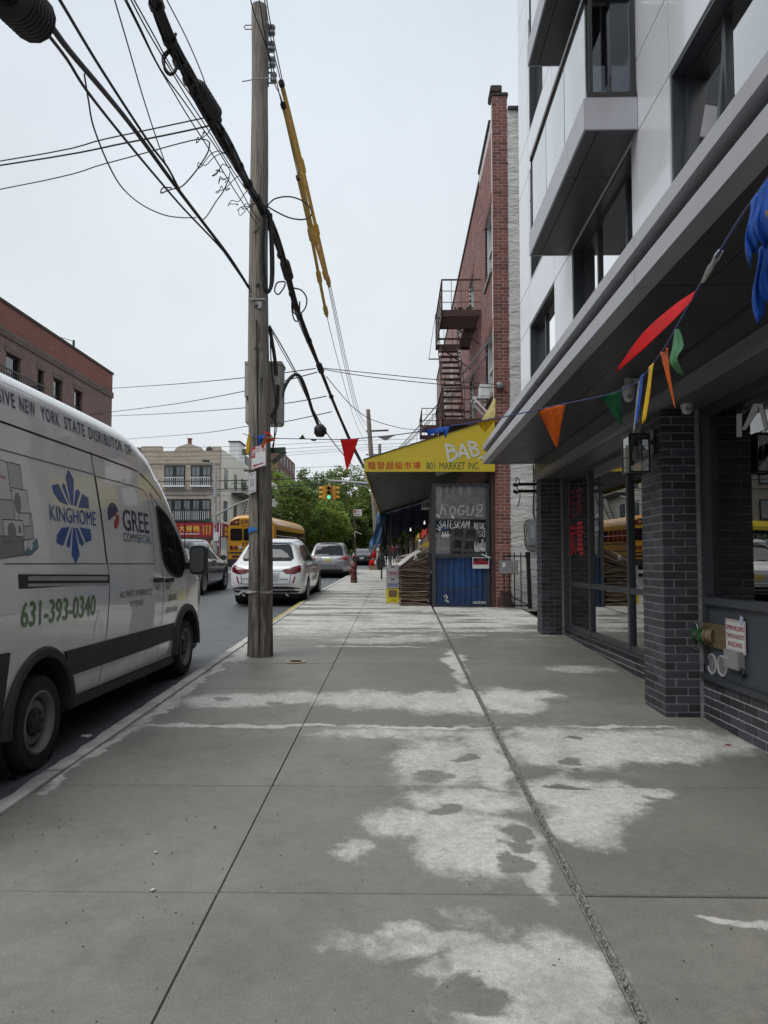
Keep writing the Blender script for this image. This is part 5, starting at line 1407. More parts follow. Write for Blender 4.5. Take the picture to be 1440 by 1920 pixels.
def rrect(u0, v0, u1, v1, r, n=4):
 return arc((u0 + r, v0 + r), r, pi, 1.5 * pi, n) + arc((u1 - r, v0 + r), r, 1.5 * pi, 2 * pi, n) + arc((u1 - r, v1 - r), r, 0, .5 * pi, n) + arc((u0 + r, v1 - r), r, .5 * pi, pi, n)
def wheel(par, x, y, z, r, w, side, kind='alloy', rim_m=None):
 """tyre > rim, hub pieces"""
 s = side; rr_ = r * .66
 mb = MB(); mb.lathe([(rr_, -w / 2), (r * .93, -w / 2), (r * .985, -w / 2 + .025), (r, -w * .2), (r, w * .2), (r * .985, w / 2 - .025), (r * .93, w / 2), (rr_, w / 2), (rr_ - .01, w / 2 - .03), (rr_ - .01, -w / 2 + .03), (rr_, -w / 2)], (0, 0, 0), 'x', 36)
 t = mb.build('wheel', RUB, par, smooth=40); t.location = (x, y, z)
 mb = MB(); d = s * (w / 2)
 if kind == 'steel':
  mb.lathe([(rr_ + .004, d * 1.0), (rr_ - .012, d * 1.04), (rr_ - .03, d * .9), (rr_ - .05, d * .45), (r * .52, d * .42), (r * .44, d * .62), (r * .30, d * .60), (r * .28, d * .3)], (0, 0, 0), 'x', 36)
  o = mb.build('rim', rim_m or ALLOY, t, smooth=35)
  mb = MB()
  for i in range(8):
   a = 2 * pi * i / 8 + .2; mb.lathe([(0, d * .535), (.034, d * .535), (.034, d * .3)], (0, r * .47 * cos(a), r * .47 * sin(a)), 'x', 10)
  mb.build('vent_hole', SEAM, t, kind='stuff')
  mb = MB(); mb.lathe([(r * .30, d * .58), (r * .29, d * .72), (r * .2, d * .84), (r * .1, d * .88), (0, d * .88)], (0, 0, 0), 'x', 28)
  for i in range(6): a = 2 * pi * i / 6; mb.lathe([(0, d * .92), (.016, d * .90), (.018, d * .7)], (0, r * .22 * cos(a), r * .22 * sin(a)), 'x', 8)
  mb.build('hub_cap', CLAD, t, smooth=40)
 else:
  mb.lathe([(rr_ + .004, d), (rr_ - .015, d * 1.02), (rr_ - .03, d * .8), (rr_ - .04, d * -.2)], (0, 0, 0), 'x', 32)
  for i in range(10):
   a = 2 * pi * i / 10; c, e = cos(a), sin(a)
   mb.bar((d * .72, c * .04, e * .04), (d * .9, c * rr_ * .95, e * rr_ * .95), .045, .03)
  mb.lathe([(.06, d * .6), (.06, d * .85), (0, d * .87)], (0, 0, 0), 'x', 12)
  mb.build('rim', rim_m or ALLOY, t, smooth=35)
  mb = MB(); mb.lathe([(0, d * .1), (rr_ - .03, d * .1)], (0, 0, 0), 'x', 24); mb.build('brake_disc', SEAM, t)
 return t
#  the white delivery van
def van_paint():
 m, t = newmat('white_van_paint'); p = t.pos()
 c = t.mix(t.ramp(t.noise(1.3, 5, .6, p), .35, .7), (0.71, 0.72, 0.725), (0.78, 0.79, 0.795))
 sp = t.n('SeparateXYZ'); t.l(p, sp.inputs[0])
 lowd = t.math('MULTIPLY', t.ramp(sp.outputs['Z'], .35, 1.25, 1, 0), t.ramp(t.noise(3.5, 6, .65, t.scale(p, (1, 1, .5))), .35, .7, .1, .75))   # road grime splashed up the sills
 c = t.mix(lowd, c, (0.30, 0.285, 0.26))
 t.l(c, t.b.inputs['Base Color']); t.b.inputs['Roughness'].default_value = .22
 t.b.inputs['Coat Weight'].default_value = 1.0; t.b.inputs['Coat Roughness'].default_value = .03
 nb = t.bump(t.noise(1.1, 2, .4, p), .12, .05)
 return m
VANP = van_paint()
VX0, VY0, VZ0 = -3.68, 5.41, .059
van = thing('delivery_van', 'white high roof delivery van with blue logos parked at the curb', 'van', (VX0, VY0, VZ0), world=False)
side_x = [(.30, .90), (.36, .955), (.46, .995), (.70, 1.012), (.90, 1.022), (1.2, 1.028), (1.42, 1.022), (1.50, 1.012), (1.56, 1.003), (2.0, .962), (2.40, .918), (2.53, .900), (2.545, .912), (2.65, .893), (3.2, .84)]
def prof_x(z): return interp(side_x, z, 1)
VK = [(-2.0, .36, 2.97, .985, .30, .32), (-1.9, .33, 3.0, 1, .25, .36), (0, .31, 3.01, 1, .25, .38), (1.75, .31, 3.0, 1, .25, .40), (2.2, .31, 2.965, 1, .26, .42), (2.6, .31, 2.855, .998, .30, .42), (3.0, .31, 2.60, .995, .26, .40), (3.4, .31, 2.22, .99, .22, .36),
 (3.8, .31, 1.80, .985, .18, .30), (4.02, .31, 1.57, .975, .14, .25), (4.35, .31, 1.44, .955, .14, .25), (4.6, .31, 1.27, .90, .14, .25), (4.76, .32, 1.08, .80, .12, .2), (4.84, .36, .92, .66, .1, .2)]
def van_ring(y):
 zb, zt, w_, r_z, r_x = (interp(VK, y, i) for i in range(1, 6))
 h = [(0, zb), (.45, zb), (.78, zb)]
 z0, z1 = zb + .02, zt - r_z; N = 18
 lv = [z0 + (z1 - z0) * i / (N - 1) for i in range(N)]
 for z in lv: h.append((prof_x(z) * w_, z))
 xs = prof_x(z1) * w_
 for i in range(1, 7):
  a = i / 6 * pi / 2; h.append((xs - r_x * (1 - cos(a)), z1 + r_z * sin(a)))
 h += [((xs - r_x) * .6, zt + .008), (0, zt + .014)]
 full = [(x, z) for (x, z) in h] + [(-x, z) for (x, z) in h[-2:0:-1]]
 return [(x, y, z) for (x, z) in full]
vy = [-2.0, -1.97, -1.9, -1.7] + [-1.5 + .25 * i for i in range(13)] + [1.62 + .1 * i for i in range(31)] + [4.7, 4.74, 4.78, 4.81, 4.84]
vb = loft([van_ring(y) for y in sorted(set(vy))])
body = vb.build('body', VANP, van)
VW = [(0.0, .385), (3.71, .50)]
cut_arches(body, VW, .455, .62, 1.3)
body.data.polygons.foreach_set('use_smooth', [True] * len(body.data.polygons)); body.data.set_sharp_from_angle(angle=radians(38))
sk = Skin(body)
for (y, z) in VW:
 for s in (1,):
  mb = MB(); n = 22; a0, a1 = (-.03, pi + .10)
  for (r0, r1, x0, x1) in ((.45, .535, .94, 1.048),):
   ring = []
   for i in range(n + 1):
    a = a0 + (a1 - a0) * i / n
    for (r_, x_) in ((r0, x0), (r0, x1 - .012), (r0 + .02, x1), (r1 - .02, x1 - .004), (r1, x1 - .03), (r1, x0)): ring.append((x_, y + r_ * cos(a), z + r_ * sin(a)))
   k = 6
   mb.add(ring, [(i * k + j, i * k + (j + 1) % k, (i + 1) * k + (j + 1) % k, (i + 1) * k + j) for i in range(n) for j in range(k)])
  mb.build('arch_flare', CLAD, van, smooth=40)
 mb = MB(); mb.lathe([(.452, .60), (.452, .96)], (0, y, z), 'x', 28); mb.lathe([(0, .62), (.452, .62)], (0, y, z), 'x', 28); mb.build('wheel_well', SEAM, van)
STEELW = mat('dusty_steel_wheel', (0.20, 0.185, 0.165), .55, .3, var=.2, scale=14)
wheel(van, .885, 0, .352, .352, .235, 1, 'steel', STEELW); wheel(van, .885, 3.71, .482, .352, .235, 1, 'steel', STEELW)
wheel(van, -.885, 0, .352, .352, .235, -1, 'steel', STEELW); wheel(van, -.885, 3.71, .482, .352, .235, -1, 'steel', STEELW)
mb = MB(); mb.box(-.7, -1.5, .24, .7, 4.2, .34); mb.bar((-.85, 0, .36), (.85, 0, .36), .12); mb.bar((-.85, 3.71, .48), (.85, 3.71, .48), .1); mb.build('chassis', SEAM, van)
c0 = [(.47, .625), (2.0, .63), (3.19, .64), (3.185, .83), (2.2, .835), (.33, .835)]
mb = sk.patch('+x', c0, .014); mb.build('side_cladding', CLAD, van, smooth=40)
mb = sk.patch('+x', [(-1.95, .36), (-.56, .36), (-.555, .60), (-.50, .93), (-1.2, .95), (-1.95, .96)], .014); mb.build('rear_cladding', CLAD, van, smooth=40)
mb = sk.patch('+x', [(4.22, .40), (4.78, .40), (4.78, .62), (4.5, .74), (4.24, .66)], .012); mb.build('bumper_corner', CLAD, van, smooth=40)
mb = MB(); mb.box(.93, .48, .34, 1.0, 3.24, .44); mb.build('sill', CLAD, van, bevel=.015)
mb = sk.line('+x', [(-1.9, 2.532), (0, 2.532), (1.5, 2.53), (2.3, 2.50), (2.9, 2.30)], .016, .002); mb.build('drip_channel', SEAM, van)
sd = [(1.062,2.346), (1.136,1.912), (1.178,1.536), (1.202,1.398), (1.185,1.13), (1.15,0.841), (1.074,0.478)]
mb = sk.line('+x', sd[:3], .026, .004); mb.build('door_rubber', SEAM, van)
mb = sk.line('+x', sd[2:], .010, .003); mb.build('sliding_door_gap', SEAM, van); mb = sk.line('+x', [(1.024,2.55), (1.062,2.346)], .012, .003); mb.build('upper_door_gap', SEAM, van)
dl = [(2.51,2.316), (2.648,2.028), (2.707,1.535), (2.74,1.214), (2.705,0.796), (2.628,0.519)]
mb = sk.line('+x', dl, .010, .003); sk.line('+x', [(2.51,2.316), (2.75,2.217), (3.023,2.113)], .010, .003, mb); mb.build('front_door_gap', SEAM, van)
mb = MB()
for pl in ([(1.104,2.336), (1.732,2.342), (2.254,2.337), (2.407,2.288), (2.464,2.176), (2.487,1.87), (2.485,1.535)], [(1.19,1.536), (2.485,1.535)], [(-0.56,1.537), (-0.13,1.537), (0.476,1.537), (1.154,1.536)], [(-0.597,2.33), (0.163,2.336), (1.033,2.347)]):
 sk.line('+x', pl, .009, .003, mb)
mb.build('panel_groove', mat('groove_shade', (.12, .12, .12), .8, var=0), van)
a = (-0.391,1.418); b = (1.197,1.384)
mb = MB(); x = 1.012
mb.prism([(a[0], a[1] - .058), (b[0], b[1] - .052), (b[0], b[1] + .052), (a[0], a[1] + .045)], lambda u, v, t: (t, u, v), .99, x + .012); mb.build('door_rail', CLAD, van)
mb = MB(); mb.prism([(a[0] + .12, a[1] - .002), (b[0] - .05, b[1] + .0), (b[0] - .05, b[1] + .036), (a[0] + .12, a[1] + .030)], lambda u, v, t: (t, u, v), x + .0125, x + .020)
mb.prism([(a[0] + .12, a[1] - .046), (b[0] - .05, b[1] - .043), (b[0] - .05, b[1] - .022), (a[0] + .12, a[1] - .024)], lambda u, v, t: (t, u, v), x + .0125, x + .017); mb.build('rail_strip', mat('brushed_strip', (.42, .43, .43), .35, .6, var=.1), van)
for (p, q) in ((280, 294), (302.5, 314)):
 a = (2.399,1.355) if p == 280 else (2.799,1.346); b = (2.643,1.35) if p == 280 else (3.019,1.341)
 mb = MB(); mb.prism(rrect(a[0], a[1] - .025, b[0], a[1] + .025, .02), lambda u, v, t: (t, u, v), 1.02, 1.065); mb.build('door_handle', CLAD, van, smooth=40)
 c = ((a[0] + b[0]) / 2, a[1] - .05); mb = MB(); mb.stroke([(c[0] + .07 * cos(t), c[1] + .045 * sin(t)) for t in [pi + pi * i / 10 for i in range(11)]], .012, sk.f('+x', .005)); mb.build('handle_recess', mat('groove_shade', (.12, .12, .12), .8, var=0), van)
win = [(2.687,2.181), (2.885,2.154), (3.105,2.074), (3.407,1.876), (3.592,1.682), (3.643,1.568), (3.493,1.415), (3.323,1.379), (3.076,1.409), (2.878,1.479), (2.778,1.59), (2.728,1.88)]
mb = sk.patch('+x', win, .006); mb.build('side_window', CGL, van, smooth=40)
mb = MB(); mb.stroke([(v.x, v.y) for v in spline([(q[0], q[1], 0) for q in win + [win[0]]], 2)], .035, sk.f('+x', .009)); mb.build('window_rubber', SEAM, van)
mb = sk.line('+x', [(3.147,2.058), (3.263,1.773), (3.301,1.392)], .03, .010); mb.build('quarter_post', SEAM, van)
ws = [(-.78, 1.62), (.78, 1.62), (.74, 2.05), (.66, 2.42), (.5, 2.58), (-.5, 2.58), (-.66, 2.42), (-.74, 2.05)]
mb = sk.patch('+y', ws, .006); mb.build('windscreen', CGL, van, smooth=40)
for s in (1, -1):
 mb = MB(); mb.prism(rrect(.0, .0, .20, .36, .06), lambda u, v, t: (s * (1.10 + u * 1.0), 3.47 + t + u * .15, 1.40 + v), 0, .13); m_ = mb.build('side_mirror', CLAD, van, bevel=.02, smooth=45)
 mb = MB(); mb.prism(rrect(.02, .03, .18, .33, .05), lambda u, v, t: (s * (1.10 + u), 3.463 + t + u * .15, 1.40 + v), 0, .004); mb.build('mirror_glass', mat('mirror_glass', (.015, .017, .017), .25, var=0), m_)
 mb = MB(); mb.bar((s * .98, 3.62, 1.50), (s * 1.14, 3.58, 1.52), .06, .08); mb.build('mirror_arm', CLAD, m_)
hl = [(4.3, 1.0), (4.62, .98), (4.72, 1.12), (4.5, 1.28), (4.32, 1.3)]
mb = sk.patch('+x', hl, .006); mb.build('headlight', CLR, van, smooth=40)
mb = MB(); p = (-2.941,9.9,2.42); mb.tube([(.86, 4.1, 1.5), (.86, 4.06, 2.28)], .006, 5); mb.build('antenna', SEAM, van)
BLUP = mat('blue_print', (0.012, 0.075, 0.30), .4, var=.04, coat=.3)
NAVP = mat('navy_print', (0.012, 0.020, 0.085), .4, var=.04, coat=.3)
GRNP = mat('green_print', (0.065, 0.19, 0.03), .4, var=.04, coat=.3)
REDP = mat('red_print', (0.40, 0.03, 0.02), .4, var=.04, coat=.3)
GRYP = mat('grey_print', (0.09, 0.09, 0.095), .4, var=.04, coat=.3)
def van_text(body_, p_lo, p_hi, m, bold=.0, nm='lettering'):
 """fits the words between the lower start and upper end point on the side"""
 w_ = p_hi[0] - p_lo[0]; h_ = p_hi[1] - p_lo[1]
 mb = MB(); mb.text(body_, lambda u, v: sk.at('+x', p_lo[0] + u, p_lo[1] + v, .0045), w_, h_, bold=bold); mb.build(nm, m, van)
T0 = (-0.396,2.653); T1 = (2.122,2.681)
zt_ = 2.665
u0 = (-0.19,2.738)[0]; W29 = (T1[0] - u0) / 29; k_ = 0
for wd in ('NEW', 'YORK', 'STATE', 'DISRIBUTOR', 'OF:'):
 van_text(wd + '~', (u0 + k_ * W29, zt_), (u0 + (k_ + len(wd) - (.5 if wd[-1] == ':' else .1)) * W29, zt_ + .112), NAVP, .012); k_ += len(wd) + 1
van_text('EXCLUSIVE~', ((-0.256,2.723)[0] - .62, zt_), ((-0.256,2.723)[0], zt_ + .112), NAVP, .012)
a = (0.142,1.848); b = (1,2.058); van_text('KINGHOME', (a[0], (0.539,1.874)[1]), (b[0], (0.533,1.999)[1]), BLUP, .0)
CKx = (0.545,1.942)[0]; Sx = ((0.891,1.965)[0] - (0.244,1.922)[0]) / 65.; CKz = (0.545,1.942)[1]; Sz = ((0.527,2.325)[1] - (0.545,1.942)[1]) / 86.
petals = [[(-3, 62), (-22, 213), (-4, 262), (22, 213), (5, 62)], [(-11, 62), (-46, 158), (-40, 176), (-30, 172)], [(12, 64), (28, 152), (44, 162), (53, 144), (22, 62)], [(-24, 60), (-66, 168), (-98, 152), (-92, 110), (-66, 70)], [(36, 56), (66, 140), (100, 124), (98, 60)]]
for pt_ in petals:
 for sg in (1, -1):
  pp = [(CKx + u / 3 * Sx, CKz + sg * (v / 3 - (2 if sg > 0 else -3)) * Sz) for (u, v) in (pt_ if sg > 0 else pt_[::-1])]
  sk.patch('+x', pp, .0042, .15, None, .004).build('blue_petal', BLUP, van)
a = (1.628,1.856); b = (2.399,2.1); van_text('GREE', ((1.643,1.835)[0], (1.99,1.872)[1] - .01), ((2.382,2.099)[0], (1.98,2.082)[1]), NAVP, .012)
van_text('COMMERCIAL', ((1.625,1.766)[0], (1.996,1.756)[1]), ((2.429,1.821)[0], (1.991,1.844)[1]), GRYP, -.004)
gc = (1.42,1.995); ry_ = ((1.566,2.004)[0] - (1.298,1.987)[0]) / 2; rz__ = ((1.414,2.122)[1] - (1.426,1.867)[1]) / 2
ell = lambda r, a: (gc[0] + ry_ * r * cos(a), gc[1] + rz__ * r * sin(a))
mb = MB(); out = [ell(1, a) for a in [radians(25 + i * 10) for i in range(19)]]; inn = [ell(.42, a) for a in [radians(205 - i * 20) for i in range(10)]]
sk.patch('+x', out + inn, .0042, .15, mb, .004); mb.build('round_mark', NAVP, van)
mb = MB(); rd = [ell(.32, radians(100)), ell(1.0, radians(2)), ell(1.02, radians(-30)), ell(1.02, radians(-60)), ell(1.0, radians(-88)), ell(.5, radians(-95)), ell(.45, radians(-20)), ell(.3, radians(60))]
sk.patch('+x', rd, .0043, .15, mb, .004); mb.build('red_mark', REDP, van)
a = (-0.362,1.113); b = (0.892,1.241)
van_text('631-393-0340', (a[0], (0.221,1.098)[1] - .015), (b[0], (0.214,1.248)[1] + .02), GRNP, .012)
van_text('ALL PARTS WARRANTED', ((1.443,1.21)[0], (1.857,1.207)[1]), ((2.353,1.264)[0], (1.854,1.271)[1]), GRYP, .005)
van_text('10 YEARS', ((1.718,1.118)[0], (1.891,1.108)[1]), ((2.069,1.164)[0], (1.888,1.167)[1]), GRYP, .0)
mb = MB()
for (r0, r1, y0, y1) in ((308, 325, 1128, 1114), (304, 327, 1149, 1137)):
 p = (2.914,1.097); n = 14 if r0 == 308 else 17
 u0 = {308: (2.912,1.14)[0], 304: (2.843,1.009)[0]}[r0]; u1 = {308: (3.251,1.124)[0], 304: (3.299,0.98)[0]}[r0]
 v0 = {308: (3.07,1.088)[1], 304: (3.077,0.956)[1]}[r0]; v1 = {308: (3.066,1.176)[1], 304: (3.073,1.032)[1]}[r0]
 q = random.Random(r0)
 for i in range(n):
  u = u0 + (u1 - u0) * (i + .5) / n; mb.stroke([(u, v0 + q.uniform(0, .02)), (u + q.uniform(-.01, .01), v1)], .011, sk.f('+x', .0045))
  if i % 2: mb.stroke([(u - .012, v0 + .03), (u + .02, v0 + .03 + q.uniform(-.01, .03))], .01, sk.f('+x', .0045))
mb.build('faded_print', GRYP, van)
UG = [mat('print_light_grey', (.62, .63, .63), .4, var=.06, coat=.3), mat('print_mid_grey', (.46, .465, .47), .4, var=.06, coat=.3), mat('print_dark_grey', (.20, .20, .205), .4, var=.06, coat=.3), mat('print_teal', (.06, .22, .27), .4, var=.06, coat=.3)]
def unit(r, mi, off):
 mb = sk.patch('+x', [r[0], r[1], r[2], r[3]], off, .15, None, .003); mb.build('unit_picture', UG[mi], van)
 mb = MB()
 for i in range(4): mb.stroke([r[i], r[(i + 1) % 4]], .008, sk.f('+x', off + .0003))
 mb.build('unit_outline', GRYP, van)
unit([(-0.823,1.837), (-0.399,1.894), (-0.416,2.246), (-0.845,2.283)], 0, .0040)
unit([(-0.421,2.05), (-0.247,2.067), (-0.256,2.253), (-0.43,2.252)], 1, .0044)
unit([(-0.395,1.796), (-0.174,1.815), (-0.187,2.073), (-0.408,2.074)], 0, .0048)
unit([(-0.817,1.699), (-0.378,1.737), (-0.389,1.985), (-0.829,1.96)], 1, .0050)
unit([(-0.54,1.679), (-0.275,1.702), (-0.282,1.848), (-0.547,1.84)], 0, .0054)
unit([(-0.347,1.7), (-0.139,1.722), (-0.148,1.911), (-0.328,1.899)], 1, .0046)
unit([(-0.81,1.555), (-0.285,1.602), (-0.291,1.732), (-0.818,1.72)], 2, .0057)
unit([(-0.299,1.602), (-0.195,1.603), (-0.081,1.66), (-0.092,1.724), (-0.231,1.735), (-0.297,1.701)], 3, .0060)
def disc(c, ru, rv, mi, off):
 mb = sk.patch('+x', [(c[0] + ru * cos(a), c[1] + rv * sin(a)) for a in [2 * pi * i / 16 for i in range(16)]], off, .2, None, .003); mb.build('fan_picture', UG[mi], van)
disc((-0.331,1.971), .045, .075, 2, .0056); disc((-0.435,1.764), .055, .06, 2, .0062); disc((-0.33,1.78), .02, .03, 2, .0062); disc((-0.198,1.673), .035, .035, 0, .0066)
van_text('Gree Heat', ((-0.568,2.126)[0], (-0.521,2.125)[1]), ((-0.467,2.138)[0], (-0.522,2.154)[1]), REDP, .02)
mb = sk.line('+x', [(0.975,1.133), (0.913,1.03), (0.863,0.918)], .006, .003); mb.build('scratch', GRYP, van)
#  cars
def car(name, label, K, W_, H, wheels, wr, paint, loc, rear, kind='suv', slope=None, sidewin=True, group=None, low=False):
 y0 = loc[1]; sl_ = slope if slope is not None else .02
 t = thing(name, label, 'car', loc, (math.atan(sl_), 0, 0), world=False, group=group)
 L_ = K[-1][0]
 rings = []
 ys = sorted({k[0] for k in K} | {K[0][0] + (L_ - K[0][0]) * i / 44 for i in range(45)})
 for y in ys:
  zb, zl, zt, wb, wt = (interp(K, y, i) for i in range(1, 6))
  h = [(0, zb), (wb * .6, zb), (wb * .88, zb + .015), (wb * .965, zb + .10), (wb * .99, zb + (zl - zb) * .35), (wb, zb + (zl - zb) * .62), (wb * .99, zl - (zl - zb) * .14), (wb * .965, zl - .015)]
  hh = zt - zl
  h += [(wb * .94 + (wt - wb * .94) * .12, zl + .015 + hh * .05), (wb * .94 + (wt - wb * .94) * .45, zl + hh * .42), (wb * .94 + (wt - wb * .94) * .78, zl + hh * .74), (wt * .965, zl + hh * .90), (wt * .86, zl + hh * .972), (wt * .5, zt), (0, zt + .008)]
  rings.append([(x, y, z) for (x, z) in h] + [(-x, y, z) for (x, z) in h[-2:0:-1]])
 body = loft(rings).build('body', paint, t)
 cut_arches(body, [(y, wr + .01) for y in wheels], wr * 1.13, W_ * .60, W_ * 1.4)
 body.data.polygons.foreach_set('use_smooth', [True] * len(body.data.polygons)); body.data.set_sharp_from_angle(angle=radians(40))
 s = Skin(body)
 for y in wheels:
  for sd_ in (1, -1):
   wheel(t, sd_ * (W_ - .115), y, wr, wr, .225, sd_)
  mb = MB(); mb.lathe([(wr * 1.12, -W_ * .93), (wr * 1.12, W_ * .93)], (0, y, wr + .01), 'x', 24); mb.build('wheel_well', SEAM, t)
 mb = MB(); mb.box(-W_ * .8, .3, .2, W_ * .8, L_ - .3, .34); mb.build('underbody', SEAM, t)
 return t, s
def rear_set(t, s, P):
 for nm, m, polys, off in P:
  for p in polys:
   s.patch('-y', p, off, .08, None, .03).build(nm, m, t, smooth=40)
def mirror2(p): return [p, [(-u, v) for (u, v) in p][::-1]]
def side_set(t, s, wins, seams, handles, sides=('+x', '-x'), m=None):
 for sd_ in sides:
  for p in wins: s.patch(sd_, p, .006, .1, None, .02).build('side_window', m or CGL, t, smooth=40)
  mb = MB()
  for p in seams: s.line(sd_, p, .012, .003, mb)
  mb.build('door_gap', SEAM, t)
  for (u, v) in handles:
   q = s.at(sd_, u, v, .02); mb = MB(); mb.obox(q, (.03, .2, .035)); mb.build('door_handle', CHR, t, bevel=.01)
WHP = mat('white_car_paint', (0.72, 0.74, 0.76), .25, var=.02, coat=.8)
SILP = mat('silver_car_paint', (0.30, 0.31, 0.325), .3, .5, var=.03, coat=.7)
BKP = mat('black_car_paint', (0.012, 0.013, 0.015), .25, var=.1, coat=.9)
K = [(0.0, .50, .74, .80, .66, .60), (.05, .42, .86, .95, .82, .72), (.16, .34, .98, 1.06, .915, .76), (.34, .30, 1.05, 1.22, .945, .72), (.60, .27, 1.08, 1.50, .950, .64), (.85, .26, 1.08, 1.645, .950, .61), (1.2, .25, 1.07, 1.70, .948, .61), (2.0, .25, 1.04, 1.715, .946, .62), (2.7, .25, 1.02, 1.66, .944, .61), (3.3, .25, 1.0, 1.33, .94, .66), (3.7, .25, .98, 1.08, .935, .80), (4.3, .27, .88, .98, .91, .78), (4.7, .32, .72, .84, .80, .65), (4.87, .45, .62, .70, .58, .5)]
lx, ls_ = car('white_crossover', 'white luxury crossover parked at the curb behind the wooden pole', K, .945, 1.71, (1.06, 3.85), .36, WHP, (-3.29, 18.0, rz(18.0)), None, slope=.033)
rear_set(lx, ls_, [('rear_window', CGL, [[(-.60, 1.15), (.60, 1.15), (.66, 1.22), (.56, 1.50), (.50, 1.555), (-.50, 1.555), (-.56, 1.50), (-.66, 1.22)]], .008),
 ('tail_light', DKRED, mirror2([(.40, .93), (.50, .84), (.72, .83), (.86, .885), (.895, 1.02), (.86, 1.055), (.74, 1.00), (.55, .955)]), .012),
 ('lamp_bar', TAILR, mirror2([(.42, .93), (.52, .87), (.70, .865), (.72, .885), (.55, .90)]), .016),
 ('rear_bumper', CLAD, [[(-.80, .36), (.80, .36), (.86, .47), (.62, .47), (.55, .52), (-.55, .52), (-.62, .47), (-.86, .47)]], .014),
 ('chrome_trim', CHR, [[(-.84, .415), (.84, .415), (.85, .45), (-.85, .45)]], .03),
 ('reflector', TAILR, mirror2([(.66, .60), (.70, .60), (.745, .77), (.715, .77)]), .008),
 ('trim_strip', CHR, [[(-.42, .905), (.42, .905), (.42, .925), (-.42, .925)]], .014),
 ('licence_plate', PLATE, [[(-.15, .68), (.15, .68), (.15, .83), (-.15, .83)]], .01), ('plate_recess', mat('recess_white', (.4, .41, .42), .4, var=.02), [[(-.30, .64), (.30, .64), (.36, .86), (-.36, .86)]], .004),
 ('badge', CHR, [[(-.60, .705), (-.42, .705), (-.42, .725), (-.60, .725)], [(.34, .69), (.56, .69), (.56, .71), (.34, .71)]], .008)])
mb = MB(); ls_.line('-y', [(-.60, .60), (-.55, .58), (.55, .58), (.60, .60), (.62, .80), (.60, .90)], .012, .004, mb); ls_.line('-y', [(-.60, .60), (-.62, .80), (-.60, .90)], .012, .004, mb); mb.build('tailgate_gap', SEAM, lx)
mb = MB(); mb.prism([(-.58, 0), (.58, 0), (.50, .16), (-.50, .16)], lambda u, v, q: (u, .66 + v + .0 * q, 1.60 + v * .42 + q), 0, .03); mb.build('roof_spoiler', WHP, lx, bevel=.01)
mb = MB(); ls_.line('-y', [(.0, 1.16), (.18, 1.19), (.36, 1.165)], .02, .016, mb); mb.build('rear_wiper', SEAM, lx)
side_set(lx, ls_, [[(.72, 1.14), (1.2, 1.13), (1.2, 1.50), (1.02, 1.47)], [(1.28, 1.12), (2.12, 1.10), (2.12, 1.55), (1.28, 1.52)], [(2.2, 1.10), (3.2, 1.07), (2.9, 1.32), (2.55, 1.50), (2.2, 1.54)]], [[(1.24, 1.1), (1.3, .8), (1.5, .5)], [(2.16, 1.55), (2.16, .9), (2.16, .42)], [(3.2, 1.05), (3.3, .8), (3.25, .42)], [(.5, .98), (2, .99), (3.6, .93)]], [(1.55, .93), (2.45, .91)])
for s_ in (1, -1):
 mb = MB(); mb.obox((s_ * 1.02, 2.95, 1.12), (.2, .12, .15)); mb.build('side_mirror', WHP, lx, bevel=.04, smooth=50)
 mb = MB(); mb.bar((s_ * .60, 1.1, 1.735), (s_ * .61, 2.5, 1.735), .03); mb.build('roof_rail', CHR, lx)
 mb = MB(); mb.lathe([(.05, -.03), (.055, .06), (.04, .06)], (s_ * .55, .05, .33), 'y', 12); mb.build('exhaust_pipe', CHR, lx)
K = [(0.0, .42, .80, .88, .80, .72), (.06, .34, .92, 1.0, .93, .80), (.2, .30, 1.02, 1.12, .985, .80), (.36, .28, 1.08, 1.40, 1.0, .74), (.52, .27, 1.09, 1.64, 1.0, .68), (.75, .26, 1.09, 1.72, 1.0, .68), (2.0, .25, 1.06, 1.745, 1.0, .69), (3.0, .25, 1.02, 1.69, .995, .68), (3.7, .25, 1.0, 1.32, .99, .7), (4.2, .26, .98, 1.08, .97, .8), (4.8, .28, .84, .92, .88, .75), (5.14, .42, .64, .72, .6, .5)]
ml_, ms_ = car('silver_minivan', 'silver minivan with red tail lamps parked beyond the fire hydrant', K, .99, 1.74, (1.05, 4.05), .35, SILP, (-3.36, 34.9, rz(34.9)), None)
rear_set(ml_, ms_, [('rear_window', CGL, [[(-.74, 1.10), (.74, 1.10), (.70, 1.35), (.60, 1.60), (-.60, 1.60), (-.70, 1.35)]], .008), ('tail_light', TAILR, mirror2([(.42, .93), (.92, .90), (.95, 1.06), (.80, 1.08), (.62, 1.02)]), .012),
 ('chrome_trim', CHR, [[(-.5, .995), (.5, .995), (.5, 1.03), (-.5, 1.03)]], .014), ('licence_plate', PLATE, [[(-.16, .80), (.16, .80), (.16, .95), (-.16, .95)]], .010), ('rear_bumper', CLAD, [[(-.7, .34), (.7, .34), (.7, .42), (-.7, .42)]], .012)])
mb = MB(); ms_.line('-y', [(-.80, .62), (.80, .62)], .014, .004, mb); ms_.line('-y', [(-.1, 1.11), (.2, 1.14), (.3, 1.12)], .025, .016, mb); mb.build('tailgate_gap', SEAM, ml_)
side_set(ml_, ms_, [[(.60, 1.14), (1.6, 1.12), (1.6, 1.58), (.72, 1.58)], [(1.7, 1.12), (2.7, 1.10), (2.7, 1.60), (1.7, 1.60)], [(2.8, 1.10), (3.75, 1.06), (3.2, 1.45), (2.8, 1.58)]], [[(1.65, 1.6), (1.65, .4)], [(2.75, 1.6), (2.75, .4)]], [(1.8, .95), (2.9, .95)])
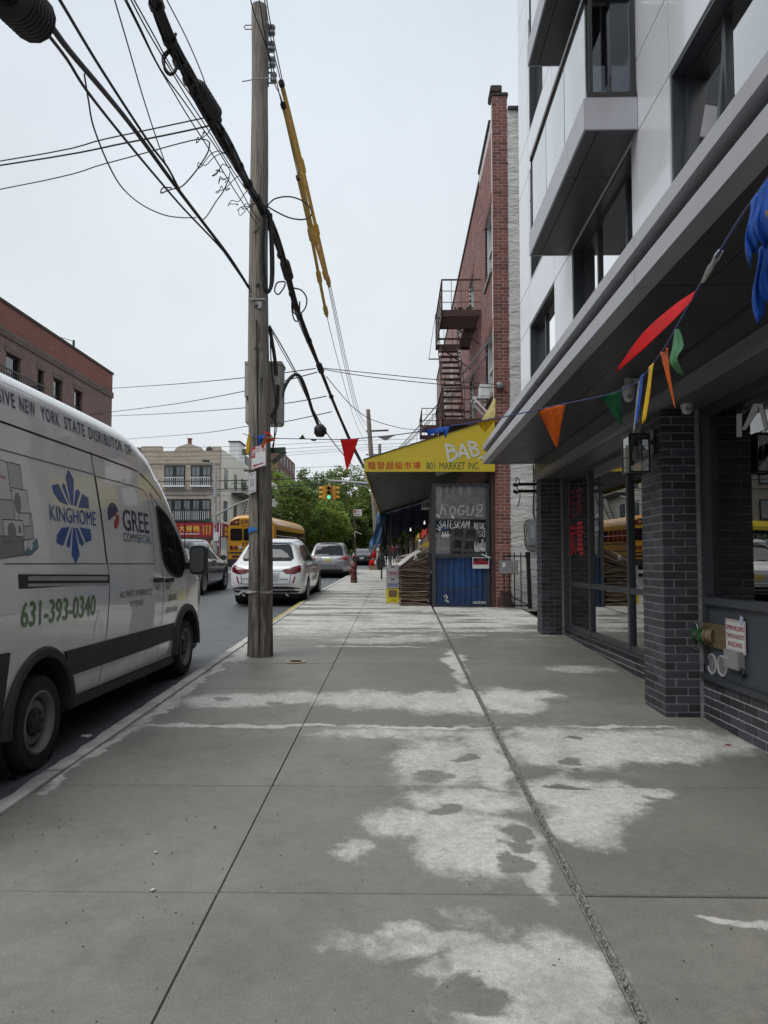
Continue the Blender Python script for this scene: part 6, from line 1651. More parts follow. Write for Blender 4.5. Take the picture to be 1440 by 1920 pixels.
mb = MB(); mb.box(-.5, .52, 1.70, .5, .62, 1.735); mb.build('roof_spoiler', SILP, ml_, bevel=.01)
K = [(0.0, .46, .78, .86, .78, .70), (.06, .38, .90, 1.0, .88, .76), (.2, .31, 1.0, 1.12, .94, .76), (.45, .28, 1.05, 1.44, .955, .68), (.75, .26, 1.06, 1.66, .96, .64), (1.2, .25, 1.06, 1.73, .96, .63), (2.2, .25, 1.03, 1.74, .955, .64), (2.8, .25, 1.0, 1.66, .95, .63), (3.4, .25, .98, 1.30, .945, .68), (3.75, .25, .96, 1.06, .94, .8), (4.3, .27, .86, .95, .9, .78), (4.68, .34, .70, .80, .78, .66), (4.8, .46, .62, .68, .58, .5)]
sv, ss_ = car('black_suv', 'black crossover in the road ahead of the white van', K, .95, 1.73, (1.0, 3.8), .37, BKP, (-6.95, 21.4, rz(21.4)), None, slope=.025)
rear_set(sv, ss_, [('rear_window', CGL, [[(-.66, 1.12), (.66, 1.12), (.58, 1.56), (-.58, 1.56)]], .008), ('tail_light', TAILR, mirror2([(.58, .92), (.90, .90), (.92, 1.06), (.62, 1.04)]), .012), ('licence_plate', PLATE, [[(-.16, .72), (.16, .72), (.16, .86), (-.16, .86)]], .010)])
LGL = mat('bright_car_glass', (0.05, 0.055, 0.06), .03, var=0, spec=1.0)
side_set(sv, ss_, [[(.78, 1.14), (1.25, 1.13), (1.25, 1.55), (1.02, 1.52)], [(1.33, 1.12), (2.2, 1.10), (2.2, 1.60), (1.33, 1.58)], [(2.28, 1.10), (3.25, 1.06), (2.9, 1.34), (2.6, 1.56), (2.28, 1.59)]], [[(1.29, 1.1), (1.35, .4)], [(2.24, 1.6), (2.24, .4)]], [(1.6, .93), (2.5, .91)], m=LGL)
mb = MB(); ss_.line('+x', [(.6, .42), (2, .44), (3.3, .42)], .05, .012, mb); mb.build('sill_trim', CHR, sv)
for s_ in (1, -1):
 mb = MB(); mb.obox((s_ * 1.04, 3.02, 1.12), (.22, .12, .17)); mb.build('side_mirror', BKP, sv, bevel=.04, smooth=50)
 mb = MB(); mb.bar((s_ * .62, .9, 1.76), (s_ * .63, 2.6, 1.765), .03); mb.build('roof_rail', CHR, sv)
mb = MB(); mb.tube([(-.3, .9, 1.72), (-.3, .55, 1.98)], .008, 5); mb.build('antenna', SEAM, sv)
K = [(0.0, .42, .74, .82, .76, .68), (.08, .34, .86, .94, .86, .76), (.45, .28, .93, 1.0, .90, .78), (.9, .25, .95, 1.22, .905, .66), (1.4, .24, .95, 1.41, .905, .58), (2.2, .24, .94, 1.45, .905, .59), (2.8, .24, .93, 1.34, .90, .6), (3.4, .25, .92, 1.0, .89, .76), (4.2, .27, .80, .86, .84, .72), (4.6, .42, .60, .66, .58, .5)]
GYP = mat('dark_grey_car_paint', (.05, .053, .058), .3, .3, var=.05, coat=.7)
for i, (x, y, pm, lb) in enumerate(((-3.05, 61.5, BKP, 'dark sedan parked beyond the crossing next to the red bags'), (-3.1, 68, GYP, 'grey sedan parked one ahead of the dark sedan'), (-3.1, 75, BKP, 'black car farther up in the parked line'), (-3.2, 82, SILP, 'silver car farthest up in the parked line'), (-5.9, 64, GYP, 'grey car driving in the lane beside the parked line'))):
 c_, s_ = car('parked_car' if i < 4 else 'driving_car', lb, K, .905, 1.45, (.95, 3.65), .33, pm, (x, y, rz(y)), None, group='cars far up the street')
 rear_set(c_, s_, [('rear_window', LGL, [[(-.60, 1.02), (.60, 1.02), (.50, 1.34), (-.50, 1.34)]], .010), ('tail_light', TAILR, mirror2([(.46, .74), (.80, .72), (.82, .86), (.50, .88)]), .012), ('licence_plate', CLR, [[(-.17, .55), (.17, .55), (.17, .70), (-.17, .70)]], .010)])
 side_set(c_, s_, [[(1.2, 1.0), (2.0, .99), (2.0, 1.33), (1.5, 1.31)], [(2.07, .99), (3.1, .97), (2.6, 1.28), (2.07, 1.33)]], [[(2.03, 1.3), (2.03, .35)]], [], sides=('+x',))
#  school bus
BUSY = mat('school_bus_yellow', (0.62, 0.285, 0.012), .35, var=.04, scale=2, coat=.4)
BUSW = mat('bus_roof_white', (0.72, 0.72, 0.70), .4, var=.03)
AMB = mat('amber_lens', (.5, .16, .02), .2, var=.05)
bx, by = -7.53, 37.0
bus = thing('school_bus', 'yellow school bus with black striped rear stopped past the white crossover', 'bus', (bx, by, rz(by)), (math.atan(.02), 0, 0), world=False)
def bus_ring(y, k=1.0, zt=3.16):
 w_ = 1.22 * k; h = [(0, .62), (w_ * .7, .62), (w_, .66), (w_, 1.2), (w_, 1.75), (w_ * .995, 2.45)]
 z1 = 2.55
 for i in range(0, 8): a = i / 7 * pi / 2; h.append((w_ * .99 - .55 * w_ * (1 - cos(a)), z1 + (zt - z1) * sin(a)))
 h.append((0, zt + .02))
 return [(x, y, z) for (x, z) in h] + [(-x, y, z) for (x, z) in h[-2:0:-1]]
bb = loft([bus_ring(0, .965, 3.02), bus_ring(.05, .99, 3.10), bus_ring(.16, 1.0, 3.16)] + [bus_ring(1 + i) for i in range(11)] + [bus_ring(12.1, 1, 3.14), bus_ring(12.3, .98, 3.0)]).build('body', BUSY, bus)
cut_arches(bb, [(2.6, .5), (9.4, .5)], .56, .7, 1.5)
bb.data.polygons.foreach_set('use_smooth', [True] * len(bb.data.polygons)); bb.data.set_sharp_from_angle(angle=radians(30))
bs = Skin(bb)
mb = MB(); vs = []; ys_ = [.3 + 11.7 * i / 10 for i in range(11)]
for y in ys_:
 for i in range(13): a = pi * (.06 + .88 * i / 12); vs.append((1.215 * cos(a) * .99, y, 2.60 + (3.19 - 2.60) * sin(a) + .012))
mb.add(vs, [(j * 13 + i, j * 13 + i + 1, (j + 1) * 13 + i + 1, (j + 1) * 13 + i) for j in range(10) for i in range(12)]); mb.build('roof_skin', BUSW, bus, smooth=60)
for y in (2.6, 9.4):
 for s_ in (1, -1): wheel(bus, s_ * 1.05, y, .5, .5, .28, s_, 'steel', CLAD)
mb = MB(); mb.box(-1.0, .3, .35, 1.0, 11.8, .63); mb.build('chassis', SEAM, bus)
def bpat(nm, m, p, off=.01): bs.patch('-y', p, off, .15, None, .03).build(nm, m, bus, smooth=40)
bpat('top_band', CLAD, [(-1.12, 2.66), (-.62, 2.66), (-.62, 2.98), (-.85, 2.93), (-1.05, 2.82)], .012); bpat('top_band', CLAD, [(.62, 2.66), (1.12, 2.66), (1.05, 2.82), (.85, 2.93), (.62, 2.98)], .012)
bpat('name_board', SGY if False else BUSY, [(-.58, 2.68), (.58, 2.68), (.58, 3.0), (-.58, 3.0)], .02)
mb = MB(); mb.text('SCHOOL BUS', lambda u, v: bs.at('-y', -.54 + u, 2.72 + v, .026), 1.08, .22, bold=.03); mb.build('lettering', SEAM, bus)
for s_ in (-1, 1):
 for k, m in ((.98, TAILR), (.76, AMB)):
  mb = MB(); p = bs.at('-y', s_ * k, 2.79, .0); mb.lathe([(0, p[1] - .05), (.085, p[1] - .04), (.095, p[1] + .02)], (s_ * k, 0, 2.79), 'y', 14); mb.build('warning_lamp', m, bus)
 bpat('rear_window', CGL, rrect(s_ * .78 - .30, 1.86, s_ * .78 + .30, 2.48, .07), .012)
 for k, m in ((.55, CLR), (.78, TAILR), (1.01, DKRED)):
  mb = MB(); p = bs.at('-y', s_ * k, 1.50, 0); mb.lathe([(0, p[1] - .05), (.10, p[1] - .04), (.11, p[1] + .02)], (s_ * k, 0, 1.50), 'y', 14); mb.build('tail_light', m, bus)
 bpat('black_rail', CLAD, [(s_ * .8 - .36, 1.20), (s_ * .8 + .36, 1.20), (s_ * .8 + .36, 1.27), (s_ * .8 - .36, 1.27)], .02)
 bpat('vent_plate', CLAD, [(s_ * .78 - .18, .98), (s_ * .78 + .18, .98), (s_ * .78 + .18, 1.10), (s_ * .78 - .18, 1.10)], .012)
 bpat('small_lamp', TAILR, [(s_ * .92 - .05, .98), (s_ * .92 + .05, .98), (s_ * .92 + .05, 1.06), (s_ * .92 - .05, 1.06)], .03)
bpat('door_window', CGL, rrect(-.40, 1.86, .40, 2.48, .06), .012); bpat('door_window', CGL, rrect(-.38, .98, .38, 1.44, .06), .012)
mb = MB(); bs.line('-y', [(-.46, .72), (-.46, 1.7), (-.46, 2.58)], .02, .008, mb); bs.line('-y', [(.46, .72), (.46, 1.7), (.46, 2.58)], .02, .008, mb); bs.line('-y', [(-.46, 2.58), (.46, 2.58)], .02, .008, mb); mb.build('door_gap', SEAM, bus)
mb = MB(); mb.text('17', lambda u, v: bs.at('-y', -.40 + u, 1.55 + v, .014), .24, .22, bold=.02); mb.build('number', SEAM, bus)
mb = MB(); mb.box(-1.2, -.16, .50, 1.2, .06, .90); mb.build('rear_bumper', CLAD, bus, bevel=.03)
for k in range(13):
 y = .55 + k * .86
 if y > 11.4: break
 bs.patch('+x', rrect(y, 1.80, y + .74, 2.42, .04), .010, .4, None, .03).build('side_window', CGL, bus, smooth=40)
 bs.patch('-x', rrect(y, 1.80, y + .74, 2.42, .04), .010, .4, None, .03).build('side_window', CGL, bus, smooth=40)
 mb = MB(); q = bs.at('+x', y + .37, 2.12, .02); mb.obox(q, (.02, .74, .035)); mb.build('sash', BUSW, bus)
for z in (1.68, 1.30, .95):
 mb = MB(); mb.box(1.20, .15, z - .03, 1.245, 11.9, z + .03); mb.box(-1.245, .15, z - .03, -1.20, 11.9, z + .03); mb.build('rub_rail', CLAD, bus)
bs.patch('+x', [(11.25, .72), (12.05, .72), (12.05, 2.5), (11.25, 2.5)], .012, .4, None, .03).build('entry_door', CLAD, bus, smooth=40)
#  utility poles
def pole_wood():
 m, t = newmat('weathered_pole_wood'); p = t.pos()
 g = t.noise(9, 6, .65, t.scale(p, (7, 7, .22)))
 c = t.mix(t.ramp(g, .3, .7), (0.115, 0.097, 0.08), (0.37, 0.33, 0.282))
 ck = t.ramp(t.noise(14, 3, .5, t.scale(p, (5, 5, .10))), .60, .66, 0, .85)
 c = t.mix(ck, c, (0.018, 0.015, 0.013))
 kn = t.n('TexVoronoi'); kn.inputs['Scale'].default_value = 2.2; t.l(p, kn.inputs['Vector'])
 c = t.mix(t.ramp(kn.outputs['Distance'], .03, .09, .8, 0), c, (0.035, 0.028, 0.022))
 sp = t.n('SeparateXYZ'); t.l(p, sp.inputs[0])
 low = t.math('MULTIPLY', t.ramp(sp.outputs['Z'], 3.2, 1.2, 0, 1), t.ramp(t.noise(2.2, 6, .65, t.scale(p, (2.5, 2.5, .45))), .42, .58))   # creosoted, stripped foot
 c = t.mix(t.math('MULTIPLY', low, .8), c, (0.040, 0.024, 0.016))
 t.l(c, t.b.inputs['Base Color']); t.b.inputs['Roughness'].default_value = .9
 h = t.math('ADD', g, t.math('MULTIPLY', ck, -1.2)); t.bump(h, .7, .02)
 return m
PW = pole_wood()
CBL = mat('black_cable', (0.012, 0.012, 0.013), .55, var=.15, scale=30)
WIR = mat('grey_wire', (0.035, 0.036, 0.038), .5, var=.1, scale=9)
BWIR = mat('blue_wire', (0.03, 0.045, 0.11), .5, var=.1, scale=9)
GBOX = mat('grey_beige_enclosure', (0.38, 0.37, 0.335), .5, var=.08, scale=3, dirt=.35)
GALV = mat('galvanised_metal', (0.30, 0.31, 0.315), .45, .6, var=.15, scale=9)
PBX = ((-1.862,9.8,0.344))
pt0 = (-1.862,9.8,0.336); pt1 = (-1.958,9.8,9.485)
pl = thing('utility_pole', 'weathered grey wooden utility pole standing beside the curb', 'utility pole', pt0)
rr = random.Random(2)
mb = MB(); n = 34; pts = []; rad = []
for i in range(n + 1):
 q = i / n; pts.append((pt0[0] + (pt1[0] - pt0[0]) * q + .012 * sin(q * 9), pt0[1] + .01 * sin(q * 7 + 1), pt0[2] - .1 + (pt1[2] - pt0[2] + .1) * q)); rad.append(.172 - .066 * q + rr.uniform(-.003, .003))
mb.tube(pts, rad, 28); b = mb.build('shaft', PW, pl, smooth=60)
def pole_at(z):
 q = (z - pt0[2]) / (pt1[2] - pt0[2]); return (pt0[0] + (pt1[0] - pt0[0]) * q, pt0[1], .172 - .066 * q)
mb = MB(); zs_ = []
for py in (57, 88, 117, 146):
 p = (-1.777,9.86,9.175) if py == 57 else (-1.775,9.86,8.932) if py == 88 else (-1.766,9.86,8.704) if py == 117 else (-1.749,9.86,8.477); zs_.append(p)
mb.bar((zs_[0][0] - .05, 9.86, zs_[3][2] - .12), (zs_[0][0] - .06, 9.86, zs_[0][2] + .1), .02, .04)
for p in zs_:
 for d in (-.075, .075): mb.bar((p[0] - .1, 9.86, p[2] + d), (p[0] + .03, 9.86, p[2] + d), .03, .012)
mb.build('insulator_rack', GALV, pl)
for p in zs_:
 mb = MB(); mb.lathe([(0, -.06), (.045, -.06), (.05, -.03), (.03, 0), (.05, .03), (.045, .06), (0, .06)], p, 'z', 14); mb.build('insulator', mat('grey_porcelain', (.20, .21, .22), .25, var=.05), pl, smooth=50)
p = (-2.123,9.8,9.181); mb = MB(); mb.tube([(p[0] + .09, 9.8, p[2] + .03), (p[0] - .02, 9.8, p[2] + .03), (p[0] - .04, 9.8, p[2]), (p[0] - .02, 9.8, p[2] - .03), (p[0] + .09, 9.8, p[2] - .03)], .008, 6); mb.build('pole_eye', GALV, pl)
mb = MB(); mb.tube([(-2.139,9.6,8.248), (-1.994,9.65,8.311), (-1.743,9.7,8.366)], .008, 5); mb.build('guy_stub', GALV, pl)
for (x, y) in ((483, 534), (480, 574)):
 p = (-1.911,9.66,5.411) if y == 534 else (-1.923,9.66,5.114); mb = MB(); mb.lathe([(0, -.03), (.03, -.02), (.03, .02)], p, 'y', 8); mb.build('bolt', STEEL, pl)
p = (-1.915,9.65,5.207); mb = MB(); mb.obox(p, (.24, .02, .02)); mb.obox((p[0] + .03, p[1], p[2] - .08), (.07, .02, .09)); mb.build('clamp', GALV, pl)
for py in (649, 703):
 p = (-1.875,9.66,4.559) if py == 649 else (-1.871,9.66,4.161); mb = MB(); mb.obox(p, (.07, .02, .09)); mb.build('tag_plate', mat('pole_tag', (.12, .115, .10), .6), pl)
mb = MB(); mb.tube([(-1.919,9.645,4.916), (-1.891,9.64,3.447), (-1.87,9.635,2.001), (-1.842,9.63,0.471)], .010, 5); mb.build('ground_wire', STEEL, pl)
LOOPS = [([(-1.822,9.68,6.535), (-1.858,9.66,6.038), (-1.847,9.66,5.589), (-1.797,9.68,5.336), (-1.751,9.75,5.4), (-1.748,9.8,5.722), (-1.767,9.8,6.253), (-1.799,9.8,6.52)], .024), ([(-1.81,9.7,6.545), (-1.84,9.68,6.047), (-1.821,9.68,5.56), (-1.779,9.7,5.336), (-1.731,9.8,5.495), (-1.735,9.85,5.895), (-1.761,9.8,6.481)], .020),
 ([(-1.789,9.9,4.912), (-1.759,9.95,4.715), (-1.724,9.98,4.481), (-1.703,10,4.243)], .026), ([(-1.781,9.9,4.912), (-1.754,9.9,4.322), (-1.699,9.95,3.769), (-1.732,9.95,3.131)], .009), ([(-1.676,9.98,4.093), (-1.682,9.98,3.851), (-1.714,9.95,3.731), (-1.749,9.9,3.638)], .022), ([(-1.735,9.95,3.626), (-1.682,9.95,3.506), (-1.725,9.95,3.295), (-1.753,9.9,3.16)], .006)]
for pp, r in LOOPS:
 mb = MB(); mb.tube(spline(pp, 5), r, 8); mb.build('riser_cable', CBL, pl, smooth=60)
t = thing('pole_cabinet', 'grey beige equipment cabinet strapped behind the wooden pole', 'cabinet', (-1.898,10.1,3.573))
a = (-2.141,10.03,3.56); b = (-1.63,10.03,4.433)
mb = MB(); mb.box(a[0], 10.0, a[2], b[0], 10.30, b[2]); mb.build('casing', GBOX, t, bevel=.02)
mb = MB(); mb.box(a[0] - .012, 9.985, b[2] - .04, b[0] + .012, 10.31, b[2] + .012); mb.build('lid', GBOX, t, bevel=.008)
mb = MB(); mb.box(a[0] - .006, 9.985, (-2.138,10,3.933)[2], a[0] + .05, 10.0, b[2] - .05); mb.build('hinge_plate', GBOX, t); mb = MB(); mb.box(b[0] - .09, 9.97, (-1.627,10,4.105)[2], b[0] - .02, 10.0, (-1.628,10,4.219)[2]); mb.build('hinge_plate', GBOX, t)
mb = MB(); q = (-2.104,9.98,3.951); mb.prism([(q[0] - .02, q[2]), (q[0] + .06, q[2]), (q[0] + .06, q[2] - .17), (q[0] + .03, q[2] - .17)], lambda u, v, k: (u, k, v), 9.97, 9.99); mb.build('dark_gusset', STEEL, t)
t = thing('pole_bracket', 'green steel bracket arm bolted across the wooden pole', 'bracket', (-1.831,10,3.176))
GRB = mat('faded_green_steel', (0.085, 0.115, 0.085), .6, var=.15, scale=8)
a = (-2.173,10.02,3.158); b = (-1.571,10.02,3.186)
mb = MB(); mb.bar((a[0], 10.02, a[2]), (b[0], 10.02, b[2]), .08, .075); mb.build('arm', GRB, t)
mb = MB(); mb.bar((b[0], 10.02, b[2] - .02), (-1.743,9.98,3), .05, .06); mb.build('brace', GRB, t)
SWH = mat('sign_face_white', (0.66, 0.67, 0.68), .4, var=.05, scale=6, dirt=.12)
SRD = mat('sign_face_red', (0.36, 0.015, 0.035), .4, var=.05)
def pole_sign(label, q, name):
 """q: four corners, lower left first"""
 t = thing(name, label, 'sign', q[0])
 P_ = [Vector(c) for c in q]; nrm = (P_[1] - P_[0]).cross(P_[3] - P_[0]).normalized()
 if nrm.y > 0: nrm = -nrm
 f = lambda o: (lambda u, v: tuple(P_[0] * (1 - u) * (1 - v) + P_[1] * u * (1 - v) + P_[2] * u * v + P_[3] * (1 - u) * v + nrm * o))
 mb = MB(); ff = f(0); gg = f(-.004); mb.add([ff(0, 0), ff(1, 0), ff(1, 1), ff(0, 1), gg(0, 0), gg(1, 0), gg(1, 1), gg(0, 1)], [(0, 1, 2, 3), (7, 6, 5, 4), (0, 4, 5, 1), (1, 5, 6, 2), (2, 6, 7, 3), (3, 7, 4, 0)]); mb.build('plate', SWH, t)
 return t, f
t, f = pole_sign('white and red no parking sign with left arrow on the wooden pole', [(-1.97,9.63,2.858), (-1.736,9.45,2.891), (-1.738,9.45,3.186), (-1.973,9.63,3.162)], 'parking_sign')
def bord(f, o, w_, mb, e=.0): 
 for (a, b) in (((e, e), (1 - e, e)), ((1 - e, e), (1 - e, 1 - e)), ((1 - e, 1 - e), (e, 1 - e)), ((e, 1 - e), (e, e))): mb.stroke([a, b], w_, f(o))
mb = MB(); bord(f, .001, .025, mb, .02); mb.stroke([(.06, .52), (.28, .52)], .02, f(.0012)); fr_ = f(.0014)
mb.add([fr_(.04, .50), fr_(.28, .50), fr_(.28, .96), fr_(.04, .96)], [(0, 1, 2, 3)]); mb.stroke([(.28, .14), (.82, .16)], .055, f(.0014)); fr2 = f(.0016)
mb.add([fr2(.10, .14), fr2(.28, .07), fr2(.28, .22)], [(0, 1, 2)]); mb.build('red_print', SRD, t)
mb = MB(); mb.stroke([(.16 + .085 * cos(a), .73 + .15 * sin(a)) for a in [2 * pi * i / 20 for i in range(21)]], .028, f(.002)); mb.stroke([(.11, .62), (.21, .85)], .02, f(.002)); mb.text('P', lambda u, v: f(.002)(.125 + u, .66 + v), .07, .15, bold=.03); mb.build('white_symbol', SWH, t)
mb = MB(); q = random.Random(3)
for (v0, u0, u1, n_) in ((.88, .32, .62, 7), (.76, .32, .66, 6), (.79, .72, .95, 3), (.71, .72, .95, 4)):
 for i in range(n_):
  u = u0 + (u1 - u0) * (i + .5) / n_; w_ = (u1 - u0) / n_ * .36
  mb.stroke([(u - w_, v0 - .03), (u - w_ * .6, v0 + .03), (u + w_, v0 + q.choice((-.03, .03)))], .018, f(.0014))
mb.build('lettering', SRD, t)
t, f = pole_sign('narrow white notice with dark lettering below the no parking sign', [(-2.012,9.67,2.537), (-1.885,9.54,2.556), (-1.891,9.54,2.824), (-2.018,9.67,2.812)], 'notice_sign')
mb = MB(); bord(f, .001, .03, mb, .08)
q = random.Random(6)
mb.text('NO', lambda u, v: f(.001)(.34 + u, .80 + v), .3, .07, bold=.02)
for (v0, n_) in ((.68, 5), (.60, 6), (.51, 5), (.43, 6), (.36, 4), (.20, 4), (.12, 3)):
 for i in range(n_):
  u = .2 + .62 * (i + .5) / n_; mb.stroke([(u - .035, v0), (u + .035, v0 + q.uniform(-.005, .005))], .045 if v0 > .3 else .03, f(.001))
mb.stroke([(.22, .29), (.8, .29)], .02, f(.001)); mb.build('lettering', mat('notice_ink', (.05, .05, .09), .6, var=.1), t)
mb = MB(); a = (-1.992,9.7,2.86); mb.obox((a[0] - .02, 9.66, a[2] - .01), (.13, .02, .025), (0, .1, 0)); mb.build('strap', STEEL, t)
t = thing('blue_tape', 'torn scrap of bright blue tape on the wooden pole', 'tape', (-1.936,9.64,2.044))
mb = MB(); a = pole_at((-1.938,9.65,2.045)[2]); z = (-1.938,9.65,2.045)[2]
vs = []; K_ = 7
for i in range(K_ + 1):
 an = pi * 1.5 - .95 + i * .13; r = a[2] + .006; up = .045 + .01 * sin(i * 2.0); dn = .035 * (1 - i / K_) + .004 * (i % 2)
 vs += [(a[0] + r * cos(an), a[1] + r * sin(an), z + up * (1 - .5 * (i / K_) ** 3)), (a[0] + r * cos(an), a[1] + r * sin(an), z - dn)]
mb.add(vs, [(2 * i, 2 * i + 2, 2 * i + 3, 2 * i + 1) for i in range(K_)]); mb.build('scrap', mat('blue_tape_film', (.03, .19, .52), .5, var=.05), t)
t = thing('white_ribbon', 'dirty white plastic ribbon tied round the foot of the pole', 'ribbon', (-1.814,9.6,1.216))
z = (-1.817,9.62,1.208)[2]; a = pole_at(z); vs = []
for i in range(25):
 an = 2 * pi * i / 24; r = a[2] + .008; vs += [(a[0] + r * cos(an), a[1] + r * sin(an), z + .022 + .012 * sin(an * 2 + 1)), (a[0] + r * cos(an), a[1] + r * sin(an), z - .006 + .014 * sin(an * 3))]
mb = MB(); mb.add(vs, [(2 * i, 2 * i + 2, 2 * i + 3, 2 * i + 1) for i in range(24)])
mb.stroke([(0, 0), (-.06, .02), (-.12, -.03), (-.17, -.02)], .03, lambda u, v: (a[0] - .16 + u, a[1] - .06, z + v)); mb.build('band', mat('dirty_white_film', (.45, .44, .42), .5, var=.2, scale=20), t)
#  overhead cables
def cable(name, label, pts, r, m=WIR, n=5, seg=6, group=None, cat='cable'):
 mb = MB(); P_ = spline(pts, n); mb.tube(P_, r, seg); o = mb.build(name, m, None, smooth=70, label=label, category=cat)
 if group: o['group'] = group
 return o
main = [(-1.774,4.45,5.74), (-1.828,4.95,5.882), (-1.89,5.75,5.947), (-1.885,6.3,5.984), (-1.874,7,6.092), (-1.862,7.75,6.204), (-1.873,8.8,6.363), (-1.828,9.72,6.457), (-1.82,10.5,6.463), (-1.852,11.8,6.425), (-1.827,13.2,6.214), (-1.695,15.6,5.884), (-1.606,20.5,5.674), (-1.604,28,5.898), (-1.552,38,6.321), (-1.536,45,6.651)]
ms = spline(main, 6)
t = thing('cable_bundle', 'thick black bundle of telephone cables lashed along the poles', 'cable', main[7])
q = random.Random(12)
NB = 9
for k in range(NB):
 an = 2 * pi * k / NB; off = .036 if k else 0; ph = q.uniform(0, 6); fr_ = q.uniform(.15, .5)
 pts = []
 for i, p in enumerate(ms):
  wv = off * (1 + .5 * sin(i * fr_ + ph)); a2 = an + .5 * sin(i * .11 + ph)
  pts.append((p[0] + wv * cos(a2), p[1], p[2] + wv * 1.25 * sin(a2)))
 mb = MB(); mb.tube(pts, (.026, .018, .022, .012, .020, .010, .016, .008, .014)[k], 7); mb.build('cable', CBL, t, smooth=70)
for i, pt_ in enumerate(ms):                          # lashing wire and ties
 if i % 3 == 0 and i < 70:
  mb = MB(); d = (ms[min(i + 1, len(ms) - 1)] - ms[max(i - 1, 0)]).normalized(); mb.tube([pt_ - d * .02, pt_ + d * .02], .062, 10); mb.build('cable_tie', CBL, t)
def case(name, label, p, q_, r, ribs=8):
 t = thing(name, label, 'splice case', p); p = Vector(p); q_ = Vector(q_); d = (q_ - p)
 mb = MB(); pts = []; rad = []
 for i in range(ribs * 4 + 1):
  u = i / (ribs * 4); pts.append(p + d * u); rad.append(r * (.55 if u < .06 or u > .94 else (1.0 if i % 4 < 2 else .88)))
 mb.tube(pts, rad, 14); mb.build('shell', CBL, t, smooth=35)
 mb = MB(); mb.tube([p - d * .18, p + d * .05], r * .45, 10); mb.tube([q_ - d * .05, q_ + d * .18], r * .45, 10); mb.build('end_seal', CBL, t, smooth=40)
 return t
case('splice_case', 'ribbed black splice case hung on the bundle before the wooden pole', (-1.865,6.45,6.036), (-1.838,7.05,6.134), .085)
case('splice_case', 'ribbed black splice case hung on the bundle just past the pole', (-1.842,11.5,6.524), (-1.838,12,6.441), .085)
case('splice_case', 'big ribbed splice case in the upper corner of the sky', (-2.032,3.55,4.573), (-2.05,3.9,4.675), .13, 9)
case('splice_case', 'small clamp box where wires leave the bundle over the road', (-1.697,15.4,5.899), (-1.691,15.9,5.869), .07, 4)
lst = [(-1.991,3.75,4.642), (-2.009,3.95,4.713), (-2.065,4.35,4.828), (-2.157,5.15,5.077), (-2.252,6,5.32), (-2.325,7.35,5.557), (-2.316,8.35,5.663), (-2.195,9.2,5.602), (-2.041,9.72,5.391)]
cable('strand_cable', 'thick black cable running from the big splice case to the pole', lst, .019, CBL, seg=8)
cable('strand_cable', 'thin black cable sagging just below the thick one at the sky corner', [(-2.007,3.9,4.63), (-2.057,4.3,4.739), (-2.119,4.75,4.827), (-2.223,5.75,5.07), (-2.292,6.75,5.289), (-2.313,7.6,5.442), (-2.216,9,5.585), (-2.044,9.7,5.413)], .011, CBL)
cable('strand_cable', 'straight black cable from the top edge meeting the thick cable midway', [(-2.017,4,4.956), (-2.035,4.15,4.997), (-2.18,5.1,5.239), (-2.259,6.35,5.43), (-2.298,7,5.562), (-2.315,7.6,5.572), (-2.297,8.4,5.647), (-2.037,9.7,5.383)], .012, CBL)
cable('drop_wire', 'thin blue wire dropping steeply from the top edge', [(-2.162,5.2,5.976), (-2.172,5.3,5.932), (-2.257,5.8,5.943), (-2.322,6.3,5.88), (-2.368,6.8,5.798), (-2.38,7.2,5.692)], .006, BWIR)
cable('drop_wire', 'long slack wire looping low beneath the thick black cable', [(-2.148,4.75,4.96), (-2.136,4.8,4.797), (-2.139,4.9,4.669), (-2.23,5.4,4.674), (-2.35,6,4.811), (-2.436,6.7,5.027), (-2.428,7.3,5.229), (-2.403,7.8,5.446), (-2.35,8.2,5.641)], .006, BWIR)
for k, pp in enumerate(([(-1.992,5,5.746), (-2.012,5.4,5.794), (-2.018,5.9,5.812), (-1.962,6.4,5.851), (-1.936,6.9,5.92), (-1.908,7.7,6.042), (-1.921,9.2,6.257), (-1.897,9.7,6.32)], [(-1.961,5,5.746), (-1.957,5.4,5.771), (-1.969,6,5.882), (-1.958,6.5,5.943), (-1.91,7,5.97), (-1.904,8.2,6.168), (-1.876,9.7,6.471)], [(-1.941,5,5.745), (-1.95,5.5,5.826), (-1.968,6.1,5.934), (-1.934,6.7,6.023), (-1.918,7.5,6.116), (-1.897,8.6,6.289), (-1.861,9.7,6.433)], [(-1.967,4.9,5.663), (-2.017,5.3,5.78), (-2.03,5.8,5.815), (-2.032,6.2,5.867), (-2,6.7,5.88), (-1.944,7.5,5.928), (-1.938,8.5,6.07), (-1.914,9.6,6.234)])):
 cable('drop_wire', ('thin black wire leaving the top edge second from the outside of the bundle', 'thin black wire running closest but one to the thick bundle', 'thin blue wire running closest beside the thick black bundle', 'thin black wire running outermost beside the thick bundle')[k], pp, .0065, BWIR if k == 2 else CBL, group='thin wires beside the bundle')
cable('drop_wire', 'single thin wire above the bundle at the top edge', [(-2.006,5.9,6.511), (-2.001,6,6.497), (-1.976,6.5,6.527), (-1.949,7,6.48), (-1.938,7.3,6.359)], .006, BWIR)
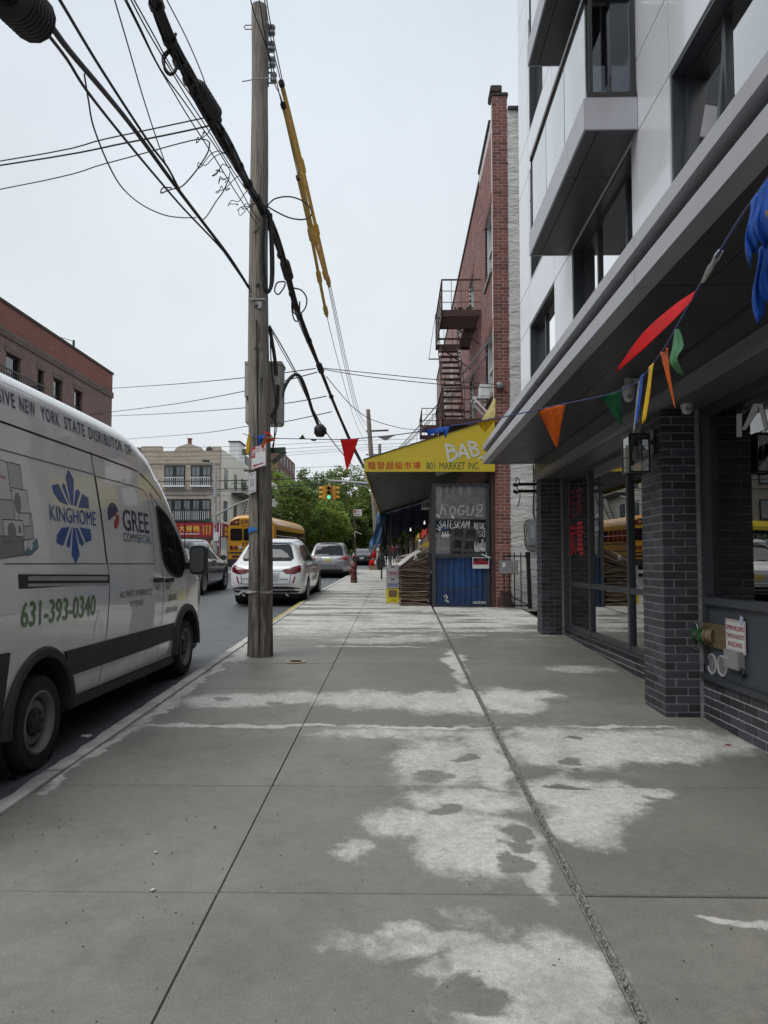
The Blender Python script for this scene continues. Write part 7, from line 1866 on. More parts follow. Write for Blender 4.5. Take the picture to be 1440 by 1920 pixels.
for k, (lb, pp, r) in enumerate((('upper of the three wires crossing the sky toward the dark red block', [(-1.876,6.95,6.054), (-2.116,7,6.039), (-3.091,7.4,6.116), (-4.69,8.2,6.346), (-11.724,10.5,6.879)], .007), ('doubled wire in the middle of the three crossing the sky to the red block', [(-1.861,7.1,6.071), (-2.09,7.1,6.018), (-2.861,7.4,6.072), (-4.745,8.3,6.351), (-11.834,10.6,6.887)], .009), ('lowest of the three wires crossing the sky toward the dark red block', [(-1.903,7.1,5.876), (-1.98,7.1,5.916), (-2.213,7.15,5.909), (-3.169,7.6,5.962), (-4.795,8.4,6.111), (-12.026,10.8,6.391)], .006))):
 cable('service_wire', lb, pp, r, WIR)
cable('drop_wire', 'short kinked wire tying the bundle to the lower cable', [(-1.908,7.1,5.876), (-1.951,7.2,5.84), (-2.032,7.2,5.7), (-2.124,7.2,5.576), (-2.253,7.3,5.53), (-2.376,7.3,5.497), (-2.398,7.1,5.358), (-2.41,7.2,5.467), (-2.354,7.3,5.519)], .007, CBL)
cable('drop_wire', 'short wire slanting from the bundle to the lower cable near the pole', [(-1.918,8,6.008), (-2.04,8.2,5.945), (-2.146,8.3,5.883), (-2.266,8.4,5.778), (-2.33,8.4,5.707)], .007, CBL)
q = random.Random(44)
t = thing('cable_tangle', 'tangle of slack loops below the bundle in front of the pole', 'cable', (-1.904,8.2,6.136))
for k in range(9):
 c = Vector(main[4]).lerp(Vector(main[7]), (k + q.random()) / 9) + Vector((q.uniform(-.05, .05), 0, q.uniform(-.08, .05)))
 r1 = q.uniform(.06, .16); pp = []
 for i in range(9): a = i / 8 * 2 * pi * q.uniform(.7, 1); pp.append(c + Vector((-.10 + r1 * cos(a) * 1.0, r1 * .4 * sin(a), -.12 - .1 * q.random() + r1 * sin(a + 1) * .7)))
 mb = MB(); mb.tube(spline(pp, 4), .005, 5); mb.build('loop', CBL, t, smooth=70)
for pp in ([(-1.853,5.8,6.044), (-1.938,5.9,5.966), (-1.983,5.9,5.896), (-1.972,5.9,5.793), (-1.933,5.95,5.79), (-1.884,5.95,5.884), (-1.89,5.95,6.002)], [(-1.952,5.9,5.966), (-1.992,5.9,5.92), (-1.987,5.9,5.84), (-1.935,5.9,5.764), (-1.881,5.9,5.801), (-1.901,5.9,5.966)]):
 mb = MB(); mb.tube(spline(pp, 5), .012, 6); mb.build('loop', CBL, t, smooth=70)
t = thing('cable_loop', 'wide open loop of black cable beside the pole over the yellow covers', 'cable', (-1.538,9.9,6.644))
mb = MB(); mb.tube(spline([(-1.827,9.75,6.533), (-1.71,9.8,6.687), (-1.494,9.85,6.741), (-1.297,9.9,6.681), (-1.198,9.9,6.534), (-1.296,9.9,6.442), (-1.492,9.85,6.435), (-1.686,9.8,6.504), (-1.812,9.75,6.563)], 6), .010, 6); mb.build('loop', CBL, t, smooth=70)
t = thing('cable_coil', 'small coil of spare cable hanging from the bundle past the pole', 'cable', (-1.764,12.8,6.29))
for pp in ([(-1.828,12.5,6.469), (-1.699,12.6,6.459), (-1.625,12.7,6.35), (-1.666,12.8,6.211), (-1.782,12.8,6.094), (-1.864,12.7,6.108), (-1.86,12.6,6.218)], [(-1.847,12.5,6.421), (-1.879,12.6,6.17), (-1.854,12.7,5.982), (-1.801,12.8,5.977), (-1.772,12.8,6.094), (-1.764,12.8,6.339)], [(-1.933,12.2,6.466), (-2.072,12.2,6.448), (-2.117,12.2,6.308), (-2.052,12.2,6.242), (-1.96,12.2,6.354), (-1.933,12.2,6.447)]):
 mb = MB(); mb.tube(spline(pp, 5), .013 if pp[0][2] else .01, 6); mb.build('loop', CBL, t, smooth=70)
HOSE = mat('yellow_line_hose', (0.66, 0.43, 0.11), .5, var=.2, scale=10, dirt=.12)
pw = [[(-1.96,8.3,9.501), (-1.925,9.1,9.011), (-1.866,9.5,8.893), (-1.773,9.86,8.681), (-1.73,10.4,8.49), (-1.76,12,8.51), (-1.738,14.2,8.225), (-1.725,17.4,7.665), (-1.728,22,7.471), (-1.779,31,7.641), (-1.773,45,8.776)], [(-1.787,8.4,9.525), (-1.78,9.3,9.171), (-1.768,9.86,8.932), (-1.708,10.4,8.696), (-1.705,12.2,8.72), (-1.676,14.4,8.541), (-1.636,17.4,8.264), (-1.597,22,7.804), (-1.687,31,8.109), (-1.774,45,10.028)],
 [(-1.791,8.3,9.431), (-1.852,9.3,9.172), (-1.756,9.86,8.477), (-1.714,10.4,8.49), (-1.718,12.1,8.519), (-1.696,14.3,8.271), (-1.656,17.2,8.228), (-1.646,22,7.771), (-1.733,31,7.992), (-1.773,45,9.588)], [(-1.742,8.5,9.618), (-1.77,9.4,9.252), (-1.777,9.86,9.175), (-1.74,10.8,8.925), (-1.713,12.6,8.854), (-1.666,14.8,8.618), (-1.609,17.4,8.304), (-1.53,22,7.72), (-1.594,31,8.038), (-1.774,45,10.367)]]
pls = ['power wire carrying the lowest, longest reaching yellow cover', 'power wire carrying the outer yellow cover', 'power wire carrying the middle yellow cover', 'bare power wire highest past the wooden pole']
for k, pp in enumerate(pw): cable('power_wire', pls[k], pp, .008, CBL)
def hose(i, a, b, label):
 P_ = spline(pw[i], 12); seg = [p for p in P_ if a <= p[1] <= b]
 t = thing('line_cover', label, 'line cover', seg[0], group='yellow covers on the power wires'); mb = MB(); n = len(seg)
 mb.tube(seg, .036, 10); mb.build('hose', HOSE, t, smooth=60)
 for j in (int(n * .42), int(n * .72), n - 2):
  if 0 < j < n - 1: mb = MB(); d = (seg[j + 1] - seg[j]).normalized(); c = seg[j]; mb.tube([c - d * .22, c - d * .16, c + d * .16, c + d * .22], [.037, .058, .058, .037], 10); mb.build('coupling', HOSE, t, smooth=50)
 mb = MB(); d = (seg[1] - seg[0]).normalized(); mb.tube([seg[0] - d * .03, seg[0] + d * .04], .045, 10); mb.build('end_ring', SEAM, t)
hose(0, 12.45, 17.4, 'lowest yellow line cover, starting farther out and ending lowest'); hose(1, 10.3, 17.2, 'outer yellow line cover ending with a hooked coupling'); hose(2, 10.4, 16.6, 'middle yellow line cover squeezed between the other two')
cable('guy_cable', 'black guy cable slanting from the pole down to the flag string', [(-1.78,9.85,4.91), (-1.664,10.3,4.729), (-1.526,11,4.472), (-1.454,12,4.259), (-1.37,13.6,4.119), (-1.252,16,4.081), (-1.145,20,4.22), (-1.062,26,4.655)], .010, CBL)
cable('guy_cable', 'second thinner guy cable just beside the first one', [(-1.772,9.85,4.872), (-1.656,10.3,4.651), (-1.55,11,4.472), (-1.518,12,4.368)], .007, CBL)
cable('arched_cable', 'arched cable leaving the pole cabinet toward the black dome', [(-1.635,10.1,3.97), (-1.621,10.2,4.109), (-1.575,10.4,4.3), (-1.502,10.6,4.416), (-1.449,10.8,4.386), (-1.392,11,4.221), (-1.34,11.2,4.014), (-1.275,11.3,3.847), (-1.241,11.3,3.77)], .026, CBL, seg=8)
t = thing('splice_dome', 'round black splice dome hanging above the flag string', 'splice case', (-1.223,11.3,3.693))
c = (-1.223,11.3,3.693); mb = MB(); mb.lathe([(0, .10), (.05, .10), (.085, .06), (.095, 0), (.085, -.05), (.06, -.09), (0, -.095)], c, 'z', 18); mb.build('shell', CBL, t, smooth=50)
for k in range(5):
 a = k * 1.25; mb = MB(); mb.tube([(c[0] + .088 * cos(a), c[1] + .088 * sin(a), c[2] + .05), (c[0] + .096 * cos(a), c[1] + .096 * sin(a), c[2] - .05)], .014, 6); mb.build('rib', CBL, t)
for lb, pp in (('wire from the clamp over the road to the end of the red block, highest', [(-1.789,15.5,5.845), (-4.496,21,7.09), (-8.431,27,8.424), (-13.657,34,10), (-19.333,41,11.524)]), ('wire from the clamp over the road to the red block, second highest', [(-1.765,15.6,5.789), (-2.902,18,6.205), (-4.599,21.5,6.812), (-8.732,28,7.889), (-13.816,34,8.837), (-18.828,40,9.759)]),
 ('thin wire below the clamp running to the far side of the red block', [(-1.691,17,5.584), (-3.221,20,6.08), (-6.339,26,7.216), (-10.699,32,8.329), (-16.25,40,9.901)]), ('wire passing behind the cabinet foot toward the tan building', [(-1.746,19,5.635), (-3.506,22,5.962), (-5.451,26,6.603), (-9.028,33,7.632), (-16.184,44,9.324), (-21.225,50,10.16)])):
 cable('service_wire', lb, pp, .013, WIR)
cable('service_wire', 'upper wire from the clamp to the brick pier of the market building', [(-1.648,15.6,5.883), (-0.529,15.8,5.813), (0.907,16.1,5.739), (2.346,16.6,5.748)], .009, WIR)
cable('service_wire', 'lower wire from the clamp to the brick pier of the market building', [(-1.648,15.6,5.86), (-0.648,15.8,5.741), (0.907,16.1,5.642), (2.395,16.6,5.66)], .009, WIR)
cable('service_wire', 'slack wire hanging from the bundle to the market roof', [(-1.613,16.2,5.851), (-1.412,18,5.857), (-1.193,20,5.935), (-0.736,22,6.002), (0.273,24,6.109), (1.253,25,6.256)], .010, WIR)
t = thing('wire_insulator', 'round grey wire bracket on the brick pier under the soldier band', 'bracket', (2.391,16.65,5.748))
mb = MB(); mb.lathe([(0, 16.58), (.07, 16.6), (.09, 16.64), (.07, 16.69)], ((2.386,16.62,5.74)[0], 0, (2.386,16.62,5.74)[2]), 'y', 14); mb.build('cup', GALV, t, smooth=40)
for k, (a, b) in enumerate((((2.338,17.2,7.137), (-0.193,38,7.428)), ((2.299,17.4,7.069), (-0.402,39,7.348)), ((2.244,17.6,6.785), (0.005,36,7.228)), ((2.115,18.2,6.646), (0.188,35,7.177)))):
 o = cable('service_wire', '%s of the four pale wires slanting across the brick front' % ('topmost', 'second from the top', 'third from the top', 'lowest')[k], [a, Vector(a).lerp(Vector(b), .33) - Vector((0, 0, .1)), Vector(a).lerp(Vector(b), .66) - Vector((0, 0, .1)), b], .016, mat('pale_wire', (.30, .30, .30), .5, var=.1), group='pale wires on the brick front')
crossw = [(836, 824, .016), (845, 832, .016), (853, 838, .014), (860, 842, .014), (875, 872, .016), (900, 890, .05), (917, 901, .05), (920, 907, .03), (928, 921, .018)]
for k, (ya_, yb_, r) in enumerate(crossw):
 def zz(y, d): return 1.6 + (1056 - y) / 1350 * d
 d = 48 + k * .9
 o = cable('crossing_wire', '%s cable strung across the crossing before the trees' % ('uppermost thick black', 'second thick black', 'lowest thick black')[k - 5] if r > .025 else '%s wire strung across the crossing beyond the wooden pole' % ('highest thin', 'second highest thin', 'third highest thin', 'fourth highest thin', 'fifth highest thin', '', '', '', 'lowest thin')[k], [(-24, d, zz(ya_ - 2, d)), (-16, d, zz(ya_ + 1, d)), (-9, d, zz((ya_ + yb_) / 2 + 3, d)), (-2, d, zz(yb_, d)), (9, d, zz(yb_ - 6, d))], r * .8, CBL, group='thick cables over the crossing' if r > .025 else 'thin wires over the crossing')
a = (-1.165,45,1.467); b = (-1.842,45,11.283)
t = thing('utility_pole', 'distant leaning utility pole rising past the awning corner', 'utility pole', a)
mb = MB(); mb.tube([a, Vector(a).lerp(Vector(b), .5), b], [.20, .17, .13], 14); mb.build('shaft', PW, t, smooth=60)
mb = MB(); q_ = Vector(a).lerp(Vector(b), .86); mb.bar((q_.x - .2, q_.y, q_.z), (q_.x + 1.2, q_.y, q_.z + .05), .08, .1); mb.build('crossarm', STEEL, t)
FLY = [mat('flyer_white', (.55, .55, .53), .8), mat('flyer_grey', (.35, .35, .34), .8)]
q = random.Random(9)
for k in range(16):
 z = a[2] + .3 + q.random() * 1.5; an = pi * 1.5 + q.uniform(-.9, .9); mb = MB(); mb.obox((a[0] + .21 * cos(an), a[1] + .21 * sin(an), z), (.15, .01, .2), (0, q.uniform(-.1, .1), an + pi / 2)); mb.build('flyer', FLY[k % 2], t)
t = thing('utility_pole', 'thin short pole standing just right of the distant leaning pole', 'utility pole', (-1.4, 62, 1.5))
mb = MB(); p = (-1.517,62,11.903); mb.tube([(p[0], 62, 1.4), (p[0], 62, p[2])], .14, 10); mb.build('shaft', PW, t)
mb = MB(); mb.bar((p[0] - 1.2, 62, p[2] - .9), (p[0] + 1.2, 62, p[2] - .9), .12); mb.build('crossarm', PW, t)
#  signals and street lamps
SIGY = mat('signal_yellow', (0.52, 0.25, 0.012), .45, var=.06, scale=4)
GRYP_ = mat('grey_lamp_post', (0.34, 0.36, 0.37), .5, var=.08, scale=3)
t = thing('traffic_signal', 'yellow traffic signal showing green, hanging over the crossing', 'traffic light', (-4.855,51,6.568))
c = (-4.855,51,6.607)
def head(cx, cy, cz, ang, lit):
 mb = MB(); mb.obox((cx, cy, cz), (.36, .26, 1.0), (0, 0, ang)); mb.build('housing', SIGY, t, bevel=.03)
 dx, dy = sin(ang), -cos(ang)
 for k, z in enumerate((.32, 0, -.32)):
  L_ = (cx + dx * .14, cy + dy * .14, cz + z)
  mb = MB(); mb.tube([L_, (L_[0] + dx * .02, L_[1] + dy * .02, L_[2])], .125, 16); mb.build('lens', mat('lit_green_lens', (.08, .75, .38), .3, var=0, emit=1.1) if (lit and k == 2) else SEAM, t)
  mb = MB(); vs = []
  for i in range(11): an = -.35 + (pi + .7) * i / 10; ex, ez = .145 * cos(an), .145 * sin(an); rx, ry = cos(ang), sin(ang); vs += [(L_[0] + rx * ex, L_[1] + ry * ex, L_[2] + ez), (L_[0] + rx * ex + dx * .24, L_[1] + ry * ex + dy * .24, L_[2] + ez - .03)]
  mb.add(vs, [(2 * i, 2 * i + 1, 2 * i + 3, 2 * i + 2) for i in range(10)]); mb.build('visor', SIGY if not (lit and k == 2) else mat('green_glow_visor', (.03, .16, .10), .5), t)  # visor at the lit lens has the green glow painted into its colour
head(c[0], c[1], c[2], 0, True); head(c[0] - .34, c[1] + .1, c[2], -pi / 2, False); head(c[0] + .36, c[1] + .1, c[2], pi / 2, False)
mb = MB(); mb.bar((c[0], c[1] + .1, c[2] + .5), (c[0], c[1] + .1, (-4.858,51,7.369)[2]), .09); mb.build('hanger', GRYP_, t)
t = thing('signal_pole', 'grey signal mast whose arm carries the yellow traffic signal', 'signal mast', (-1.45, 51, 1.2))
z = (-4.858,51,7.407)[2]; zz_ = (-2.082,51,7.287)[2]
mb = MB(); mb.tube([(-1.45, 51, 1.1), (-1.45, 51, zz_ + .4)], [.15, .11], 12); mb.build('post', GRYP_, t, smooth=60)
mb = MB(); mb.tube([(-1.45, 51.1, zz_ - .05), (c[0] - .1, 51.1, z + .1)], [.11, .07], 10); mb.tube([(-1.45, 51.1, zz_ - .5), (-3.2, 51.1, z - .1)], .03, 6); mb.build('arm', GRYP_, t, smooth=60)
t = thing('street_lamp', 'tall pale street lamp post with signal arm before the tan building', 'street lamp', (-12.956,51,1.222))
a = (-12.956,51,1.222); b = (-13,51,8.306)
mb = MB(); mb.tube([a, b], [.16, .10], 12); mb.build('post', GRYP_, t, smooth=60)
mb = MB(); mb.tube(spline([b, (-13.08,51,8.613), (-13.236,51,8.844), (-13.505,51,8.902)], 5), .06, 8); mb.build('lamp_arm', GRYP_, t, smooth=60)
mb = MB(); q_ = (-13.524,51,8.883); mb.obox((q_[0] - .15, q_[1], q_[2] + .02), (.55, .26, .13)); mb.build('lamp_head', STEEL, t, bevel=.04)
mb = MB(); mb.tube(spline([(-13.038,51,4.98), (-12.257,50.6,5.293), (-11.226,50.2,5.751), (-9.876,50,6.256)], 5), [.08] * 4 + [.07] * 6 + [.055] * 6, 8); mb.build('signal_arm', GRYP_, t, smooth=60)
for (p0, p1, nm, m) in (((-13.629,50.8,4.55), (-13.175,50.8,4.778), 'name_sign', GRN), ((-12.979,50.7,3.183), (-12.644,50.7,3.787), 'notice', SWH), ((-12.951,50.7,4.09), (-12.84,50.7,4.317), 'push_plate', SRD)):
 mb = MB(); mb.box(p0[0], 50.66, p0[2], p1[0], 50.7, p1[2]); mb.build(nm, m, t)
mb = MB(); p0 = (-13.498,50.8,6.317); p1 = (-12.775,50.8,6.411); mb.box(p0[0], 50.7, p0[2], p1[0], 50.78, p1[2]); mb.build('crossbar', GRYP_, t)
t = thing('walk_signal', 'grey pedestrian signal box beside the pale lamp post', 'signal', (-12.601,52,2.218))
a = (-12.873,52,2.218); b = (-12.266,52,3.572); mb = MB(); mb.box(a[0], 52, 1.3, a[0] + .06, 52.06, b[2]); mb.box(b[0] - .06, 52, 1.3, b[0], 52.06, b[2]); mb.box(a[0], 52, b[2] - .06, b[0], 52.06, b[2]); mb.build('frame', STEEL, t); mb = MB(); mb.box(a[0] + .1, 51.9, (-12.644,52,2.604)[2], a[0] + .45, 52.2, (-12.653,52,3.456)[2]); mb.build('cabinet', GRYP_, t)
a = (-1.771,30.5,0.789); b = (-1.811,30.5,3.841)
t = thing('sign_post', 'brown steel post with white parking sign behind the hydrant', 'sign', a)
mb = MB(); mb.bar((a[0], a[1], a[2] - .1), (b[0], b[1], b[2]), .075, .05); mb.build('post', FE, t)
mb = MB(); p0 = (-1.852,30.44,3.599); p1 = (-1.502,30.44,3.882); mb.box(p0[0], 30.43, p0[2], p1[0], 30.445, p1[2]); pla = mb.build('plate', SWH, t)
mb = MB(); w_ = p1[0] - p0[0]; h_ = p1[2] - p0[2]; mb.box(p0[0] + .02, 30.424, p0[2] + h_ * .45, p0[0] + w_ * .28, 30.43, p1[2] - .02); mb.box(p0[0] + w_ * .34, 30.424, p0[2] + h_ * .78, p0[0] + w_ * .62, 30.43, p0[2] + h_ * .84); mb.box(p0[0] + w_ * .34, 30.424, p0[2] + h_ * .60, p0[0] + w_ * .86, 30.43, p0[2] + h_ * .66); mb.build('red_print', SRD, pla)
mb = MB(); mb.box(p0[0] + .03, 30.424, p0[2] + h_ * .15, p0[0] + w_ * .72, 30.43, p0[2] + h_ * .24); mb.build('arrow', SEAM, pla)
mb = MB(); c = (-1.758,30.4,2.929); mb.obox((c[0], c[1], c[2]), (.10, .08, .03)); mb.tube(spline([(c[0], c[1], c[2]), (c[0] + .12, c[1], c[2] - .05), (c[0] + .25, c[1], c[2] - .10)], 3), .012, 5); mb.obox((c[0] - .04, c[1], c[2] - .12), (.02, .03, .2)); mb.build('string_tie', WFR, t)
#  flag bunting from the pole to the shopfront
line = [(-2.11,9.72,3.368), (-1.863,9.58,3.284), (-1.585,9.3,3.227), (-1.176,9,3.166), (-0.677,8.65,3.097), (-0.456,8.5,3.084), (0.001,8.1,3.055), (0.319,7.75,3.038), (0.557,7.45,3.026), (0.784,7.1,3.001), (0.997,6.75,2.976), (1.235,6.35,2.956), (1.413,6,2.934), (1.579,5.55,2.891), (1.646,5.25,2.868), (1.643,4.85,2.84), (1.511,4.25,2.773), (1.361,3.65,2.69), (1.211,3.1,2.619), (1.094,2.62,2.586), (1.022,2.3,2.57), (0.961,2,2.561), (0.916,1.75,2.548), (0.86,1.45,2.547)]
STR = mat('blue_flag_tape', (.035, .05, .16), .6, var=.25, scale=12)
o = None
mb = MB(); mb.tube(spline(line, 5), .0055, 6); mb.build('flag_string', STR, None, smooth=70, label='blue tape of the flag bunting strung from pole to shopfront', category='string')
mb = MB(); P_ = spline([(1.051,2.45,2.567), (1.034,2.36,2.572), (1.017,2.26,2.574), (1.011,2.22,2.574)], 3); mb.tube(P_, [.006, .007, .009, .011, .008, .010, .012, .009, .010, .006], 6)
mb.build('tape_wrap', mat('silver_tape', (.55, .56, .56), .4, var=.2, scale=30), None, smooth=50, label='crumpled silver tape wrapped on the flag string near the big blue flags', category='tape')
def flagmat(n, c):
 if n in _mats: return _mats[n]
 m, t = newmat(n); col = t.mix(t.ramp(t.noise(18, 4, .6, t.pos()), .3, .7), tuple(q * .8 for q in c), tuple(q * 1.15 for q in c))
 t.l(col, t.b.inputs['Base Color']); t.b.inputs['Roughness'].default_value = .55; t.b.inputs['Specular IOR Level'].default_value = .2; t.bump(t.noise(30, 3, .6, t.pos()), .35, .01)
 tl = t.n('BsdfTranslucent'); t.l(col, tl.inputs[0]); ms_ = t.n('MixShader'); ms_.inputs[0].default_value = .35; t.l(t.b.outputs[0], ms_.inputs[1]); t.l(tl.outputs[0], ms_.inputs[2]); t.l(ms_.outputs[0], t.out.inputs['Surface']); _mats[n] = m; return m
FC = dict(red=flagmat('red_flag', (.60, .012, .014)), orange=flagmat('orange_flag', (.62, .12, .015)), green=flagmat('green_flag', (.012, .11, .04)), pale=flagmat('pale_green_flag', (.10, .27, .13)), yellow=flagmat('yellow_flag', (.72, .46, .02)), blue=flagmat('blue_flag', (.03, .12, .50)), white=flagmat('white_flag', (.6, .61, .62)), cream=flagmat('cream_flag', (.70, .62, .28)))
def flag(label, col, L_, R_, rip=.012, n=10):
 """cloth between two edges, each a list of points from string to tip"""
 a = [Vector(p) for p in L_]; b = [Vector(p) for p in R_]; g = len(a) - 1
 k_ = max(2, n // g); A = spline(a, k_); B = spline(b, k_); mb = MB(); vs = []; m = 9; q = random.Random(len(label)); ph = [q.uniform(-.6, .6) for _ in range(m + 1)]
 for i in range(len(A)):
  for j in range(m + 1):
   p = A[i].lerp(B[i], j / m); w_ = (A[i] - B[i]).length; d = (B[i] - A[i]).normalized() if w_ > 1e-5 else Vector((1, 0, 0)); nn = d.cross(Vector((0, 0, 1)))
   cr = abs(((j / m * 2.6 + i * .09 + ph[j] * .3) % 1) - .5) * 2 - .5
   vs.append(p + nn * rip * cr * min(1, w_ * 8))
 mb.add(vs, [(i * (m + 1) + j, i * (m + 1) + j + 1, (i + 1) * (m + 1) + j + 1, (i + 1) * (m + 1) + j) for i in range(len(A) - 1) for j in range(m)])
 o = mb.build('pennant', FC[col], None, smooth=32, label=label, category='pennant', group='pennants on the flag string'); s_ = o.modifiers.new('thickness', 'SOLIDIFY'); s_.thickness = .0009
 return o
flag('red triangular pennant hanging alone over the road by the pole', 'red', [(-0.691,8.66,3.106), (-0.65,8.64,2.914), (-0.608,8.6,2.714)], [(-0.456,8.5,3.084), (-0.522,8.55,2.9), (-0.601,8.6,2.714)])
flag('yellow pennant drooping on the far edge of the wooden pole', 'yellow', [(-2.03,9.72,3.375), (-2.058,9.72,3.228), (-2.064,9.72,3.096)], [(-1.996,9.7,3.349), (-2.009,9.7,3.181), (-2.023,9.7,3.071)], .006)
flag('blue pennant crumpled against the front of the wooden pole', 'blue', [(-1.883,9.57,3.311), (-1.866,9.56,3.244), (-1.882,9.57,3.188)], [(-1.775,9.57,3.325), (-1.791,9.54,3.269), (-1.851,9.56,3.194)], .02)
flag('dark red scrap of pennant wound over the blue one on the pole', 'red', [(-1.817,9.6,3.381), (-1.756,9.58,3.334), (-1.687,9.6,3.294)], [(-1.731,9.6,3.359), (-1.698,9.58,3.326), (-1.672,9.6,3.287)], .004)
flag('orange pennant wrapped over the no parking sign', 'orange', [(-1.623,9.4,3.258), (-1.747,9.46,3.227), (-1.812,9.47,3.143)], [(-1.609,9.4,3.216), (-1.711,9.46,3.198), (-1.791,9.47,3.121)], .006); 
flag('orange strip pulled along the flag string at the pole', 'orange', [(-1.767,9.45,3.275), (-1.666,9.4,3.259), (-1.576,9.33,3.239)], [(-1.76,9.45,3.246), (-1.666,9.4,3.23), (-1.576,9.33,3.225)], .003)
flag('dark green pennant flipped above the flag string over the road', 'green', [(-1.25,9,3.167), (-1.217,9,3.194), (-1.203,9,3.221)], [(-1.149,9,3.166), (-1.17,9,3.187), (-1.19,9,3.221)], .005)
flag('small green pennant tip curling under the flag string over the road', 'green', [(-1.083,8.9,3.149), (-1.07,8.9,3.128), (-1.043,8.9,3.122)], [(-1.003,8.9,3.148), (-1.01,8.9,3.128), (-1.03,8.9,3.122)], .004)
flag('grey white pennant folded along the string before the awning', 'white', [(-0.24,8.3,3.067), (-0.178,8.3,3.042), (-0.14,8.25,3.014)], [(0.031,8.05,3.052), (-0.053,8.15,3.04), (-0.128,8.25,3.014)], .006)
flag('blue pennant bunched along the string in front of the fire escape', 'blue', [(0.306,7.7,3.034), (0.317,7.7,2.999), (0.334,7.7,2.97)], [(0.562,7.45,3.026), (0.488,7.5,2.979), (0.349,7.65,2.973)], .012)
flag('blue pennant tail hanging at the bunched end over the yellow sign', 'blue', [(0.488,7.5,3.013), (0.493,7.5,2.962), (0.498,7.5,2.912)], [(0.546,7.45,3.02), (0.529,7.45,2.964), (0.51,7.5,2.917)], .006)
flag('bright yellow pennant flying over the yellow awning sign', 'yellow', [(0.784,7.1,3.001), (0.821,7.1,2.953), (0.857,7.05,2.895)], [(1.002,6.75,2.976), (0.945,6.85,2.961), (0.867,7.05,2.895)], .014)
flag('pale yellow banner standing up behind the bright yellow pennant', 'cream', [(0.974,7.2,3.253), (0.914,7.2,3.145), (0.849,7.2,3.031)], [(0.983,7.15,3.241), (0.982,7.15,3.144), (0.981,7.15,3.047)], .008)
flag('orange triangular pennant under the near canopy edge', 'orange', [(1.24,6.35,2.956), (1.313,6.3,2.779), (1.384,6.25,2.601)], [(1.408,6,2.934), (1.398,6.1,2.769), (1.393,6.25,2.601)], .010)
flag('dark green pennant hanging beside the first dome camera', 'green', [(1.579,5.55,2.891), (1.628,5.5,2.776), (1.68,5.4,2.633)], [(1.646,5.25,2.868), (1.659,5.3,2.757), (1.688,5.4,2.637)], .014)
flag('narrow blue pennant seen edge on beside the yellow strip', 'blue', [(1.63,4.8,2.849), (1.597,4.75,2.715), (1.553,4.7,2.499)], [(1.614,4.7,2.844), (1.601,4.7,2.703), (1.563,4.7,2.495)], .006)
flag('narrow white pennant just behind the blue edge-on one', 'white', [(1.632,4.85,2.826), (1.616,4.85,2.702), (1.574,4.8,2.468)], [(1.647,4.85,2.84), (1.627,4.85,2.695), (1.581,4.8,2.468)], .003)
flag('yellow pennant hanging as a long narrow strip over the lantern', 'yellow', [(1.495,4.25,2.764), (1.442,4.15,2.605), (1.391,4.1,2.387)], [(1.47,4.1,2.747), (1.446,4.1,2.577), (1.418,4.1,2.411)], .006)
flag('thin red orange pennant twisted to a point above the second camera', 'orange', [(1.379,3.75,2.706), (1.348,3.6,2.553), (1.351,3.5,2.355)], [(1.361,3.6,2.683), (1.353,3.55,2.526), (1.356,3.5,2.352)], .004)
flag('light green pennant knotted to the string above the beam', 'pale', [(1.206,3.1,2.612), (1.181,3.08,2.531), (1.163,3.06,2.456), (1.195,3.04,2.402)], [(1.2,3.05,2.6), (1.201,3,2.511), (1.176,3,2.457), (1.203,3,2.382)], .016)
flag('long red pennant blown out sideways over the pavement', 'red', [(1.098,2.62,2.6), (1.025,2.66,2.555), (0.935,2.72,2.474), (0.854,2.8,2.348)], [(1.073,2.6,2.557), (1.02,2.62,2.495), (0.938,2.68,2.413), (0.858,2.8,2.346)], .010, 12)
def pleat(label, top, drop, seed, amp=.007):
 T_ = spline(top, 9); n = len(T_); mb = MB(); vs = []; q = random.Random(seed); ph = [q.uniform(0, 6) for _ in range(4)]
 rows = 14
 for r_ in range(rows + 1):
  v = r_ / rows
  for i, p in enumerate(T_):
   u = i / (n - 1); f = amp * (.4 + v) * (sin(u * 21 + ph[0] + v * 1.5) + .6 * sin(u * 37 + ph[1] - v * 2)) ; l = drop * (1 + .10 * sin(u * 9 + ph[2]) - .5 * max(0, u - .5))
   vs.append((p[0] + f * .6 - .03 * v * sin(v * 3), p[1] + f, p[2] - l * v + .008 * sin(u * 30 + ph[3]) * v))
 mb.add(vs, [(r_ * n + i, r_ * n + i + 1, (r_ + 1) * n + i + 1, (r_ + 1) * n + i) for r_ in range(rows) for i in range(n - 1)])
 o = mb.build('pennant', FC['blue'], None, smooth=28, label=label, category='pennant', group='pennants on the flag string'); o.modifiers.new('thickness', 'SOLIDIFY').thickness = .0009
pleat('big blue pennant hanging at the frame edge above the beam', [(0.897,1.8,2.516), (0.9,1.76,2.526), (0.903,1.7,2.54), (0.888,1.58,2.553)], .155, 3)
pleat('lower dark blue pennant behind the big one at the frame edge', [(0.932,1.84,2.406), (0.942,1.82,2.418), (0.971,1.8,2.43), (1.009,1.76,2.438)], .175, 8)
flag('scrap of yellow pennant over the big blue one', 'yellow', [(0.882,1.7,2.442), (0.883,1.7,2.429), (0.887,1.7,2.42)], [(0.889,1.68,2.436), (0.889,1.68,2.421), (0.889,1.68,2.41)], .004)
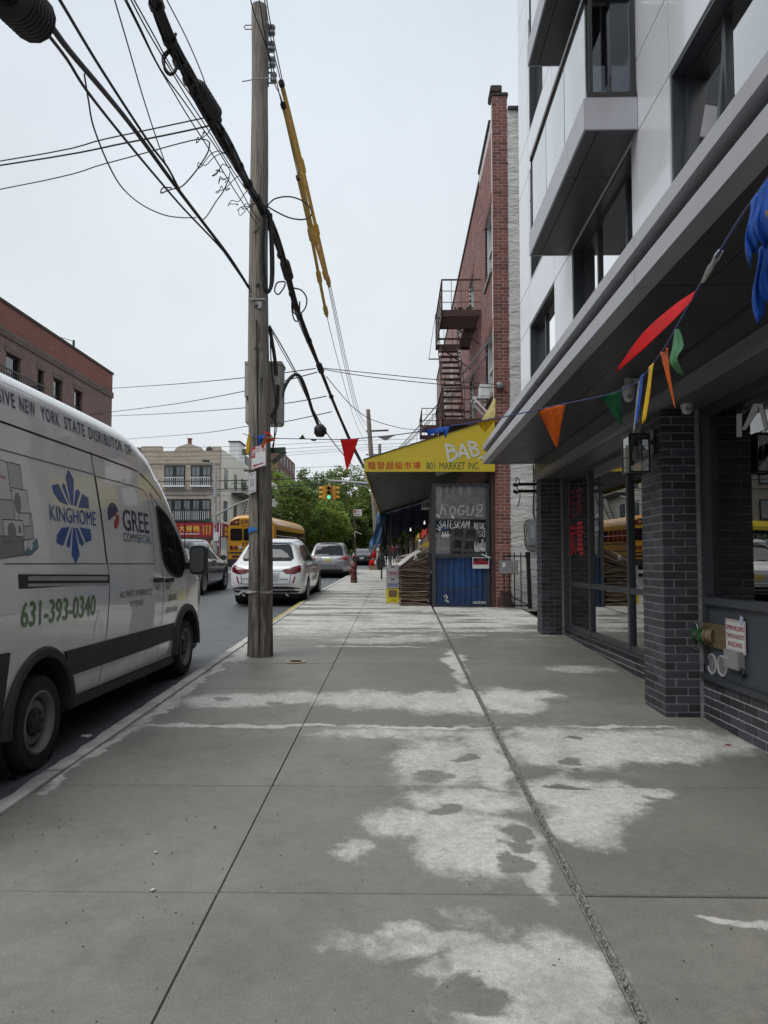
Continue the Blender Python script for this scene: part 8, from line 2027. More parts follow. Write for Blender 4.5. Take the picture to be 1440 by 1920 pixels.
#  fittings on the new shopfront
def camera_dome(label, c, top, hang):
 t = thing('dome_camera', label, 'camera', c, group='dome cameras under the canopy'); W_ = mat('white_camera_plastic', (.55, .56, .56), .35, var=.04)
 mb = MB(); mb.lathe([(0, .085), (.062, .085), (.066, .06), (.058, .02), (.05, .0), (.049, -.02), (.04, -.045), (.022, -.06), (0, -.064)], c, 'z', 24); mb.build('housing', W_, t, smooth=40)
 if hang: mb = MB(); mb.lathe([(.036, top), (.036, c[2] + .08)], (c[0], c[1], 0), 'z', 16); mb.obox((c[0] + .05, c[1], top - .02), (.12, .05, .04)); mb.build('mount', W_, t, smooth=40)
 else: mb = MB(); mb.lathe([(0, top), (.07, top), (.072, c[2] + .07), (0, c[2] + .07)], (c[0], c[1], 0), 'z', 24); mb.build('mount', W_, t, smooth=40)
 e = Vector((0, -.042, -.018)) + Vector(c); d = Vector((-.25, -1, -.25)).normalized()
 mb = MB(); mb.tube([e, e + d * .014], .030, 16); f_ = mb.build('face', mat('camera_face', (.32, .33, .33), .3, var=0), t)
 for s_ in (-.012, .012): mb = MB(); g = e + d * .014 + Vector((s_, 0, 0)); mb.tube([g, g + d * .004], .008, 10); mb.build('lens', SEAM, t)
c = (2.16,6.688,3.165)
camera_dome('first white dome camera on a drop mount beside the green pennant', (c[0], c[1], c[2]), 3.32, True)
c = (2.56,6.351,2.975); camera_dome('second white dome camera on the beam underside by the near column', (c[0], c[1], c[2]), 3.0, False)
t = thing('wall_lantern', 'black box lantern with clear glass on the near brick column', 'lantern', (2.25, 6.85, 2.2))
LG = glass('lantern_glass', (.85, .86, .86), 1.5)
x0, x1, y0, y1 = 2.13, 2.31, 6.60, 6.80; z0 = (2.231,6.7,2.437)[2]; z1 = (2.236,6.7,2.776)[2]
mb = MB()
for x in (x0, x1):
 for y in (y0, y1): mb.box(x - .008, y - .008, z0, x + .008, y + .008, z1)
for z in (z0, z1):
 for y in (y0, y1): mb.box(x0 - .0085, y - .0085, z - .009, x1 + .0085, y + .0085, z + .009)
 for x in (x0, x1): mb.box(x - .0083, y0 - .0083, z - .0088, x + .0083, y1 + .0083, z + .0088)
mb.build('frame', BLK, t)
for (a, b, c, d) in ((x0 + .008, y0 - .002, x1 - .008, y0 + .002), (x0 + .008, y1 - .002, x1 - .008, y1 + .002), (x0 - .002, y0 + .008, x0 + .002, y1 - .008), (x1 - .002, y0 + .008, x1 + .002, y1 - .008)):
 mb = MB(); mb.box(a, b, z0 + .01, c, d, z1 - .01); mb.build('pane', LG, t)
mb = MB(); mb.box(x0, y0, z1 - .004, x1, y1, z1 + .02); mb.build('cap', BLK, t)
xm, ym = (x0 + x1) / 2, (y0 + y1) / 2
mb = MB(); mb.lathe([(0, z1 - .02), (.022, z1 - .02), (.022, z1 - .09), (.0, z1 - .09)], (xm, ym, 0), 'z', 12); mb.build('socket', BLK, t)
mb = MB(); mb.lathe([(.016, z1 - .09), (.02, z1 - .12), (.034, z1 - .17), (.034, z1 - .20), (.018, z1 - .23), (0, z1 - .235)], (xm, ym, 0), 'z', 14); mb.build('bulb', mat('unlit_bulb', (.45, .44, .40), .15, var=0), t, smooth=60)
mb = MB(); mb.box(2.37, ym - .05, z1 - .16, 2.396, ym + .05, z1 + .06); mb.box(x1, ym - .015, z1 - .07, 2.37, ym + .015, z1 - .04); mb.build('wall_bracket', BLK, t)
SXP = 2.742
BRS = mat('tarnished_brass', (.20, .155, .085), .5, .3, var=.35, scale=18, bump=.2)
CGR = mat('green_cap', (.018, .085, .034), .5, var=.2, scale=20)
a = (2.745,6.566,0.848); b = (2.745,6.092,1.084)
t = thing('hose_connection', 'tarnished brass sprinkler hose connection with two green caps on slate panel', 'hose connection', a)
ya, yb = a[1], b[1]; zc = (2.745,6.32,0.973)[2]
mb = MB(); mb.box(2.732, yb, zc - .105, 2.751, ya, zc + .105); mb.build('backplate', BRS, t, bevel=.006)
for k, yy in enumerate((ya - .03, ya - .15)):
 ax = Vector((-1, .15 if k == 0 else -.05, -.08)).normalized(); s_ = Vector((2.745, (ya + yb) / 2 + (.02 if k == 0 else -.02), zc)); e = Vector((2.683, yy, zc - .01))
 mb = MB(); mb.tube([s_, s_.lerp(e, .5), e], [.062, .058, .052], 16); mb.tube([s_.lerp(e, .55), s_.lerp(e, .7)], [.066, .066], 16); mb.build('outlet', BRS, t, smooth=40)
 mb = MB(); mb.tube([e, e + ax * .03], .062, 18); mb.tube([e + ax * .03, e + ax * .042], .045, 18); m_ = mb.build('green_cap', CGR, t, smooth=40)
 mb = MB(); mb.tube([e + ax * .045 + Vector((0, 0, -.035)), e + ax * .045 + Vector((0, 0, .035))], .009, 6); mb.build('lug', CGR, t)
mb = MB(); mb.tube([(2.655, ya - .06 + .075 * cos(q), zc + .12 * sin(q) - .02) for q in [2 * pi * i / 24 for i in range(25)]], .004, 5); mb.build('wire_loop', GALV, t)
for i in range(3): mb = MB(); mb.box(2.7318, yb + .02, zc + .05 + i * .018, 2.733, ya - .02, zc + .058 + i * .018); mb.build('raised_letter_line', BRS, t)
def vent(px, label):
 c = px; t = thing('round_vent', label, 'vent', c, group='round grey vents on the slate panel')
 r = .092; mb = MB(); mb.lathe([(r - .018, 2.750), (r - .018, 2.742), (r - .012, 2.737), (r, 2.740), (r, 2.752)], (0, c[1], c[2]), 'x', 28); mb.lathe([(0, 2.746), (r - .016, 2.746)], (0, c[1], c[2]), 'x', 28); mb.build('rim', mat('grey_vent_metal', (.42, .43, .435), .45, .1, var=.15, scale=20), t, smooth=40)
 mb = MB(); i = 0
 for u in range(-5, 6):
  for v in range(-5, 6):
   x, z = u * .0125, v * .0125
   if hypot(x, z) < r - .02: mb.lathe([(0, 2.7445), (.0046, 2.7445)], (0, c[1] + x, c[2] + z), 'x', 6)
 mb.build('perforation', SEAM, t, kind='stuff')
vent((2.74,6.385,0.721), 'round perforated grey vent below the brass backplate'); vent((2.74,6.188,0.731), 'round perforated grey vent half behind the small grey box')
t = thing('alarm_box', 'small grey alarm box screwed below the sprinkler sign', 'box', (2.72,5.956,0.802))
a = (2.7,6.039,0.748); b = (2.7,5.79,0.896)
mb = MB(); mb.box(2.69, b[1], a[2], 2.752, a[1], b[2]); mb.build('casing', mat('grey_box_plastic', (.27, .28, .285), .5, var=.06), t, bevel=.006)
mb = MB(); mb.text('WPS', lambda u, v: (2.688, a[1] - .03 - u, (a[2] + b[2]) / 2 + v), .06, .025); mb.build('lettering', SWH, t)
mb = MB(); mb.tube(spline([(2.72, b[1] + .02, a[2] + .02), (2.72, b[1] - .03, a[2] - .01), (2.73, b[1] + .02, a[2] - .045), (2.745, b[1] + .06, a[2] - .02)], 4), .014, 8); mb.build('conduit', BLK, t)
a = (2.735,6.091,0.877); b = (2.735,5.746,1.131)
t = thing('sprinkler_sign', 'white sign reading sprinklers throughout building in red', 'sign', a)
mb = MB(); mb.box(2.735, b[1], a[2], 2.7385, a[1], b[2] + .01); mb.build('plate', SWH, t)
q_ = lambda v0: (lambda u, v: (2.7335, a[1] - .02 - u, v0 + v)); W_ = a[1] - b[1] - .04; H_ = b[2] - a[2]
for s_, v0, k in (('SPRINKLERS', .70, 1), ('THROUGHOUT', .44, 1), ('BUILDING', .18, .8)):
 mb = MB(); mb.text(s_, (lambda v0, k: (lambda u, v: (2.7335, a[1] - .02 - W_ * (1 - k) / 2 - u, a[2] + H_ * v0 + v)))(v0, k), W_ * k, H_ * .15, bold=.02); mb.build('lettering', SRD, t)
mb = MB(); e = .008
for (p, r) in (((a[1] - e, a[2] + e), (b[1] + e, a[2] + e)), ((b[1] + e, a[2] + e), (b[1] + e, b[2])), ((b[1] + e, b[2]), (a[1] - e, b[2])), ((a[1] - e, b[2]), (a[1] - e, a[2] + e))): mb.stroke([p, r], .005, lambda u, v: (2.7337, u, v))
mb.build('border', SRD, t)
p = (2.73,5.805,1.143); mb = MB(); mb.obox((2.733, p[1], p[2]), (.004, .05, .07), (.3, 0, 0)); mb.build('sticker', mat('blue_white_sticker', (.45, .48, .6), .5, var=.4, scale=60), t)
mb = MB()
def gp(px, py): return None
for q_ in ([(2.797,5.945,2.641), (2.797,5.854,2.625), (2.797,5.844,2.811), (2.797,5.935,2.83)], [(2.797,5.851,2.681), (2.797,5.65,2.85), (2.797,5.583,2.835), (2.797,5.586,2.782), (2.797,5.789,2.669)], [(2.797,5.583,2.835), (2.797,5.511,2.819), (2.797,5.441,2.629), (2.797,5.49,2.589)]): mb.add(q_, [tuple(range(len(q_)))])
mb.build('sky_reflection_letter', WSKY, apt, kind='thing')  # letter shapes on the pane, bright sky reflection painted in with them
rr = random.Random(31); TC = [mat('trinket_red', (.35, .02, .03), .3, var=.2), mat('trinket_white', (.6, .6, .6), .3, var=.2), mat('trinket_blue', (.03, .05, .25), .3, var=.2), mat('trinket_gold', (.4, .28, .08), .3, .6, var=.2), mat('trinket_green', (.03, .2, .06), .3, var=.2)]
for i in range(26):
 y = 6.02 - i * .045 + rr.uniform(-.02, .02); x = 2.86 + rr.uniform(0, .09); z = 1.31; s_ = rr.uniform(.016, .034); k = rr.randrange(5)
 mb = MB(); mb.lathe([(0, 0), (s_, .004), (s_ * 1.1, s_ * .7), (s_ * .5, s_ * 1.2), (s_ * .55, s_ * 1.6), (0, s_ * 2.0)], (x, y, z), 'z', 9)
 mb.build('trinket', TC[k], None, smooth=60, label='small shiny %s figure lying on the shop window sill' % ('red', 'white', 'blue', 'gold', 'green')[k], category='trinket', group='trinkets on the shop window sill')
for i in range(3):
 t = thing('glass_ornament', ('clear glass ornament first from the column in the shop window', 'clear glass ornament second from the column in the shop window', 'clear glass ornament third from the column in the shop window')[i], 'ornament', (2.95, 5.7 - i * .16, 1.31), group='glass ornaments in the shop window')
 mb = MB(); mb.lathe([(.05, 1.31), (.045, 1.36), (.02, 1.45), (.06, 1.6), (.065, 1.75), (.03, 1.86), (.035, 1.9), (0, 1.92)], (2.96 + .02 * i, 5.7 - i * .16, 0), 'z', 14); mb.build('body', mat('frosted_glass', (.35, .37, .38), .15, var=.2, scale=20), t, smooth=60)
mb = MB(); mb.box(2.87, 1.2, 1.28, 3.3, 6.45, 1.309); mb.build('display_shelf', SLATE, apt)
t = thing('conduit_stub', 'pair of black pipe stubs reaching out from the far column', 'pipe', (2.5, 12.5, 2.9))
for z in ((2.234,12.55,2.975)[2], (2.232,12.55,2.854)[2]):
 x = (2.103,12.55,2.91)[0]; mb = MB(); mb.bar((x, 12.55, z), (2.74, 12.55, z), .05); mb.obox((x - .04, 12.55, z - .015), (.09, .06, .05), (0, .4, 0)); mb.build('pipe', BLK, t, bevel=.006)
mb = MB(); mb.tube(spline([(2.132,12.55,3.003), (2.114,12.55,3.069), (2.077,12.55,3.097), (2.076,12.55,3.004), (2.094,12.55,2.91), (2.139,12.55,2.817), (2.129,12.55,2.677), (2.091,12.55,2.584)], 4), .008, 5); mb.build('loose_wire', CBL, t)
t = thing('meter_box', 'grey metal meter box with cables on the stucco side wall', 'meter box', (3.1,16.6,2.041))
a = (3.002,16.6,2.004); b = (3.277,16.6,2.605); mb = MB(); mb.box(a[0], 16.52, a[2], b[0], 16.69, b[2]); mb.build('casing', mat('grey_meter_metal', (.22, .245, .26), .5, .3, var=.08), t, bevel=.012)
mb = MB(); mb.text('CCC', lambda u, v: (a[0] + .12 - v, 16.517, a[2] + .18 + u), .3, .06); mb.build('lettering', SWH, t)
mb = MB(); mb.tube(spline([(3.154,16.66,3.872), (3.16,16.66,3.276), (3.143,16.66,2.782), (3.171,16.62,2.619)], 4), .02, 6); mb.tube(spline([(3.008,16.6,2.593), (2.924,16.62,2.471), (2.946,16.62,2.164), (3.001,16.6,1.918), (3.159,16.6,1.869)], 4), .014, 6); mb.tube(spline([(2.959,16.6,2.593), (2.972,16.62,2.287), (2.921,16.62,2.103), (2.953,16.6,1.967)], 4), .009, 6); mb.build('cable', CBL, t)
t = thing('iron_fence', 'short black iron fence with leaning post in front of the stucco wall', 'fence', (2.592,16.4,0.612))
fy = 16.42; xa = (2.33,16.42,0.611)[0]; xb = (2.98,16.42,0.611)[0]; zg = gz(fy)
mb = MB()
for z in (zg + .05, (2.605,16.42,1.745)[2]): mb.box(xa + .1, fy - .01, z, xb, fy + .01, z + .03)
mb.bar((xa, fy, (2.393,16.42,0.972)[2]), (xb, fy, zg + .07), .025); mb.build('rail', BLK, t)
for px in (944, 953.5, 963.5, 975.5):
 x = (px - 745) / 1350 * fy * 1.0; mb = MB(); mb.bar((x, fy - .002, zg + .03), (x, fy - .002, (2.521,16.42,1.842)[2]), .022); mb.build('bar', BLK, t)
mb = MB(); mb.bar((xb + .02, fy, zg), (xb - .015, fy, (2.919,16.42,1.842)[2]), .085); mb.build('post', BLK, t)
mb = MB(); mb.bar((xb - .02, fy, (2.918,16.42,1.709)[2]), (xb - .02, fy, (2.92,16.42,1.854)[2]), .10); mb.build('post_cap', BLK, t)
t = thing('junction_box', 'battered grey metal box hung on the iron fence', 'box', (2.506,16.35,1.359))
a = (2.302,16.35,1.359); b = (2.719,16.35,1.66); mb = MB(); mb.box(a[0], 16.30, a[2], b[0], 16.40, b[2]); mb.build('casing', mat('battered_grey_metal', (.26, .26, .255), .5, .2, var=.2, scale=9, dirt=.4), t, bevel=.008)
mb = MB(); mb.obox((a[0] + .1, 16.296, b[2] - .1), (.06, .004, .1), (0, .1, 0)); mb.build('label_sticker', SWH, t)
mb = MB(); mb.tube(spline([(2.473,16.35,1.66), (2.509,16.35,1.733), (2.557,16.35,1.672), (2.629,16.35,1.72), (2.653,16.35,1.648)], 4), .01, 5); mb.build('bent_wire', GALV, t)
t = thing('warning_sign', 'black red and white no trespassing sign tied to the shed', 'sign', (1.922,16.7,1.477))
a = (1.742,16.74,1.477); b = (2.125,16.74,1.736)
mb = MB(); mb.box(a[0], 16.735, a[2], b[0], 16.745, b[2]); mb.build('plate', SWH, t)
h_ = b[2] - a[2]; mb = MB(); mb.box(a[0] + .015, 16.731, a[2] + h_ * .66, b[0] - .015, 16.734, b[2] - .015); mb.build('black_band', SEAM, t)
mb = MB(); mb.box(a[0] + .015, 16.731, a[2] + h_ * .36, b[0] - .015, 16.734, a[2] + h_ * .655); mb.build('red_band', SRD, t)
mb = MB(); mb.text('NO', lambda u, v: (a[0] + .14 + u, 16.728, a[2] + h_ * .70 + v), .10, .05, bold=.03); mb.build('lettering', SRD, t); mb = MB(); mb.text('TRESPASSING', lambda u, v: (a[0] + .035 + u, 16.728, a[2] + h_ * .42 + v), .31, .05, bold=.01); mb.build('lettering', mat('dark_red_print', (.12, .005, .01), .5), t)
mb = MB(); mb.tube([(1.952,16.73,1.81), (2.062,16.72,1.76), (2.16,16.72,1.723)], .012, 5); mb.tube([(2.063,16.73,1.76), (2.065,16.74,1.847)], .006, 5); mb.build('string_tie', WFR, t)
#  cartons at the market corner
rr = random.Random(17)
t = thing('cardboard_bale', 'tall tied bale of flattened brown cardboard beside the blue shed', 'cardboard', (.4, 17.3, .6))
xa, xb = (0.05,17.1,0.605)[0], (0.73,17.1,0.606)[0]; z = gz(17.1) + .01; i = 0
CD = [mat('brown_cardboard', (0.17, 0.115, 0.078), .9, var=.2, scale=7), mat('dark_cardboard', (0.105, 0.072, 0.05), .9, var=.25, scale=7), mat('light_cardboard', (0.28, 0.215, 0.155), .9, var=.15, scale=7)]
def sheet_box(cx, cy, cz, w_, d, th, rx, ry, rz_, m):
 mb = MB(); n = 5; vs = []
 from mathutils import Euler
 M = Euler((rx, ry, rz_)).to_matrix(); bd = rr.uniform(-.02, .02)
 for k in range(n + 1):
  for (s1, s2) in ((-1, -1), (1, -1), (1, 1), (-1, 1)):
   u = (k / n - .5) * w_; p = M @ Vector((u, s1 * d / 2, s2 * th / 2 + bd * (4 * (k / n - .5) ** 2) + .006 * sin(k * 2 + i))); vs.append((cx + p.x, cy + p.y, cz + p.z))
 mb.add(vs, [(k * 4 + j, k * 4 + (j + 1) % 4, (k + 1) * 4 + (j + 1) % 4, (k + 1) * 4 + j) for k in range(n) for j in range(4)] + [(0, 1, 2, 3), (n * 4 + 3, n * 4 + 2, n * 4 + 1, n * 4)])
 mb.build('cardboard_sheet', m, t)
while z < 1.55:
 th = rr.uniform(.012, .026); f_ = (z - .6)
 w_ = (xb - xa) * rr.uniform(.86, 1.03); sheet_box((xa + xb) / 2 + rr.uniform(-.03, .03) + .02 * f_, 17.35 + rr.uniform(-.05, .05), z + th / 2, w_, .6, th, rr.uniform(-.03, .03), rr.uniform(-.05, .05) + .08 * max(0, f_ - .3), rr.uniform(-.06, .06), CD[rr.choice((0, 0, 1, 1, 2))]); z += th + rr.uniform(.001, .008); i += 1
for k in range(7): sheet_box(.36 + k * .015, 17.35, 1.56 + k * .035, .76 - k * .03, .6, .016, 0, -.35 - .03 * k, .05, CD[k % 3]); i += 1
sheet_box(.26, 17.25, 1.74, .60, .5, .014, .1, -.62, .1, mat('white_cardboard', (.55, .54, .52), .85, var=.08, scale=6))
mb = MB(); mb.tube(spline([(0.401,16.95,1.8), (0.45,16.9,1.75), (0.387,16.9,1.675), (0.425,16.88,1.762), (0.475,16.9,1.662)], 4), .008, 5); mb.build('string_knot', WFR, t)
t = thing('cardboard_bale', 'second bale of crushed cartons behind the tall tied bale', 'cardboard', (.3, 19, .7))
z = gz(19)
while z < 1.75:
 th = rr.uniform(.03, .06); sheet_box(.42 + rr.uniform(-.06, .06), 19.0, z + th / 2, .95 * rr.uniform(.85, 1), .7, th, rr.uniform(-.05, .05), rr.uniform(-.06, .06), rr.uniform(-.1, .1), CD[rr.choice((0, 2, 0))]); z += th + .004; i += 1
sheet_box(.5, 19.0, 1.86, .9, .6, .02, .05, -.2, 0, mat('white_cardboard', (.55, .54, .52), .85))
x0_, x1_ = (-0.275,17.7,1.025)[0], (0.045,17.7,1.026)[0]; by0, by1 = 17.7, 18.05
GRB_ = mat('grey_carton', (.42, .41, .42), .8, var=.08, scale=7); YLB = mat('yellow_carton', (.62, .52, .02), .7, var=.06); MAG = mat('magenta_print', (.30, .05, .12), .7); VIO = mat('violet_print', (.20, .20, .34), .7, var=.4, scale=40)
for (nm, lb, za_, zb_, m) in (('yellow_crate', 'bright yellow open carton at the bottom of the three boxes', 1131, 1103.5, YLB), ('grey_carton', 'grey carton with violet print in the middle of the three boxes', 1103, 1083.5, GRB_), ('grey_carton', 'grey carton with magenta lettering on top of the three boxes', 1083, 1060, GRB_)):
 z0 = max(gz(17.7) + .004, (1.6 + (1056 - za_) / 1350 * 17.7)); z1 = 1.6 + (1056 - zb_) / 1350 * 17.7
 t = thing(nm, lb, 'carton', ((x0_ + x1_) / 2, by0, z0))
 mb = MB(); mb.box(x0_, by0, z0 + .002, x1_, by1, z1 - .004); mb.build('box', m, t, bevel=.008)
 xm = (x0_ + x1_) / 2
 if m is YLB:
  mb = MB(); mb.prism(rrect(x0_ + .06, z0 + (z1 - z0) * .42, x1_ - .06, z1 - .03, .03), lambda u, v, k: (u, k, v), by0 - .004, by0 + .01); mb.build('opening', CD[0], t); mb = MB(); [mb.stroke([(xm - .03 + k * .03, z0 + .05), (xm - .015 + k * .03, z0 + .09)], .012, lambda u, v: (u, by0 - .003, v)) for k in range(4)]; mb.build('printed_mark', GRN, t, kind='stuff')
 else:
  mb = MB(); mb.prism(rrect(xm - .045, z1 - .055, xm + .045, z1 - .025, .012), lambda u, v, k: (u, k, v), by0 - .003, by0 + .01); mb.build('hand_hole', SEAM, t)
  if zb_ == 1060: 
   mb = MB(); [mb.stroke([(xm - .09 + k * .034, z0 + .08), (xm - .085 + k * .034, z0 + .15), (xm - .066 + k * .034, z0 + .15), (xm - .066 + k * .034, z0 + .08), (xm - .088 + k * .034, z0 + .11)], .010, lambda u, v: (u, by0 - .003, v)) for k in range(6)]; mb.build('printed_mark', MAG, t, kind='stuff')
   mb = MB()
   for (p, q_) in (((x0_ + .03, z0 + .05), (x1_ - .03, z0 + .05)), ((x0_ + .03, z0 + .05), (x0_ + .03, z0 + .2)), ((x1_ - .03, z0 + .05), (x1_ - .03, z0 + .2))): mb.stroke([p, q_], .008, lambda u, v: (u, by0 - .002, v))
   mb.build('border', MAG, t)
  else: mb = MB(); mb.box(x0_ + .03, by0 - .003, z0 + .04, x1_ - .03, by0 - .001, z0 + .13); mb.build('printed_panel', VIO, t)
t = thing('open_carton', 'open brown carton on the floor behind the grey cartons', 'carton', (.2, 20.4, .71))
mb = MB(); mb.box(-.02, 20.2, gz(20) + .45, .38, 20.6, gz(20) + .80); mb.build('box', KRAFT, t, bevel=.01); mb = MB(); mb.box(-.02, 20.2, gz(20) - .01, .38, 20.6, gz(20) + .44); mb.build('lower_box', CD[1], t, bevel=.01)
a = (-1.658,27.5,0.828); HX, HY, HZ = a[0], 27.5, gz(27.5)
t = thing('fire_hydrant', 'dull red fire hydrant with brown foot on the pavement edge', 'fire hydrant', (HX, HY, HZ))
HR = mat('faded_hydrant_red', (.125, .026, .024), .6, var=.25, scale=14, dirt=.3); HB = mat('hydrant_foot_brown', (.085, .05, .035), .7, var=.2)
mb = MB(); mb.lathe([(0, HZ), (.125, HZ), (.13, HZ + .15), (.10, HZ + .17)], (HX, HY, 0), 'z', 20); mb.build('foot', HB, t, smooth=40)
mb = MB(); mb.lathe([(.10, HZ + .17), (.145, HZ + .17), (.145, HZ + .21), (.11, HZ + .22), (.105, HZ + .58), (.135, HZ + .60), (.135, HZ + .64), (.115, HZ + .66), (.10, HZ + .72), (.06, HZ + .77), (.03, HZ + .78), (.03, HZ + .83), (0, HZ + .83)], (HX, HY, 0), 'z', 20); mb.build('barrel', HR, t, smooth=40)
mb = MB(); mb.lathe([(.05, -.1), (.05, -.16), (.065, -.16), (.065, -.20), (.03, -.22), (0, -.22)], (HX, HY, HZ + .48), 'x', 12); mb.lathe([(.06, -.1), (.07, -.16), (.04, -.19), (0, -.19)], (HX, HY, HZ + .45), 'y', 12); mb.build('nozzle', HR, t, smooth=40, kind='stuff')
a = (-1.416,44.5,1.205); t = thing('rubbish_carton', 'brown carton heaped with red and white bags at the pole foot', 'carton', (a[0], 44.5, gz(44.5)))
z = gz(44.5); mb = MB(); mb.box(a[0] - .33, 44.3, z, a[0] + .33, 44.8, z + .26); mb.build('box', KRAFT, t, bevel=.01)
def blob(name, label, c, r, m, seed):
 bm = bmesh.new(); bmesh.ops.create_icosphere(bm, subdivisions=3, radius=1)
 from mathutils import noise as N
 for v in bm.verts: d = 1 + .35 * N.noise(v.co * 1.6 + Vector((seed, 0, 0))) + .12 * N.noise(v.co * 5 + Vector((seed, 3, 0))); v.co = Vector((v.co.x * r[0] * d + c[0], v.co.y * r[1] * d + c[1], max(v.co.z, -.8) * r[2] * d + c[2]))
 me = bpy.data.meshes.new(name); bm.to_mesh(me); bm.free(); me.materials.append(m); me.polygons.foreach_set('use_smooth', [True] * len(me.polygons)); link(bpy.data.objects.new(name, me), None, label=label, category='bag')
blob('plastic_bag', 'red plastic bag in the brown carton at the pole foot', (a[0] - .14, 44.5, z + .42), (.2, .2, .22), FC['red'], 1)
blob('plastic_bag', 'white plastic bag in the brown carton beside the red one', (a[0] + .16, 44.5, z + .40), (.22, .2, .19), FC['white'], 2)
blob('plastic_bag', 'red plastic bag hanging higher on the far pole', (a[0] - .02, 44.9, z + .95), (.15, .15, .26), FC['red'], 3)
blob('plastic_bag', 'white plastic bag hung above the red one on the far pole', (a[0] - .16, 44.9, z + 1.35), (.15, .15, .17), FC['white'], 4)
blob('rubbish_bag', 'black rubbish bag standing right of the far pole', (-1.0, 44.2, z + .5), (.24, .24, .55), BLK, 5)
def person(label, x, y, top, legs, face, seed):
 q = random.Random(seed); t = thing('person', label, 'person', (x, y, gz(y)))
 s_ = .13 + .05 * q.random()
 J = [(0, 0, .95), (0, 0, 1.15), (0, 0, 1.40), (0, 0, 1.52), (0, -.02 * face, 1.64), (-.10, 0, .90), (-.11, s_, .48), (-.11, s_ - .12 * face, .06), (.10, 0, .90), (.11, -s_, .48), (.11, -s_ - .05, .06), (-.20, 0, 1.38), (-.25, -s_ * .6, 1.10), (-.24, -s_ * 1.3, .86), (.20, 0, 1.38), (.25, s_ * .6, 1.10), (.24, s_ * 1.1, .86), (-.11, s_ - .05 + .16 * -face, .04), (.11, -s_ - .17 * face, .04)]
 E_ = [(0, 1), (1, 2), (2, 3), (3, 4), (0, 5), (5, 6), (6, 7), (0, 8), (8, 9), (9, 10), (2, 11), (11, 12), (12, 13), (2, 14), (14, 15), (15, 16), (7, 17), (10, 18)]
 rd = [.14, .145, .15, .055, .10, .10, .07, .05, .10, .07, .05, .07, .05, .035, .07, .05, .035, .045, .045]
 me = bpy.data.meshes.new('body'); me.from_pydata(J, E_, []); o = bpy.data.objects.new('body', me); o.parent = t; COL.objects.link(o)
 o.modifiers.new('skin', 'SKIN'); 
 for v, r in zip(me.skin_vertices[0].data, rd): v.radius = (r, r * .8)
 me.skin_vertices[0].data[0].use_root = True
 baked(o, [('SUBSURF', dict(levels=1))]); o.data.materials.clear()
 for m in (top, legs, mat('skin_tone', (.30, .17, .11), .6)): o.data.materials.append(m)
 for p in o.data.polygons: z = p.center.z; p.material_index = 2 if z > 1.47 else (0 if z > .93 else 1); p.use_smooth = True
 mb = MB(); mb.lathe([(0, 1.80), (.07, 1.78), (.105, 1.71), (.11, 1.64), (.08, 1.58)], (0, .015 * face, 0), 'z', 12); h = mb.build('hair', SEAM, None, smooth=60); h.parent = t
JE = mat('jeans_cloth', (.03, .035, .06), .9); DK = mat('dark_cloth', (.02, .02, .022), .9); RD = mat('maroon_cloth', (.16, .02, .025), .9)
person('walker in dark clothes farthest up the shaded pavement', .15, 78, DK, DK, -1, 1); person('walker in a maroon top on the far pavement by the shops', -.45, 66, RD, JE, 1, 2); person('walker in dark jacket and jeans next to the maroon one', -.05, 69, DK, JE, 1, 3); person('walker in dark top leaning out beside the black rubbish bag', -.75, 56, DK, DK, 1, 4)
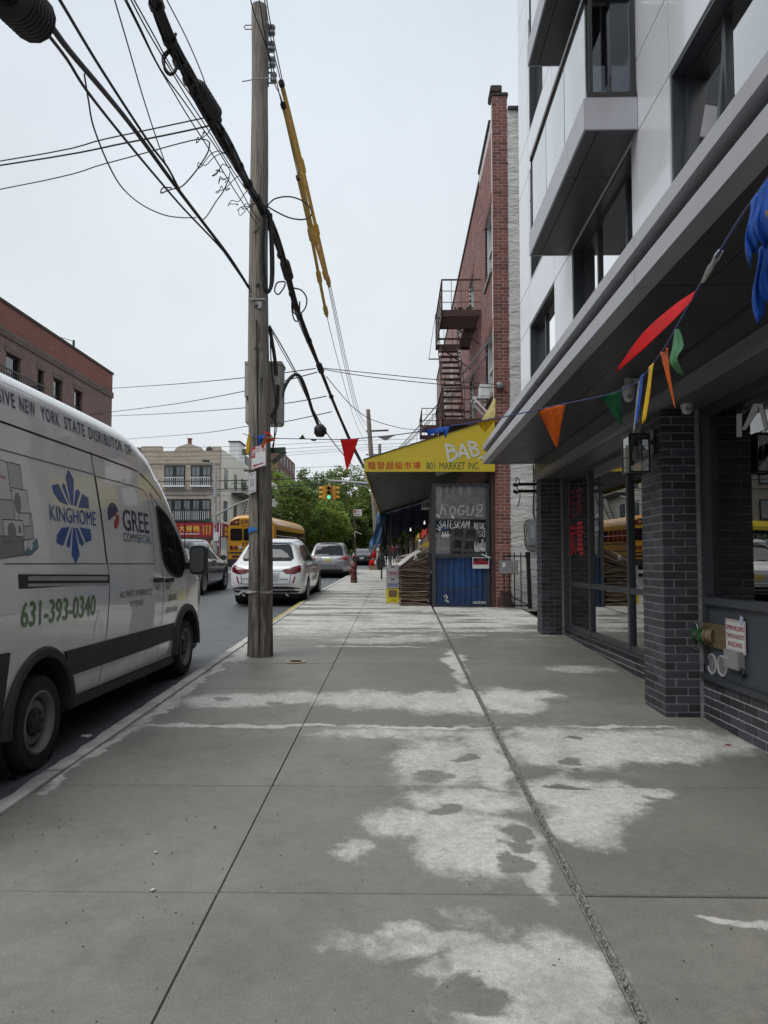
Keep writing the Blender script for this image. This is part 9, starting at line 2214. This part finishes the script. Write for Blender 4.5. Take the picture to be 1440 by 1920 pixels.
#  litter and covers on the pavement
t = thing('valve_cover', 'small round cast valve cover set in the pavement before the pole', 'cover', (-1.31,9.35,0.327)); c = (-1.31,9.35,0.327)
VM = mat('cast_cover', (.42, .34, .24), .7, .1, var=.3, scale=30)
mb = MB(); mb.lathe([(0, .004), (.105, .004), (.108, .012), (.13, .012), (.135, .002)], c, 'z', 28); mb.build('rim', VM, t, smooth=30)
mb = MB()
for i in range(-2, 3): mb.bar((c[0] - .075 + .01 * abs(i), c[1] + i * .034, c[2] + .009), (c[0] + .075 - .01 * abs(i), c[1] + i * .034, c[2] + .009), .012, .010)
mb.build('tread_rib', DUST, t, kind='stuff')
LR = mat('leaf_red', (.20, .03, .015), .7, var=.3, scale=60); LT = mat('scrap_white', (.5, .5, .48), .8, var=.1); LBn = mat('scrap_brown', (.08, .05, .03), .9, var=.3)
def litter(name, lb, c, s_, m, g=None):
 q = random.Random(hash(lb) % 1000 if False else int(c[0] * 1000) % 997); mb = MB(); n = 7
 vs = [(c[0], c[1], c[2] + .010)] + [(c[0] + s_ * (.6 + .5 * q.random()) * cos(2 * pi * i / n), c[1] + s_ * (.5 + .4 * q.random()) * sin(2 * pi * i / n), c[2] + .004 + .008 * q.random()) for i in range(n)]
 mb.add(vs, [(0, i + 1, (i + 1) % n + 1) for i in range(n)]); o = mb.build(name, m, None, label=lb, category='litter'); o.modifiers.new('thickness', 'SOLIDIFY').thickness = .002
 if g: o['group'] = g
litter('fallen_leaf', 'dry red leaf on the pavement near the dark shop base', (2.543,5.663,0.198), .030, LR)
litter('paper_scrap', 'white scrap on the kerb edge beside the van wheel', (-2.503,5.835,0.204), .06, LT)
litter('paper_scrap', 'tiny white scrap on the kerbside slab', (-1.109,3.323,0.116), .014, LT)
litter('paper_scrap', 'tiny pale scrap on the slab before the crumbled joint', (-1.227,3.707,0.13), .012, LT)
litter('paper_scrap', 'tiny white scrap by the far end of the dry patch', (0.582,2.778,0.097), .009, LT)
litter('fallen_leaf', 'brown scrap lying in the damp slab', (-1.011,4.033,0.141), .012, LBn)
litter('paper_scrap', 'white paper scrap on the pavement by the hydrant', (-1.013,20.46,0.709), .07, LT)
litter('paper_scrap', 'white plastic scrap in the gutter behind the white crossover', (-2.232,16.49,0.577), .09, LT)
q = random.Random(3)
mb = MB()
for i in range(420):
 y = 2.2 + 10 * q.random() ** 1.4; x = q.uniform(-2.2, 2.3); s_ = q.uniform(.002, .005); mb.obox((x, y, gz(y) + .002), (s_, s_ * 1.4, .003), (0, 0, q.random() * 3))
mb.build('pavement_specks', mat('dark_speck', (.05, .045, .04), .9, var=.4, scale=90), None, kind='stuff', label='small dark specks scattered over the slabs', category='litter')
